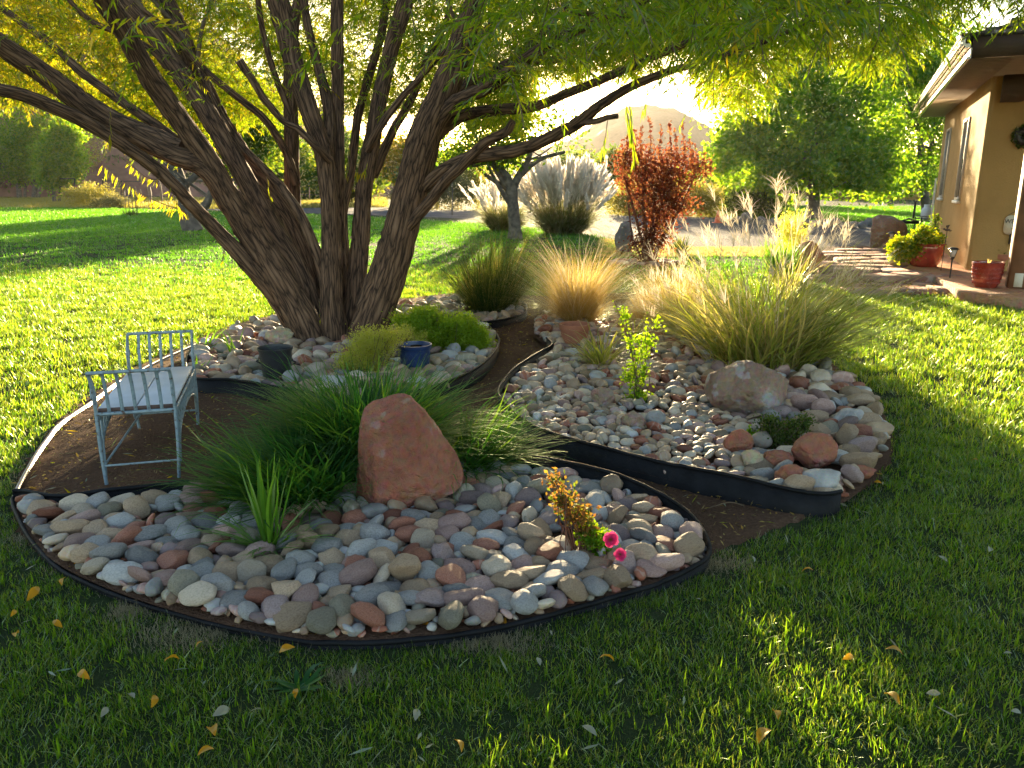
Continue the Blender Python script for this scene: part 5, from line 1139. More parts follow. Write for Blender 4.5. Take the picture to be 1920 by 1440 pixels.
MG = clump('maiden_grass', 'tall arching maiden grass with pale feathery plumes behind the tan boulder', 'ornamental grass', g, [
    ('leaves', 'misc', multi(tuftf(430, .42, None, (.15, .9), (.4, 1.3), (.8, 1.45), .0125, 8, tw=.9), tuftf(470, .36, (-.7, .6), (.45, 1.1), (.4, 1.0), (.95, 1.6), .0125, 8, tw=.9),
        tuftf(260, .26, (2.4, 4.0), (.4, 1.0), (.4, 1.1), (.8, 1.4), .010, 8, tw=.9), tuftf(90, .25, None, (.0, .3), (.1, .7), (.7, 1.0), .009, 7, tw=.9))),
    ('dry_stems', 'stipa', multi(tuftf(420, .27, None, (.0, .5), (.0, .6), (.25, .6), .006, 5), tuftf(120, .25, (-.6, .5), (.8, 1.2), (.4, .8), (.6, .95), .006, 6))),
    ('plumes', 'plume', multi(plume_heads(34, .3, (1.1, 1.5), (.05, .6)), plume_heads(26, .25, (.9, 1.35), (.3, .8), (2.4, 3.9)), plume_heads(20, .25, (.9, 1.4), (.3, .8), (-.7, .7)), plume_heads(8, .1, (1.35, 1.6), (.0, .2))))])
g = gnd(1300, 640, .05)
clump('maiden_grass', 'lower maiden grass with silvery plumes leaning toward the rose sapling', 'ornamental grass', g, [
    ('leaves', 'misc', multi(tuftf(260, .14, None, (.2, .9), (.5, 1.2), (.4, .8), .008, 7, tw=.9), tuftf(120, .14, (2.4, 4.2), (.4, 1.0), (.6, 1.2), (.5, .8), .008, 7))),
    ('plumes', 'plume', multi(plume_heads(22, .14, (.55, .85), (.3, 1.0), (2.2, 4.2)), plume_heads(16, .14, (.6, .9), (.1, .7))))])
g = gnd(1475, 560, .03)
clump('maiden_grass', 'tall pale-plumed grass standing in front of the square reddish boulder', 'ornamental grass', g, [
    ('leaves', 'misc', multi(tuftf(70, .14, None, (.1, .7), (.4, 1.1), (.6, 1.0), .009, 7, tw=.9))),
    ('plumes', 'plume', multi(plume_heads(15, .16, (.9, 1.2), (.05, .5), None, .2), plume_heads(6, .12, (.85, 1.05), (.3, .7), (2.4, 4.0), .2)))])
g = gnd(1462, 520, .02)
clump('iris_clump', 'bright green sword-leaved clump beside the square reddish boulder', 'plant', g, [('leaves', 'yucca', tuftf(160, .2, None, (.0, .55), (.0, .4), (.45, .8), .022, 4, wp=3))])
leaf_plant('airy_shrub', 'airy yellow-green shrub behind the sword-leaved clump by the drive', 'shrub', (1487, 488), [], [(1487,430,20,30),(1478,455,14,22),(1497,450,12,18)], 'airy', 120, 24, .06, .02, .14, seed=301, upward=.7, part='foliage')
# pampas grasses
def pampas(px, py, s_, label, spread, npl, azr=None):
    g = gnd(px, py, 0)
    def pl(mb, r):
        n = npl; a = r.uniform(0, 2*pi, n); A = np.where(r.uniform(size=n) < .8, np.where(np.cos(a) > 0, r.normal(0, .7, n), pi + r.normal(0, .7, n)), a)
        rt = np.column_stack([np.cos(a)*.62*s_*np.sqrt(r.uniform(.05,1,n)), np.sin(a)*.45*s_, np.full(n, .15)]); th = np.abs(r.normal(0, spread, n)).clip(0, .95); Ls = r.uniform(.55, 1.12, n) * s_ * (1 - .1 * th)
        P = blades(mb, rt, A, th * .9, th * .25, Ls, .012, 4, r=r, wp=6); tip = P[:, -1]; d = unit(P[:, -1] - P[:, -2])
        L2 = r.uniform(.62, .85, n) * s_; m_ = 80; t = r.uniform(0, 1, (n, m_)); env = np.sin(np.clip(t * .9 + .1, 0, 1) * pi) ** .6
        C = tip[:, None] + d[:, None] * (t * L2[:, None])[..., None] + r.normal(0, .022 * s_, (n, m_, 3)) * env[..., None]
        D = d[:, None] + r.normal(0, .13, (n, m_, 3)); leaves(mb, C.reshape(-1, 3), D.reshape(-1, 3), .19 * s_, .036 * s_, r=r, shape=.4)
    return clump('pampas_grass', label, 'ornamental grass', g, [
        ('leaves', 'pampas', multi(tuftf(int(1500 * s_), .5 * s_, None, (.15, 1.1), (.7, 1.5), (1.0 * s_, 1.6 * s_), .02, 7, tw=.9), tuftf(int(500 * s_), .5 * s_, None, (.0, .6), (.3, 1.0), (.9 * s_, 1.45 * s_), .018, 6))),
        ('plumes', 'pplume', pl)])
pampas(1057, 437, 1.25, 'large pampas grass with a dense fan of white plumes beyond the young tree', .34, 230)
pampas(945, 431, .95, 'smaller pampas grass with few leaning white plumes beside the trunk of the young tree', .55, 38)
# low strap leaves and irises
for (px, py, s_, mt_, n, lab) in [(1125,694,1.15,'misc',150,'low yellowing strap-leaved plant in front of the terracotta pot'),(1185,640,.7,'misc',90,'small thin-leaved tuft between terracotta pot and rose sapling'),
        (440,672,.95,'yucca',16,'curled iris leaves standing in the bare patch beyond the bench'),(388,662,.8,'yucca',30,'iris tuft at the end of the bench board'),(372,705,.5,'yucca',16,'short iris shoots at the corner of the willow bed'),
        (735,605,.9,'yucca',20,'broad-leaved iris clump beside the willow trunk'),(1090,560,.6,'dark_grass',30,'thin dark weed tuft behind the golden feather grass')]:
    g = gnd(px, py, .05); clump('strap_plant', lab, 'plant', g, [('leaves', mt_, multi(tuftf(n, .05 * s_, None, (.2, 1.0), (.5, 1.3), (.25 * s_, .5 * s_), .013, 6, wp=3)))])
g = gnd(1276, 478, 0); clump('yucca', 'spiky yucca rosette behind the red shrub', 'plant', g, [('leaves', 'dark_grass', tuftf(120, .06, None, (.0, 1.3), (.0, .25), (.35, .6), .025, 3, wp=3))])
g = gnd(560, 1292, 0); clump('weed_rosette', 'broad-leaved weed rosette growing in the shaded lawn', 'weed', g, [('leaves', 'lily', tuftf(22, .01, None, (.9, 1.4), (.1, .4), (.07, .13), .018, 4, wp=4))])
g = gnd(150, 560, 0)
# feathery bush + airy flowers + rose plants
def soft(name, label, cat, px, py, ells, mt_, ncl, per, ll, lw, clr, seed, up=.2, stems=0, smt='twig', Y=None, part='foliage', extra=None):
    o = leaf_plant(name, label, cat, (px, py), [], ells, mt_, ncl, per, ll, lw, clr, seed=seed, upward=up, part=part)
    if stems:
        r = np.random.default_rng(seed); b = np.array(o.location); ms = MB(); sc = b[1] / FPX / .97
        for _ in range(stems):
            e = ells[r.integers(len(ells))]; tip = at(e[0] + r.normal(0, e[2] * .5), e[1] - abs(r.normal(0, e[3] * .6)), b[1] + r.normal(0, e[2] * sc * .4)) - b
            root = np.array([r.normal(0, .03), r.normal(0, .02), 0]); C = smooth_path(np.array([root, (root + tip) / 2 + r.normal(0, .03, 3), tip]), 8); tube(ms, C, np.linspace(.004, .0015, 8), 4)
        ms.build('stems', M[smt], o)
    return o
soft('feathery_bush', 'low mounded feathery green bush between the blue pot and the edging', 'bush', 838, 672, [(800,620,42,30),(850,632,52,34),(890,640,34,24),(770,605,30,20),(830,660,50,18),(905,655,18,10),(800,598,30,16),(860,612,34,18)], 'fern', 620, 70, .034, .008, .055, 401, .5, 50)
soft('airy_plant', 'airy yellow-green flowering plant in front of the willow trunk beside the blue pot', 'plant', 700, 722, [(690,665,36,36),(720,650,26,22),(655,680,22,22),(700,700,22,24),(745,632,24,10),(700,640,40,24)], 'airy', 330, 46, .02, .007, .055, 402, .4, 60)
soft('airy_plant', 'wispy plant with pale yellow heads growing out of the blue pot', 'plant', 779, 692, [(776,632,26,12),(760,622,16,10)], 'airy', 60, 30, .02, .006, .03, 403, .5, 20)
soft('rose_sapling', 'upright rose sapling with bright yellow-green leaves in the middle of the gravelly bed', 'shrub', 1196, 770, [(1198,735,24,20),(1190,700,22,18),(1205,668,16,18),(1180,640,10,16),(1172,600,7,18),(1212,640,20,10),(1228,610,10,10),(1195,755,20,10)], 'roseleaf', 150, 9, .026, .02, .035, 404, .0, 16)
for P0 in [(1196,760,1165,565),(1198,740,1215,580),(1196,720,1150,560)]:
    o = bpy.data.objects['rose_sapling']; b = np.array(o.location); A, B = at(P0[0], P0[1], b[1]), at(P0[2], P0[3], b[1] + .05); C = smooth_path(np.array([A, (A+B)/2 + [.02, 0, 0], B]), 10) - b
    ms = MB(); tube(ms, C, np.linspace(.005, .002, 10), 5); ms.build('stems', M['redtwig'], o)
    ml = MB(); n = 46; t = rng.uniform(.1, 1, n); Q = np.column_stack([np.interp(t, np.linspace(0,1,10), C[:, k]) for k in range(3)]); leaves(ml, Q + rng.normal(0, .012, (n, 3)), rng.normal(0, 1, (n, 3)), .024, .018); ml.build('foliage', M['roseleaf'], o)
soft('dark_shrub', 'small dark green shrub sprawling over the stones below the tan boulder', 'shrub', 1458, 852, [(1460,815,34,22),(1445,835,26,16),(1490,800,24,12),(1440,790,20,12),(1510,790,14,8)], 'darkshrub', 330, 12, .016, .012, .035, 405, .2, 30)
soft('green_sprig', 'bright green leafy sprig beside the pink sandstone rock', 'plant', 1418, 842, [(1418,820,10,9),(1408,812,8,5)], 'roseleaf', 26, 8, .022, .016, .015, 406, .2, 5)
soft('autumn_rose', 'low rose bush with reddish autumn leaves among the cobbles near the lawn', 'shrub', 1090, 1062, [(1040,905,12,10),(1060,935,22,14),(1080,965,28,16),(1052,955,20,14),(1100,985,20,12)], 'roseleaf_red', 110, 9, .02, .015, .03, 407, .1, 22, 'redtwig')
soft('green_rose', 'green-leaved part of the rose bush carrying two pink blooms', 'shrub', 1125, 1060, [(1112,1010,26,16),(1125,1035,22,14),(1095,1000,16,12),(1150,1045,10,8)], 'roseleaf', 120, 9, .02, .015, .026, 408, .1, 14, 'redtwig')
gr = bpy.data.objects['green_rose']; ar = bpy.data.objects['autumn_rose']
def rose(px, py, Y, rad, label):
    c = at(px, py, Y); mb = MB(); r = np.random.default_rng(int(px)); face = unit(np.array([-.1, -.85, .45])); u = unit(np.cross(face, [0, 0, 1])); v = np.cross(u, face)
    for ring, (k, rr, tilt) in enumerate([(7, 1.0, .15), (7, .85, .45), (6, .62, .8), (5, .42, 1.15), (4, .22, 1.4)]):
        for j in range(k):
            a = 2*pi*j/k + ring * .5 + r.normal(0, .12); d = u*cos(a) + v*sin(a); s_ = -u*sin(a) + v*cos(a); L = rad * rr * r.uniform(.9, 1.1); W = L * .62
            pts = []
            for t, wv in ((0, .25), (.45, .95), (.8, 1.0), (1.0, .55)):
                out_ = d * L * t * cos(tilt) + face * (L * (t ** 1.5) * sin(tilt) + .002 * ring + .12 * L * sin(pi * t)); 
                for q in (-1, 0, 1): pts.append(c + out_ + s_ * W * wv * q * .62 + face * (.1 * L * abs(q) * t))
            F = [[3*i+jj, 3*i+jj+1, 3*i+jj+4, 3*i+jj+3] for i in range(3) for jj in range(2)]; mb.add(np.array(pts), F)
    mc = MB(); cc = c + face * rad * .45; n = 26; leaves(mc, cc + r.normal(0, rad*.08, (n, 3)), face + r.normal(0, .5, (n, 3)), rad * .2, rad * .1)
    o = mb.build('bloom', M['petal'], gr, smooth=True); o.matrix_parent_inverse = Matrix.Translation(-gr.location); 
    oc = mc.build('stamens', M['yellowflower'], o); return o
Yr = gnd(1130, 1056)[1] - .02
rose(1145, 1012, Yr - .14, .034, ''); rose(1163, 1040, Yr - .17, .026, '')
# fallen leaves: one by one on the lawn
def fallen(px, py, L, mt_, label, rz=None, curl=.5):
    r = np.random.default_rng(int(px * 7 + py)); g = gnd(px, py, .028); mb = MB(); n = 7; t = np.linspace(0, 1, n); w_ = np.sin(pi * np.clip(t, .02, .98)) ** .8 * L * .24
    x = (t - .5) * L; z = curl * L * (.35 - (t - .5) ** 2 * 1.6) ; V = []
    for i in range(n):
        for q in (-1, 0, 1): V.append([x[i], q * w_[i], z[i] + abs(q) * w_[i] * .5])
    F = [[3*i+j, 3*i+j+1, 3*i+j+4, 3*i+j+3] for i in range(n-1) for j in range(2)]; mb.add(np.array(V), F)
    o = mb.build('fallen_leaf', M[mt_], None, smooth=True); o.location = g; o.rotation_euler = (r.uniform(-.7, .7), r.uniform(-.4, .4), r.uniform(0, 6.28) if rz is None else rz)
    return tag(o, label, 'fallen leaf', 'fallen leaves on the lawn')
FL = [(62,1113,.075,'deadleaf','orange leaf lying alone on the shaded lawn below the bed corner'),(119,1090,.05,'deadleaf','small orange leaf just outside the edging corner'),(108,1170,.05,'deadleaf','orange leaf next to a brown one in the shaded lawn'),
 (32,1190,.05,'deadleaf','narrow orange leaf at the far corner of the shaded lawn'),(322,1238,.06,'deadleaf','orange leaf a short way below the edging break'),(158,1266,.06,'deadleaf','upright orange leaf in the dark lawn two spans below the corner'),(287,1315,.05,'deadleaf','orange leaf beside a pale green one in the dark lawn'),
 (538,1218,.06,'deadleaf','orange leaf just below the stones and the low edging'),(374,1208,.03,'deadleaf','tiny orange leaf near the worn patch of turf'),(555,1300,.04,'deadleaf','orange leaf resting on the weed rosette'),(398,1372,.07,'deadleaf','curled orange leaf over a withered stem in the dark lawn'),(386,1410,.05,'deadleaf','orange leaf at the foot of the withered stem'),
 (859,1398,.05,'deadleaf','orange leaf alone near the bottom of the shaded lawn'),(1138,1236,.06,'deadleaf','brown curled leaf where the lawn turns sunny'),(1514,1070,.05,'deadleaf','orange leaf in the sunlit tongue of lawn beside the path end'),(1590,1233,.05,'deadleaf','orange leaf standing in the half-lit lawn'),
 (1677,1222,.06,'deadleaf','curved orange leaf next to the standing one in half-lit lawn'),(1454,1340,.055,'deadleaf','deep orange leaf in the streaky lit lawn'),(1434,1382,.08,'deadleaf','large curled orange leaf in the streaky lit lawn'),(1672,1310,.07,'deadleaf','pointed yellow-orange leaf on the streaky lit lawn'),(1828,863,.04,'deadleaf','orange leaf in the shadow band beyond the tan boulder'),(1646,905,.04,'deadleaf','yellow leaf at the lawn corner of the gravelly bed'),
 (72,697,.05,'deadleaf','orange leaf on the sunlit lawn behind the bench'),(25,1150,.04,'deadleaf','small yellow leaf beyond the bed corner'),
 (415,1335,.09,'paleleaf','long pale green leaf lying in the dark lawn'),(480,1332,.05,'paleleaf','short pale leaf next to the long pale green one'),(245,1305,.06,'paleleaf','pale grey-green leaf above the standing orange one'),(195,1335,.06,'paleleaf','straw coloured leaf in the dark lawn'),(1010,1240,.05,'paleleaf','pale crumpled leaf in the middle of the shaded lawn'),
 (660,1258,.05,'paleleaf','blue-grey leaf below the low edging'),(780,1340,.07,'paleleaf','pale leaf with a rolled edge in the shaded lawn'),(1105,1370,.07,'paleleaf','flat pale leaf where the light streaks begin'),(1412,1048,.05,'paleleaf','white curled leaf on the sunlit tongue of lawn'),(1750,1300,.06,'paleleaf','pale green leaf in the dark side lawn'),(1905,1335,.05,'paleleaf','white crumpled leaf at the very edge of the dark side lawn'),(1890,1225,.04,'paleleaf','small white leaf above the crumpled one in the side lawn'),(1768,1048,.06,'paleleaf','pale leaf in the shaded side lawn beside the path end'),(1855,1030,.07,'paleleaf','long pale blade-shaped leaf in the side lawn'),
 (250,985,.05,'deadleaf','orange leaf on the pebbles by the bare patch'),(752,1108,.06,'deadleaf','bright orange leaf wedged upright between cobbles'),(945,1167,.05,'deadleaf','orange leaf at the lawn side edging of the rock bed'),(800,1170,.05,'deadleaf','orange leaf among cobbles close to the low edging'),(150,1055,.07,'deadleaf','orange leaf on the stones against the corner edging')]
for k, (px, py, L, mt_, lab) in enumerate(FL): fallen(px, py, L * (.95 if mt_ == 'deadleaf' else .72), mt_, lab, curl=.5 if mt_ == 'deadleaf' else .2)
# litter on the soil and small willow leaves on the grass
def litter(name, label, n, region, ll, lw, mt_, z, seed):
    r = np.random.default_rng(seed); lo, hi = region[:, :2].min(0), region[:, :2].max(0); P = r.uniform(lo, hi, (n, 2)); P = P[inpoly(P, region[:, :2])]; n = len(P)
    ml = MB(); D = r.normal(size=(n, 3)) * [1, 1, .25]; leaves(ml, np.column_stack([P, z + r.uniform(0, .012, n)]), D, ll * r.uniform(.4, 1.4, n), lw * r.uniform(.6, 1.4, n), nrm=r.normal(size=(n, 3)) * .5 + [0, 0, 1], fold=.3, r=r)
    return tag(ml.build(name, M[mt_]), label, 'leaf litter', kind='stuff')
litter('leaf_litter', 'dry willow leaves and bark bits strewn over the bare garden soil', 15000, gSOIL, .035, .009, 'litter', .022, 1)
litter('leaf_litter', 'larger yellow willow leaves scattered over the soil and stones', 520, gSOIL, .075, .011, 'willow_gold', .03, 2)
NEARL = np.array([[-4, 1.4, 0], [4, 1.4, 0], [6, 5, 0], [-6, 5, 0]]); litter('leaf_litter', 'pale narrow willow leaves lying in the near lawn', 420, NEARL, .06, .009, 'paleleaf', .022, 3)
litter('soil_clods', 'small clods and chips of wood on the dirt path', 6000, gSOIL, .014, .011, 'litter', .014, 4)
# twigs lying on the path
for k, (a, b_, lab) in enumerate([((875,795),(928,800),'thin curved twig on the dirt path beside the red boulder'),((495,858),(520,905),'forked twig on the soil near the bench'),((1395,948),(1330,952),'straight twig on the dirt path by the tall edging')]):
    A, B = gnd(*a, .025), gnd(*b_, .025); mb = MB(); tube(mb, smooth_path(np.array([A, (A+B)/2 + [.02, .02, .015], B]), 10), np.linspace(.004, .002, 10), 5); tag(mb.build('twig', M['twig']), lab, 'twig')
# ------------------------------------------------------------------ bench
def bar(mb, a, b, w_=.012, sides=6, m=0, n=2): tube(mb, np.linspace(a, b, max(n, 2)), w_ / 2, sides, m)
gA, gB = gnd(187, 908), gnd(337, 893)         # front feet
fl, fr_ = gA[:2], gB[:2]; mid = (fl + fr_) / 2; ux = unit(fr_ - fl); W = np.linalg.norm(fr_ - fl)
Hs = at(180, 772, fl[1])[2]                    # seat height at the front end
bk1 = at(355, 693, 1.0)
def solveY(px, py, z):
    r = ray(px, py); return EYE + r * ((z - EYE[2]) / r[2])
cFR = solveY(328, 764, Hs); cFL = solveY(180, 774, Hs); cBL = solveY(234, 696, Hs); cBR = solveY(356, 692, Hs)
ex = unit(cFR - cFL); W = np.linalg.norm(cFR - cFL) ; fwd = unit(((cBL + cBR) / 2 - (cFL + cFR) / 2)); ey = unit(fwd - ex * (fwd @ ex)); LB = min(np.linalg.norm((cBL + cBR) / 2 - (cFL + cFR) / 2), 1.15)
print('bench W', W, 'H', Hs, 'L', LB)
org = (cFL + cFR) / 2
ang = atan2(ex[1], ex[0])
BN = empty('garden_bench', (org[0], org[1], 0), 'pale blue iron garden bench with slatted raised ends and a white board seat', 'bench', rz=ang)
w2 = W / 2; Hb = Hs
for s_, e_ in ((0, 'a'), (1, 'b')):                  # the two scrolled slatted ends
    mb = MB(); y0 = 0 if s_ == 0 else LB; dr = -1 if s_ == 0 else 1; Ht = .235
    tops = y0 + dr * .085
    bar(mb, (-w2, y0, Hb - .01), (w2, y0, Hb - .01), .02); 
    curve = lambda x: smooth_path(np.array([[x, y0, Hb], [x, y0 + dr * .02, Hb + Ht * .5], [x, y0 + dr * .055, Hb + Ht * .9], [x, tops, Hb + Ht]]), 12)
    for k in range(7):
        x = -w2 + W * k / 6; C = curve(x)
        if k in (0, 6): tube(mb, C, .009, 8)
        else:
            for j in range(11):
                a, b = C[j], C[j + 1]; V = np.array([a + [-.009, 0, 0], a + [.009, 0, 0], b + [.009, 0, 0], b + [-.009, 0, 0]]); V2 = V + np.array([0, dr * .004, 0]); mb.add(np.vstack([V, V2]), np.array([[0,1,2,3],[7,6,5,4],[0,3,7,4],[1,5,6,2]]))
    bar(mb, (-w2 - .004, tops, Hb + Ht), (w2 + .004, tops, Hb + Ht), .019, 8)
    for sx in (-1, 1):      # scrolls at the corners
        t = np.linspace(0, 5.2, 26); rr = .028 * (1 - t / 6.5); cx, cz = y0 + dr * .05, Hb + Ht * .42
        tube(mb, np.column_stack([np.full(26, sx * w2), cx + rr * np.cos(t) * 1.0, cz + rr * np.sin(t) * 1.9]), .004, 5)
        tube(mb, smooth_path(np.array([[sx*w2, y0 + dr*.045, Hb + Ht*.98], [sx*w2, y0 + dr*.005 - dr*.03, Hb + Ht*.55], [sx*w2, y0 - dr*.03, Hb + .02]]), 12), .005, 6)
    mb.build('end_rail', M['iron'], BN, smooth=True)
for sx in (-1, 1):
    for yy in (0, LB):
        mb = MB(); dr = -1 if yy == 0 else 1
        tube(mb, smooth_path(np.array([[sx*w2, yy, Hb], [sx*w2*.99, yy + dr*.01, Hb*.5], [sx*w2*.93, yy + dr*.03, 0.0]]), 10), .010, 8)
        tube(mb, smooth_path(np.array([[sx*w2, yy - dr*.09, Hb], [sx*w2*.97, yy - dr*.05, Hb*.55], [sx*w2*.93, yy + dr*.02, .04]]), 10), .006, 6)
        mb.build('leg', M['iron'], BN, smooth=True)
    mb = MB()      # side apron with filigree
    bar(mb, (sx*w2, 0, Hb - .012), (sx*w2, LB, Hb - .012), .016); tube(mb, smooth_path(np.array([[sx*w2, .0, .1], [sx*w2, .12, .26], [sx*w2, LB/2, .32], [sx*w2, LB-.12, .26], [sx*w2, LB, .1]]), 24), .007, 6)
    r = np.random.default_rng(3 + sx)
    for k in range(26):
        y = LB * (k + .5) / 26; zl = np.interp(y, [0, .12, LB/2, LB-.12, LB], [.12, .27, .33, .27, .12]); t = np.linspace(0, 2*pi*1.3, 14); c_ = (y, (zl + Hb) / 2); a_ = (Hb - zl) * .42
        tube(mb, np.column_stack([np.full(14, sx*w2), c_[0] + .02*np.cos(t), c_[1] + a_*np.sin(t)]), .0032, 4)
        bar(mb, (sx*w2, y - .01, zl), (sx*w2, y + .015 * (-1)**k, Hb), .005, 4)
    mb.build('side_apron', M['iron'], BN, smooth=True)
for yy in (.0, LB): mb = MB(); bar(mb, (-w2*.93, yy + (.02 if yy else -.02), .12), (w2*.93, yy + (.02 if yy else -.02), .12), .012, 8); mb.build('stretcher', M['iron'], BN, smooth=True)
mb = MB(); bar(mb, (-w2*.93, -.02, .125), (0.02, LB*.93, Hb - .05), .013, 8); mb.build('brace', M['iron'], BN, smooth=True)
for x0, x1 in ((-w2 + .006, -.004), (.004, w2 - .006)): mb = MB(); bevbox(mb, x0, x1, .02, LB - .02, Hb + .002, Hb + .020, .003); mb.build('seat_board', M['board'], BN)
mb = MB(); box(mb, -w2 + .01, w2 - .01, .012, .019, Hb - .004, Hb + .018); mb.build('board_edge', M['board_edge'], BN)

# ------------------------------------------------------------------ pots
def pot(name, label, px, py, wpx, hpx, mat, prof, cat='plant pot', z=0.0, soil=None, handle=False, rim='rim', Y=None):
    g = gnd(px, py, z) if Y is None else at(px, py, Y); D = proj(g)[2]; Rr = wpx / 2 / FPX * D; H = hpx / FPX * D * 1.02
    o = empty(name, g, label, cat); mb = MB(); P = np.array(prof, float) * [Rr, H]; 
    lathe(mb, P, 40); 
    mb.build('body', M[mat], o, smooth=True, sharp=40)
    if soil is not None:
        ms = MB(); rr = Rr * soil[0]; a = np.arange(24) * 2*pi/24; V = [[0, 0, H*soil[1]]] + [[rr*cos(x), rr*sin(x), H*soil[1] + .004*sin(5*x)] for x in a]; ms.add(np.array(V), [[0, 1 + i, 1 + (i+1) % 24] for i in range(24)]); ms.build('potting_soil', M['potsoil'], o)
    return o, Rr, H
NURS = [(0.0,.0),(.78,.0),(.80,.02),(.97,.93),(1.03,.93),(1.04,.95),(1.04,1.0),(1.0,1.0),(.98,.96),(.8,.12),(0.0,.10)]
o, Rr, H = pot('plant_pot', 'empty black plastic nursery pot standing on stones by the willow trunk', 520, 711, 62, 60, 'blackpot', NURS, z=.09)
mb = MB()
for s_ in (-1, 1): tube(mb, smooth_path(np.array([[s_*Rr*.98, -.02, H*.62], [s_*Rr*1.12, -.02, H*.58], [s_*Rr*1.12, .03, H*.5], [s_*Rr*.95, .03, H*.45]]), 10), .006, 6)
mb.build('handle', M['blackpot'], o, smooth=True)
o, Rr, H = pot('plant_pot', 'dark blue plastic pot with a ridged rim in front of the feathery bush', 779, 695, 62, 50, 'bluepot', [(0,0),(.76,0),(.78,.02),(.93,.82),(.97,.83),(1.0,.87),(1.02,.97),(1.02,1.0),(.96,1.0),(.92,.9),(.9,.85),(0,.85)], z=.08, soil=(.9,.86))
mb = MB()
for k in range(18):      # embossed lattice
    for sg in (-1, 1):
        a = 2*pi*k/18 + np.linspace(0, .7, 8) * sg; t = np.linspace(.12, .74, 8); rr = Rr * (.78 + .15 * (t - .02) / .8) * 1.004; tube(mb, np.column_stack([rr*np.cos(a), rr*np.sin(a), H*t]), .0022, 4)
mb.build('lattice_pattern', M['bluepot'], o, smooth=True)
pot('plant_pot', 'empty terracotta coloured pot in front of the golden feather grass', 1077, 650, 58, 43, 'terracotta', [(0,0),(.75,0),(.78,.03),(.9,.74),(.98,.75),(1.0,.78),(1.0,1.0),(.93,1.0),(.9,.8),(.8,.2),(0,.15)], z=.06)
GL = [(0,0),(.55,0),(.6,.02),(.8,.25),(.93,.55),(.97,.8),(.96,.88),(1.03,.92),(1.05,.97),(1.02,1.0),(.93,.99),(.9,.88),(0,.86)]
PZ = .14
# ------------------------------------------------------------------ house, patio, path
gC = gnd(1812, 506, .14)                 # corner of the house on the patio
v1 = unit(np.array([.39, .92, 0])); v2 = np.array([v1[1], -v1[0], 0])      # along the sunny wall (away), along the porch wall
HM = np.eye(4); HM[:3, 0] = v2; HM[:3, 1] = v1; HM[:3, 3] = (gC[0], gC[1], 0)    # local: x along porch wall, y away
def HL(p): return np.asarray(p, float) @ HM[:3, :3].T + HM[:3, 3]
def hsolve(px, py, plane, val):
    """Pixel on the plane local x=val or y=val."""
    r = ray(px, py); Ri = HM[:3, :3].T; o_ = Ri @ (EYE - HM[:3, 3]); d_ = Ri @ r; k = 'xyz'.index(plane); return o_ + d_ * (val - o_[k]) / d_[k]
wt = hsolve(1846, 182, 'x', 0)[2]; l1 = hsolve(1750, 400, 'x', 0)
print('house corner', gC, 'wall top', hsolve(1845, 185, 'y', 0), 'far', l1, 'eave', hsolve(1835, 118, 'y', -.6), hsolve(1705, 218, 'x', -.6))
LEN = float(np.clip(l1[1], 3, 9)); TOP = 3.35
HOUSE = empty('house', (gC[0], gC[1], 0), 'ochre stucco house with tiled roof, covered porch and two narrow windows', 'house')
def hb(mb, *a, m=0, bev=0):
    M_ = HM.copy(); M_[:3, 3] = 0
    return (bevbox(mb, *a, bev, m, M_) if bev else box(mb, *a, m, M_))
def hpart(mb, name, mat, parent=HOUSE, **k): return mb.build(name, mat, parent, **k)
# walls with rounded corner
mb = MB(); rc = .09; a = np.linspace(pi, 1.5*pi, 9); prof = [(0, LEN)] + [(rc + rc*cos(t), rc + rc*sin(t)) for t in a] + [(6.5, 0)]
prof = np.array(prof); V = np.concatenate([np.column_stack([prof, np.full(len(prof), .0)]), np.column_stack([prof, np.full(len(prof), TOP)])]) @ HM[:3, :3].T
k = len(prof); mb.add(V, [[i, i+1, k+i+1, k+i] for i in range(k-1)]); hpart(mb, 'wall', M['stucco'], smooth=True)
mb = MB(); hb(mb, .02, 6.5, LEN - .2, LEN, 0, TOP - .01); hb(mb, 6.3, 6.5, .02, LEN - .2, 0, TOP - .01); hpart(mb, 'back_wall', M['stucco'])
mb = MB(); hb(mb, .9, 5.5, LEN + .001, LEN + 6, 0, 2.9); hpart(mb, 'rear_wing', M['stucco'])
mb = MB(); hb(mb, .35, 5.8, LEN + .6, LEN + 6.5, 2.9, 3.02); hpart(mb, 'rear_eave', M['gutter'])
# windows on the sunny wall
for (pt, pb_) in (((1779, 246), (1766, 367)), ((1812, 228), (1798, 371))):
    A, B = hsolve(*pt, 'x', -.01), hsolve(*pb_, 'x', -.01); yc = (A[1] + B[1]) / 2; hw = .40; z0, z1 = B[2], A[2]
    mb = MB(); 
    for aa in ((yc-hw-.05, yc-hw, z0-.05, z1+.05), (yc+hw, yc+hw+.05, z0-.05, z1+.05), (yc-hw, yc+hw, z1, z1+.05), (yc-hw, yc+hw, z0-.05, z0)): hb(mb, -.035, .03, *aa)
    w_ = hpart(mb, 'window', M['frame']); mb = MB(); hb(mb, -.012, .0, yc-hw, yc+hw, z0, z1); hpart(mb, 'pane', M['glass'], w_)
    mb = MB(); hb(mb, -.07, .0, yc-hw-.08, yc+hw+.08, z0-.11, z0-.053, bev=.01); hpart(mb, 'sill', M['white'], w_)
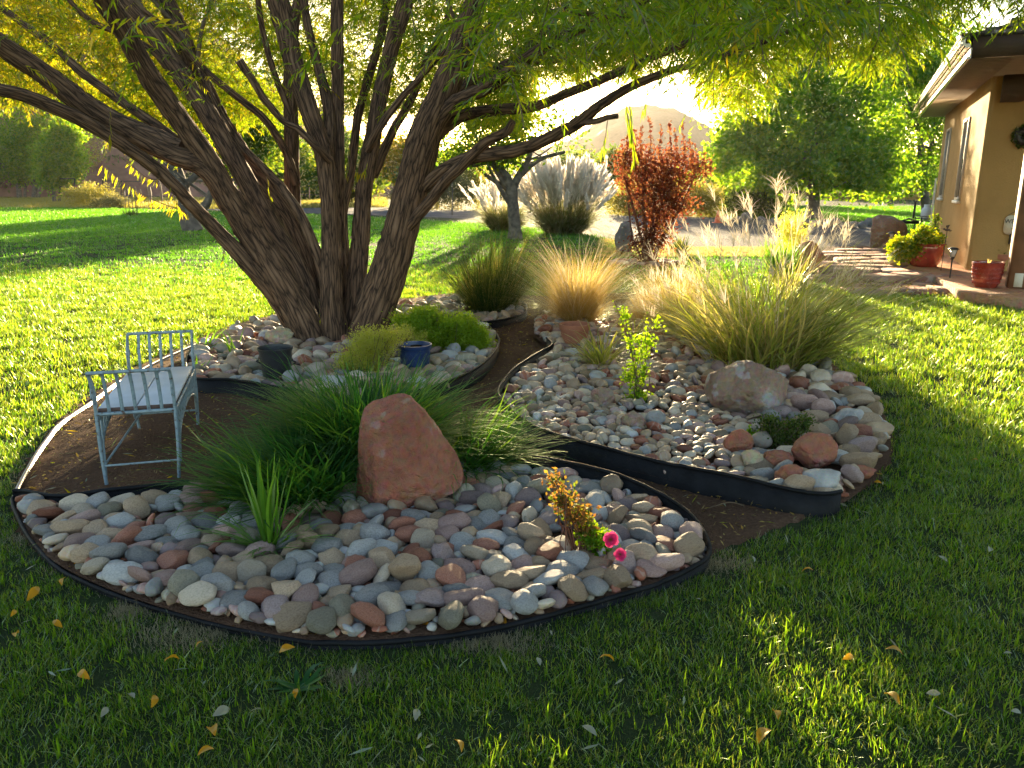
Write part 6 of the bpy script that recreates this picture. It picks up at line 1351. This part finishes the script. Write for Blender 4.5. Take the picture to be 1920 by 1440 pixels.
# eave: soffit, fascia and stepped gutter, hip roof
OV = .62; E0 = -OV; 
SZ = TOP + .0
mb = MB(); hb(mb, E0 + .02, 6.9, -2.6, LEN + .45, SZ, SZ + .03); sf = hpart(mb, 'soffit', M['soffit'])
mb = MB()
for k_ in range(40):
    y = -2.5 + k_ * .16; hb(mb, E0 + .05, -.01, y, y + .012, SZ - .006, SZ - .0005)
hpart(mb, 'soffit_grooves', M['soffit'], sf)
mb = MB(); yE0, yE1 = -2.62, LEN + .47
hb(mb, E0 - .0, E0 + .02, yE0, yE1, SZ - .03, SZ + .11); hb(mb, E0 - .07, E0 - .002, yE0 + .0, yE1, SZ + .112, SZ + .165); hb(mb, E0 - .11, E0 - .072, yE0, yE1, SZ + .14, SZ + .27)

for (gx_, gz_, gr_) in ((E0 - .012, SZ - .02, .022), (E0 - .115, SZ + .15, .024), (E0 - .115, SZ + .205, .02), (E0 - .118, SZ + .262, .024)): tube(mb, np.array([HM[:3,:3] @ np.array([gx_, y_, gz_]) for y_ in np.linspace(yE0, yE1, 6)]), gr_, 14)  # round beads added along the gutter edges to catch a sun glint
hpart(mb, 'gutter', M['gutter'], smooth=True, sharp=40)
mb = MB(); hb(mb, E0 + .022, 6.9, yE0, yE0 + .02, SZ - .03, SZ + .25); hpart(mb, 'fascia', M['darkwood'])
mb = MB(); rx0, rx1, ry0, ry1 = E0 - .13, 7.0, yE0 - .03, yE1 + .03; zr = SZ + .26; ap = (rx0 + 3.0, (ry0 + 3.0), zr + 1.15)
V = np.array([[rx0, ry0, zr], [rx1, ry0, zr], [rx1, ry1, zr], [rx0, ry1, zr], [rx0+3, ry0+3, zr+1.1], [rx1, ry0+3, zr+1.1], [rx1, ry1-2, zr+1.1], [rx0+3, ry1-2, zr+1.1]]) @ HM[:3,:3].T
mb.add(V, [[0,1,5,4],[3,0,4,7],[2,3,7,6],[4,5,6,7],[0,3,2,1]]); rf = hpart(mb, 'roof', M['roof'])
mb = MB()
for row in range(9):       # tile courses along the front and the side
    f0 = row / 9; zz = zr + 1.1 * f0 + .012; yy = ry0 + 3 * f0
    for c_ in range(26):
        x = rx0 + 3 * f0 + c_ * .3 + (row % 2) * .15
        if x < rx1 - .3: hb(mb, x, x + .29, yy, yy + .34, zz, zz + .03 + .012 * ((c_ * 7 + row * 3) % 3))
    xx = rx0 + 3 * f0
    for c_ in range(30):
        y = ry0 + 3 * f0 + c_ * .3 + (row % 2) * .15
        if y < ry1 - .3 - 2 * f0: hb(mb, xx, xx + .34, y, y + .29, zz, zz + .03 + .012 * ((c_ * 5 + row) % 3))
hpart(mb, 'roof_tiles', M['roof'], rf)
# corbel beam, porch post, downpipe elbow of the rear wing
mb = MB(); c0 = hsolve(1878, 170, 'y', -.02); 
pr = [(0, TOP-.001), (1.2, TOP-.001), (1.2, TOP-.22), (.9, TOP-.25), (.55, TOP-.33), (.3, TOP-.42), (.0, TOP-.42)]; xo = float(c0[0]); V = []
for yv in (-.16, -.002): V += [(xo + p_[0], yv, p_[1]) for p_ in pr]
V = np.array(V) @ HM[:3,:3].T; nP = len(pr); mb.add(V, [list(range(nP)), list(range(2*nP-1, nP-1, -1))] + [[i, nP+i, nP+(i+1) % nP, (i+1) % nP] for i in range(nP)]); hpart(mb, 'corbel', M['darkwood'])
pb = hsolve(1908, 541, 'z', .14); px_, py_ = pb[0], pb[1]
mb = MB(); hb(mb, px_ - .13, px_ + .13, py_, py_ + .26, .14, TOP - .002, bev=.012); po = hpart(mb, 'porch_post', M['beam'])
mb = MB(); hb(mb, px_ - .06, px_ + .05, py_ - .012, py_ - .001, .16, .36, bev=.004); hpart(mb, 'post_plate', M['sign'], po)
mb = MB(); tube(mb, np.array([HL(q) - HM[:3,3] for q in smooth_path(np.array([[.3, LEN+.5, 2.88], [.3, LEN+.5, 2.7], [.55, LEN+.6, 2.55], [.88, LEN+.7, 2.45]]), 12)]), .045, 8); hpart(mb, 'downpipe', M['darkmetal'], smooth=True)
# wall pieces: sign, lantern, low box, clock-like ornament
s0 = hsolve(1900, 422, 'y', -.03); SG = empty('welcome_sign', HL([s0[0], -.02, s0[2]]), 'small cream plaque lettered in dark paint on the porch wall', 'sign')
mb = MB(); t = np.linspace(0, 2*pi, 25)[:-1]; hw_, hh_ = .24, .165
ol = np.column_stack([hw_ * np.sign(np.cos(t)) * np.abs(np.cos(t))**.35, hh_ * np.sign(np.sin(t)) * np.abs(np.sin(t))**.5]); 
V = np.concatenate([np.column_stack([ol[:,0]+.1, np.full(24, -.02), ol[:,1]]), np.column_stack([ol[:,0]+.1, np.full(24, .0), ol[:,1]])]) @ HM[:3,:3].T
mb.add(V, [list(range(24)), list(range(47, 23, -1))] + [[i, (i+1) % 24, 24+(i+1) % 24, 24+i][::-1] for i in range(24)]); mb.build('plaque', M['sign'], SG)
tc = bpy.data.curves.new('lettering', 'FONT'); tc.body = 'WELCOME'; tc.size = .1; tc.extrude = .002; tc.align_x = 'CENTER'; tc.materials.append(M['ink']); to0 = bpy.data.objects.new('lettering_curve', tc); COL.objects.link(to0); bpy.context.view_layer.update(); me = bpy.data.meshes.new_from_object(to0.evaluated_get(bpy.context.evaluated_depsgraph_get())); bpy.data.objects.remove(to0); me.materials.clear(); me.materials.append(M['ink']); to = bpy.data.objects.new('lettering', me); COL.objects.link(to); to.parent = SG
to.matrix_local = Matrix([[v2[0], 0, -v1[0], 0], [v2[1], 0, -v1[1], 0], [0, 1, 0, 0], [0, 0, 0, 1]]) @ Matrix.Translation((.1, .03, .024))
mb = MB()
for q_ in range(3): tube(mb, np.array([HM[:3,:3] @ np.array(p) for p in [(-.02 + .1*q_, -.024, -.05), (.0 + .1*q_, -.024, -.09), (.02 + .1*q_, -.024, -.05)]]), .006, 5)
mb.build('paw_marks', M['ink'], SG)
mb = MB(); tube(mb, np.array([HM[:3,:3] @ np.array(p) for p in [(-.1, -.01, .16), (.1, .0, .3), (.3, -.01, .16)]]), .005, 6); mb.build('hanging_wire', M['darkmetal'], SG)
s1 = hsolve(1917, 256, 'y', -.02); mb = MB(); r = np.random.default_rng(9)
WR = empty('wall_wreath', HL([s1[0], -.02, s1[2]]), 'dark bushy wreath ornament hanging high on the porch wall', 'ornament')
tt = r.uniform(0, 2*pi, 700); rr_ = .14 * np.sqrt(r.uniform(0, 1, 700)); P = np.column_stack([rr_*np.cos(tt), -.03 + r.normal(0, .03, 700), rr_*np.sin(tt)*1.15]) @ HM[:3,:3].T; leaves(mb, P, r.normal(size=(700, 3)), .07, .035, r=r); mb.build('foliage', M['darkshrub'], WR)
mb = MB(); t = np.linspace(0, 2*pi, 30); tube(mb, np.column_stack([0.07*np.cos(t), t*0 - .04, .085*np.sin(t)]) @ HM[:3,:3].T, .07, 8); mb.build('ring', M['darkmetal'], WR, smooth=True)
s2 = hsolve(1898, 448, 'y', -.02); mb = MB(); hb(mb, -.05, .06, -.05, 0, -.09, .09, bev=.008); bx = mb.build('outlet_box', M['bronze']); bx.location = HL([s2[0], -.001, s2[2]]); tag(bx, 'small dark electrical box below the cream plaque', 'outlet box')

# patio slab and flagstone path
mb = MB(); out = gnd(*np.array([(1700,500),(1745,512),(1790,540),(1803,549),(1850,552),(1920,562),(2150,590),(2500,560),(2200,480),(1830,480),(1760,470)], float).T, .14)
n = len(out); V = np.concatenate([np.column_stack([out[:, :2], np.full(n, .14)]), np.column_stack([out[:, :2], np.full(n, -.02)])]); mb.add(V, [list(range(n))] + [[i, n+i, n+(i+1) % n, (i+1) % n] for i in range(n)]); tag(mb.build('patio', M['slab']), kind='structure')
r = np.random.default_rng(17); FLG = []
def flags(poly_px, z, seed, name, size):
    """Irregular stones: jittered cells with real thickness and gaps."""
    r = np.random.default_rng(seed); pg = gnd(*np.array(poly_px, float).T, z); lo, hi = pg[:, :2].min(0), pg[:, :2].max(0); mb = MB()
    nx, ny = int((hi[0]-lo[0])/size)+2, int((hi[1]-lo[1])/size)+2; J = r.uniform(-.3, .3, (nx+1, ny+1, 2)) * size
    G = np.stack(np.meshgrid(np.arange(nx+1), np.arange(ny+1), indexing='ij'), -1) * size + lo - size/2 + J
    for i in range(nx):
        for j in range(ny):
            q = np.array([G[i, j], G[i+1, j], G[i+1, j+1], G[i, j+1]]); c = q.mean(0)
            if not inpoly(c[None], pg[:, :2])[0]: continue
            q = c + (q - c) * .93; hz = z + r.uniform(-.012, .012); pts = []
            for k in range(4):
                a, b = q[k], q[(k+1) % 4]; pts += [a * .85 + b * .15, (a+b)/2 + r.normal(0, .03, 2), a * .15 + b * .85]
            pts = np.array(pts); n = 12; V = np.concatenate([np.column_stack([pts, np.full(n, hz) + r.uniform(-.004, .004, n)]), np.column_stack([pts + (pts - c) * .03, np.full(n, -.02)])])
            mb.add(V, [list(range(n))] + [[k, n+k, n+(k+1) % n, (k+1) % n] for k in range(n)])
    return tag(mb.build(name, M['flag']), kind='structure')
flags([(1545,466),(1645,466),(1700,480),(1745,500),(1780,520),(1740,527),(1640,522),(1560,514),(1530,505)], .13, 1, 'flagstone_path', .8)
flags([(1530,508),(1560,516),(1640,524),(1750,530),(1800,548),(1700,552),(1600,546),(1560,540),(1510,530)], .05, 2, 'flagstone_path', .62)
sheet('path_soil', gnd(*np.array([(1505,515),(1535,480),(1545,463),(1660,462),(1760,470),(2000,450),(2500,520),(2500,640),(1930,574),(1800,561),(1690,554),(1600,549),(1540,541),(1500,530)], float).T), .016, M['soil'])
litter('leaf_litter', 'dry leaves and tan debris on the edge of the flagstone path', 1400, gnd(*np.array([(1560,525),(1800,530),(1930,560),(1800,562),(1600,552)], float).T), .07, .025, 'litter', .04, 12)

# ------------------------------------------------------------------ pots on the patio
o, Rr, H = pot('glazed_pot', 'big red glazed pot overflowing with yellow-green plants by the house corner', 1731, 503, 66, 46, 'redglaze', GL, soil=(.92,.9), z=.1)
b = np.array(o.location)
leaf_plant('potted_coleus', 'yellow-green trailing plant spilling over the big red glazed pot', 'plant', (1722, 0, float(b[1]) - .12), [], [(1700,470,26,14),(1688,462,20,16),(1715,450,26,12),(1740,455,24,12),(1682,478,12,12),(1730,435,16,12),(1752,452,14,10)], 'yellowflower', 260, 20, .05, .04, .07, seed=601, part='foliage')
leaf_plant('potted_vine', 'thin climbing vine rising from the big red pot toward the trellis', 'plant', (1752, 0, float(b[1]) + .1), [[(1750,460,3),(1752,430,2),(1753,400,2)]], [(1752,440,8,16),(1755,415,6,12),(1750,455,12,8)], 'tree_green', 90, 12, .04, .03, .05, seed=602, part='foliage', branches=2)
o, Rr, H = pot('glazed_pot', 'small red glazed pot with a zigzag pattern on the patio edge', 1847, 538, 54, 46, 'redglaze', [(0,0),(.68,0),(.72,.02),(.84,.22),(.95,.6),(.98,.86),(1.0,.9),(1.02,.98),(.98,1.0),(.9,.98),(.88,.9),(0,.88)], soil=(.88,.93), z=.14)
mb = MB()
for row in range(4):
    a = np.linspace(0, 2*pi, 73); zz = H * (.2 + .18*row + .045 * (np.arange(73) % 2 * 2 - 1)); rr = Rr * np.interp(zz / H, [0,.02,.22,.6,.86], [.7,.72,.84,.95,.98]) * 1.004; tube(mb, np.column_stack([rr*np.cos(a), rr*np.sin(a), zz]), .006, 5)
mb.build('zigzag_pattern', M['redglaze'], o, smooth=True)
clump('pot_sprout', 'dry pale sprout in the small red glazed pot', 'plant', np.array(o.location) + [0, 0, H * .93], [('leaves', 'stipa', tuftf(12, .03, None, (.2, 1.2), (.2, .6), (.06, .12), .01, 3))])
o, Rr, H = pot('plant_pot', 'terracotta pot with a dark rosette plant against the porch wall', 1876, 507, 34, 30, 'terracotta', [(0,0),(.7,0),(.73,.03),(.88,.68),(1.0,.7),(1.02,.74),(1.02,1.0),(.94,1.0),(.9,.9),(0,.88)], soil=(.9,.9), z=.14)
clump('rosette_plant', 'dark rosette plant in the terracotta pot against the porch wall', 'plant', np.array(o.location) + [0, 0, H * .9], [('leaves', 'darkshrub', tuftf(34, .03, None, (.5, 1.3), (.1, .5), (.14, .24), .03, 4, wp=3))])

# ------------------------------------------------------------------ path lamps
def lamp(px, pyt, pyb, label, Y=None):
    g = gnd(px, pyb, .02) if Y is None else np.array([at(px, 400, Y)[0], Y, .02]); D = proj(g)[2]; H = (pyb - pyt) / FPX * D * 1.03 if Y is None else .5
    o = empty('path_lamp', g, label, 'path lamp', 'solar lamps along the flagstone path'); hh = .15
    mb = MB(); tube(mb, np.array([[0,0,-.02],[0,0,H-hh-.02]]), .012, 10); lathe(mb, [(.03,0),(.03,.02),(.012,.03)], 12); mb.build('post', M['bronze'], o, smooth=True)
    mb = MB(); lathe(mb, [(.012,H-hh-.05),(.03,H-hh-.02),(.036,H-hh),(.03,H-hh+.004)], 12)
    mb.build('collar', M['bronze'], o, smooth=True)
    mb = MB(); lathe(mb, [(.0,H-hh+.004),(.034,H-hh+.006),(.062,H-.035),(.0,H-.034)], 4); mb.build('glass', M['lampglass'], o)
    mb = MB()
    for k in range(4):
        a = pi/2*k; tube(mb, np.array([[.036*cos(a), .036*sin(a), H-hh], [.066*cos(a), .066*sin(a), H-.032]]), .004, 5)
    mb.build('cage', M['bronze'], o); mb = MB(); lathe(mb, [(.0,H-.032),(.098,H-.03),(.1,H-.02),(.05,H+.004),(.0,H+.006)], 4); mb.build('lid', M['bronze'], o); o.rotation_euler = (0, 0, .5); return o
lamp(1779, 467, 535, 'solar lamp at the step, in front of the house corner')
lamp(1747, 455, 508, 'solar lamp standing in front of the big red glazed pot')
lamp(1667, 437, 480, 'solar lamp standing in front of the orange boulder')
lamp(1720, 430, 470, 'solar lamp half hidden in the yellow-green potted plant', Y=17.5)
# ornaments by the wall: hummingbird stake, trellis, propane tank and smoker cart
g = hsolve(1774, 431, 'y', -.3); 
ST = empty('garden_stake', HL([g[0], -.3, .14]), 'thin metal garden stake topped with a small bird figure by the house corner', 'garden stake'); mb = MB()
zt = float(g[2]) - .14; tube(mb, np.array([[0,0,0],[0.02,0,zt]]), .006, 5); mb.build('rod', M['darkmetal'], ST)
mb = MB(); V, F = ICO[2]; mb.add(V * [.05,.02,.022] + [0.02,0,zt], F); mb.add(V * [.02,.016,.018] + [-.035,0,zt+.015], F); tube(mb, np.array([[-.05,0,zt+.015],[-.11,0,zt+.02]]), .003, 4)
mb.add(np.array([[0.02,0,zt],[.06,.0,zt+.09],[.0,.03,zt+.07],[.02,0,zt],[.07,0,zt-.03],[.11,0,zt-.01]]), [[0,1,2],[3,4,5]]); mb.build('bird', M['rust'], ST, smooth=True)
TR = empty('trellis', HL([-.16, LEN * .8, .05]), 'narrow white wire trellis leaning against the sunny wall', 'trellis'); mb = MB(); Rm = HM[:3,:3]
for y in (-.22, 0, .22): tube(mb, np.array([Rm @ np.array(p) for p in [(0, y, 0), (0, y * .9, 1.7)]]), .008, 5)
for z in np.arange(.25, 1.75, .28): tube(mb, np.array([Rm @ np.array(p) for p in [(0, -.24, z), (0, .24, z)]]), .007, 5)
mb.build('wires', M['white'], TR)
Yt = 26.0; c = at(1737, 398, Yt); TK = empty('propane_tank', (c[0], c[1], 0), 'white propane tank on a black cart beyond the house', 'propane tank'); mb = MB(); zc = c[2]
lathe(mb, [(0,zc-.25),(.13,zc-.24),(.16,zc-.2),(.16,zc+.05),(.12,zc+.14),(.04,zc+.17),(0,zc+.17)], 20); mb.build('tank', M['white'], TK, smooth=True)
mb = MB(); lathe(mb, [(.09,zc+.14),(.09,zc+.24),(.085,zc+.24),(.085,zc+.14)], 16); mb.build('collar', M['white'], TK)
CT = empty('grill_cart', (c[0] + .02, c[1], 0), 'black metal cart with an upright pipe holding the propane tank', 'cart'); mb = MB()
for x in (-.25, .25):
    for y in (-.2, .2): tube(mb, np.array([[x,y,0],[x,y,zc-.15]]), .02, 6)
box(mb, -.28, .28, -.23, .23, zc-.29, zc-.26); 
for z in (zc-.12, zc-.2): tube(mb, np.array([[-.26,-.22,z],[.26,-.22,z],[.26,.22,z],[-.26,.22,z],[-.26,-.22,z]]), .012, 5)
mb.build('frame', M['darkmetal'], CT); mb = MB(); tube(mb, np.array([[-.42,0,zc-.2],[-.40,0,zc+.35]]), .035, 8); box(mb, -.95, -.25, -.1, .1, zc-.36, zc-.27); tube(mb, np.array([[-.9,-.1,zc-.3],[-.55,0,zc-.2],[-.3,0,zc-.28]]), .03, 6); mb.build('burner_pipe', M['darkmetal'], CT)

# ------------------------------------------------------------------ cone, stakes, fences, far buildings
g = gnd(1345, 418); CN = empty('traffic_cone', g, 'orange traffic cone standing on the gravel drive by the bushes', 'traffic cone'); mb = MB(); lathe(mb, [(.15,.03),(.14,.035),(.03,.52),(.0,.53)], 20); mb.build('cone', M['orange'], CN, smooth=True)
mb = MB(); bevbox(mb, -.2, .2, -.2, .2, .0, .03, .008); mb.build('base', M['orange'], CN)
def fencepost(mb, px, Y, h, w_=.06): x = at(px, 345, Y)[0]; tube(mb, np.array([[x, Y, -.1], [x, Y, h]]), w_ / 2, 6); return x
Yg = 66.0
GT = empty('gate', (at(225, 345, Yg)[0], Yg, 0), 'black pipe gate frame in front of the red slope', 'gate'); b = np.array(GT.location)
def gatepart(name, segs, w_, parent=GT, Y=Yg, mat='darkmetal'):
    mb = MB()
    for (x0, y0, x1, y1) in segs: tube(mb, np.array([at(x0, y0, Y), at(x1, y1, Y)]) - np.array(parent.location), w_ / 2, 6)
    return mb.build(name, M[mat], parent)
gatepart('post', [(193, 332, 193, 376)], .14); gatepart('post', [(198, 334, 198, 376)], .1); gatepart('post', [(228, 340, 228, 376)], .08)
gatepart('rail', [(193, 339, 300, 341)], .07); gatepart('rail', [(193, 366, 300, 368)], .06); gatepart('rail', [(195, 349, 228, 350)], .05)
for x, lab in ((140, 'black steel post and rail beside the thin-stemmed tree'),):
    P_ = empty('pipe_rail', (at(x, 345, Yg)[0], Yg, 0), lab, 'rail'); gatepart('post', [(x, 335, x, 378)], .09, P_); gatepart('rail', [(112, 335, 140, 335)], .06, P_); gatepart('rail', [(112, 350, 140, 352)], .05, P_)
for k, (x, yt, w_) in enumerate([(218,332,.3),(278,350,.28),(300,342,.14),(262,355,.1)]):
    mb = MB(); Yp = Yg + 1 + k * .4; x0 = at(x, 345, Yp)[0]; r = np.random.default_rng(k); tube(mb, smooth_path(np.array([[x0, Yp, -.1], [x0 + .04, Yp, .8], [x0, Yp, at(x, yt, Yp)[2]]]), 8), w_ / 2, 8, rough=.06)
    tag(mb.build('fence_post', M['timber']), ['thick wooden post right behind the black gate', 'short thick wooden post past the gate', 'slim wooden post farther along the gate fence', 'thin leaning wooden post by the gate fence'][k], 'post', 'wooden posts by the gate')
# low wire fence farther along
WF = empty('wire_fence', (at(600, 345, 70)[0], 70, 0), 'low wire fence on thin posts behind the willow stems', 'fence'); b = np.array(WF.location)
for x in np.arange(400, 705, 20): gatepart('post', [(x, 346, x, 372)], .09, WF, 70.0, 'timber')
gatepart('wires', [(395, 350, 705, 350), (395, 358, 705, 358), (395, 365, 705, 365)], .03, WF, 70.0)
# staked seedling cage on the lawn
g = gnd(245, 405); SK = empty('staked_seedling', g, 'young seedling tied between thin dark stakes out on the lawn', 'seedling')
mb = MB()
for (x, yt) in ((237, 358), (243, 352), (250, 356), (256, 360), (258, 350)): p = at(x, 404, g[1]) - g; q = at(x - 4, yt, g[1]) - g; p[2] = 0; tube(mb, np.array([p, q]), .018, 5)
mb.build('stakes', M['darkmetal'], SK); mb = MB(); tuftf(140, .35, None, (.2, 1.0), (.2, .8), (.2, .5), .03, 3)(mb, np.random.default_rng(1)); mb.build('grass_collar', M['dark_grass'], SK)
g = gnd(848, 404); SK = empty('staked_sapling', g, 'bare young sapling with a grey stem in front of the olive scrubby bush', 'sapling'); mb = MB(); p = at(848, 340, g[1]) - g; tube(mb, smooth_path(np.array([[0,0,0],[.02,0,.8],p]), 8), np.linspace(.045,.02,8), 7)
for a, b_ in (((846,370),(835,355)),((849,360),(858,345)),((848,352),(842,336))): tube(mb, np.array([at(*a, g[1]) - g, at(*b_, g[1]) - g]), .012, 5)
mb.build('trunk', M['bark_old'], SK)
# far white-roofed house and open shed
Yh = 120.0
def farbox(o, name, x0, x1, yt, yb, mat, dep=6, Y=Yh, zb=None):
    A, B = at(x0, yt, Y), at(x1, yb, Y); mb = MB(); box(mb, A[0]-o.location.x, B[0]-o.location.x, 0, dep, (B[2] if zb is None else zb), A[2]); return mb.build(name, M[mat], o)
FH = empty('far_house', (at(1650, 345, Yh)[0], Yh, 0), 'far pale house with a white metal roof beyond the meadow', 'house')
farbox(FH, 'wall', 1640, 1725, 358, 380, 'stucco_far', zb=-.1)
A, B = at(1618, 358, Yh - .5), at(1680, 347, Yh + 4); mb = MB(); c = FH.location; x0, x1 = A[0]-c.x, at(1682, 358, Yh)[0]-c.x; z0 = A[2]; z1 = at(1640, 343, Yh)[2]
mb.add(np.array([[x0,-.6,z0],[x1,-.6,z0],[x1,3,z1],[x0,3,z1],[x1,6.5,z0],[x0,6.5,z0]]), [[0,1,2,3],[3,2,4,5],[0,3,5],[1,4,2],[0,5,4,1]]); mb.build('roof', M['whiteroof'], FH)
farbox(FH, 'window', 1690, 1700, 362, 370, 'glass', dep=.1, Y=Yh - .12)
SH = empty('open_shed', (at(1640, 345, 100)[0], 100, 0), 'low open-sided timber shed in front of the far white-roofed house', 'shed')
mb = MB(); c = SH.location; A, B = at(1612, 362, 100), at(1668, 368, 100); box(mb, A[0]-c.x, B[0]-c.x, -.5, 4, B[2], B[2] + .18); mb.build('roof', M['darkwood'], SH)
for x in (1614, 1626, 1640, 1654, 1666): mb = MB(); p = at(x, 368, 100); box(mb, p[0]-c.x-.08, p[0]-c.x+.08, -.3, -.14, 0, p[2]-.001); mb.build('post', M['timber'], SH)
mb = MB(); box(mb, A[0]-c.x, B[0]-c.x, 3.6, 3.8, 0, B[2]-.02); mb.build('back_wall', M['timber'], SH); mb = MB(); box(mb, A[0]-c.x, B[0]-c.x, -.34, -.31, .35, .45); mb.build('rail', M['timber'], SH)
g = at(1597, 372, 90); mb = MB(); V, F = rock((.5,.4,.55), 5, 3, 4); mb.add(V, F); o = mb.build('purple_bundle', M['purple'], smooth=True); o.location = (g[0], 90, .5); tag(o, 'purple cloth-covered bundle near the far shed', 'bundle')
for k, (px, py, w_, h_) in enumerate([(1610,378,26,8),(1690,376,30,10),(1560,380,20,7),(1740,378,24,9)]):
    leaf_plant('dry_thicket', ['dry grey-green thicket in front of the far shed','pale dry thicket in front of the far white-roofed house','thicket at the meadow end near the big round tree','thicket between the far house and the slender tree'][k], 'shrub', (px, 0, 88), [], [(px, py-3, w_, h_), (px+12, py-6, w_*.6, h_)], 'sage' if k % 2 == 0 else 'stipa', 90, 30, .4, .12, .5, seed=700+k, upward=.6, part='foliage')
# ------------------------------------------------------------------ haze in the valley
mb = MB(); box(mb, -640, 640, -45, 660, -1.4, 66); hz = mb.build('haze', [])
m = bpy.data.materials.new('haze'); m.use_nodes = True; t = m.node_tree
for n_ in list(t.nodes):
    if n_.type != 'OUTPUT_MATERIAL': t.nodes.remove(n_)
v = t.nodes.new('ShaderNodeVolumePrincipled'); v.inputs['Color'].default_value = (1, .93, .82, 1); v.inputs['Density'].default_value = .00010; v.inputs['Anisotropy'].default_value = .62
t.links.new(v.outputs[0], t.nodes['Material Output'].inputs['Volume'])
hz.data.materials.clear(); hz.data.materials.append(m); tag(hz, 'thin golden evening haze filling the valley', kind='stuff')
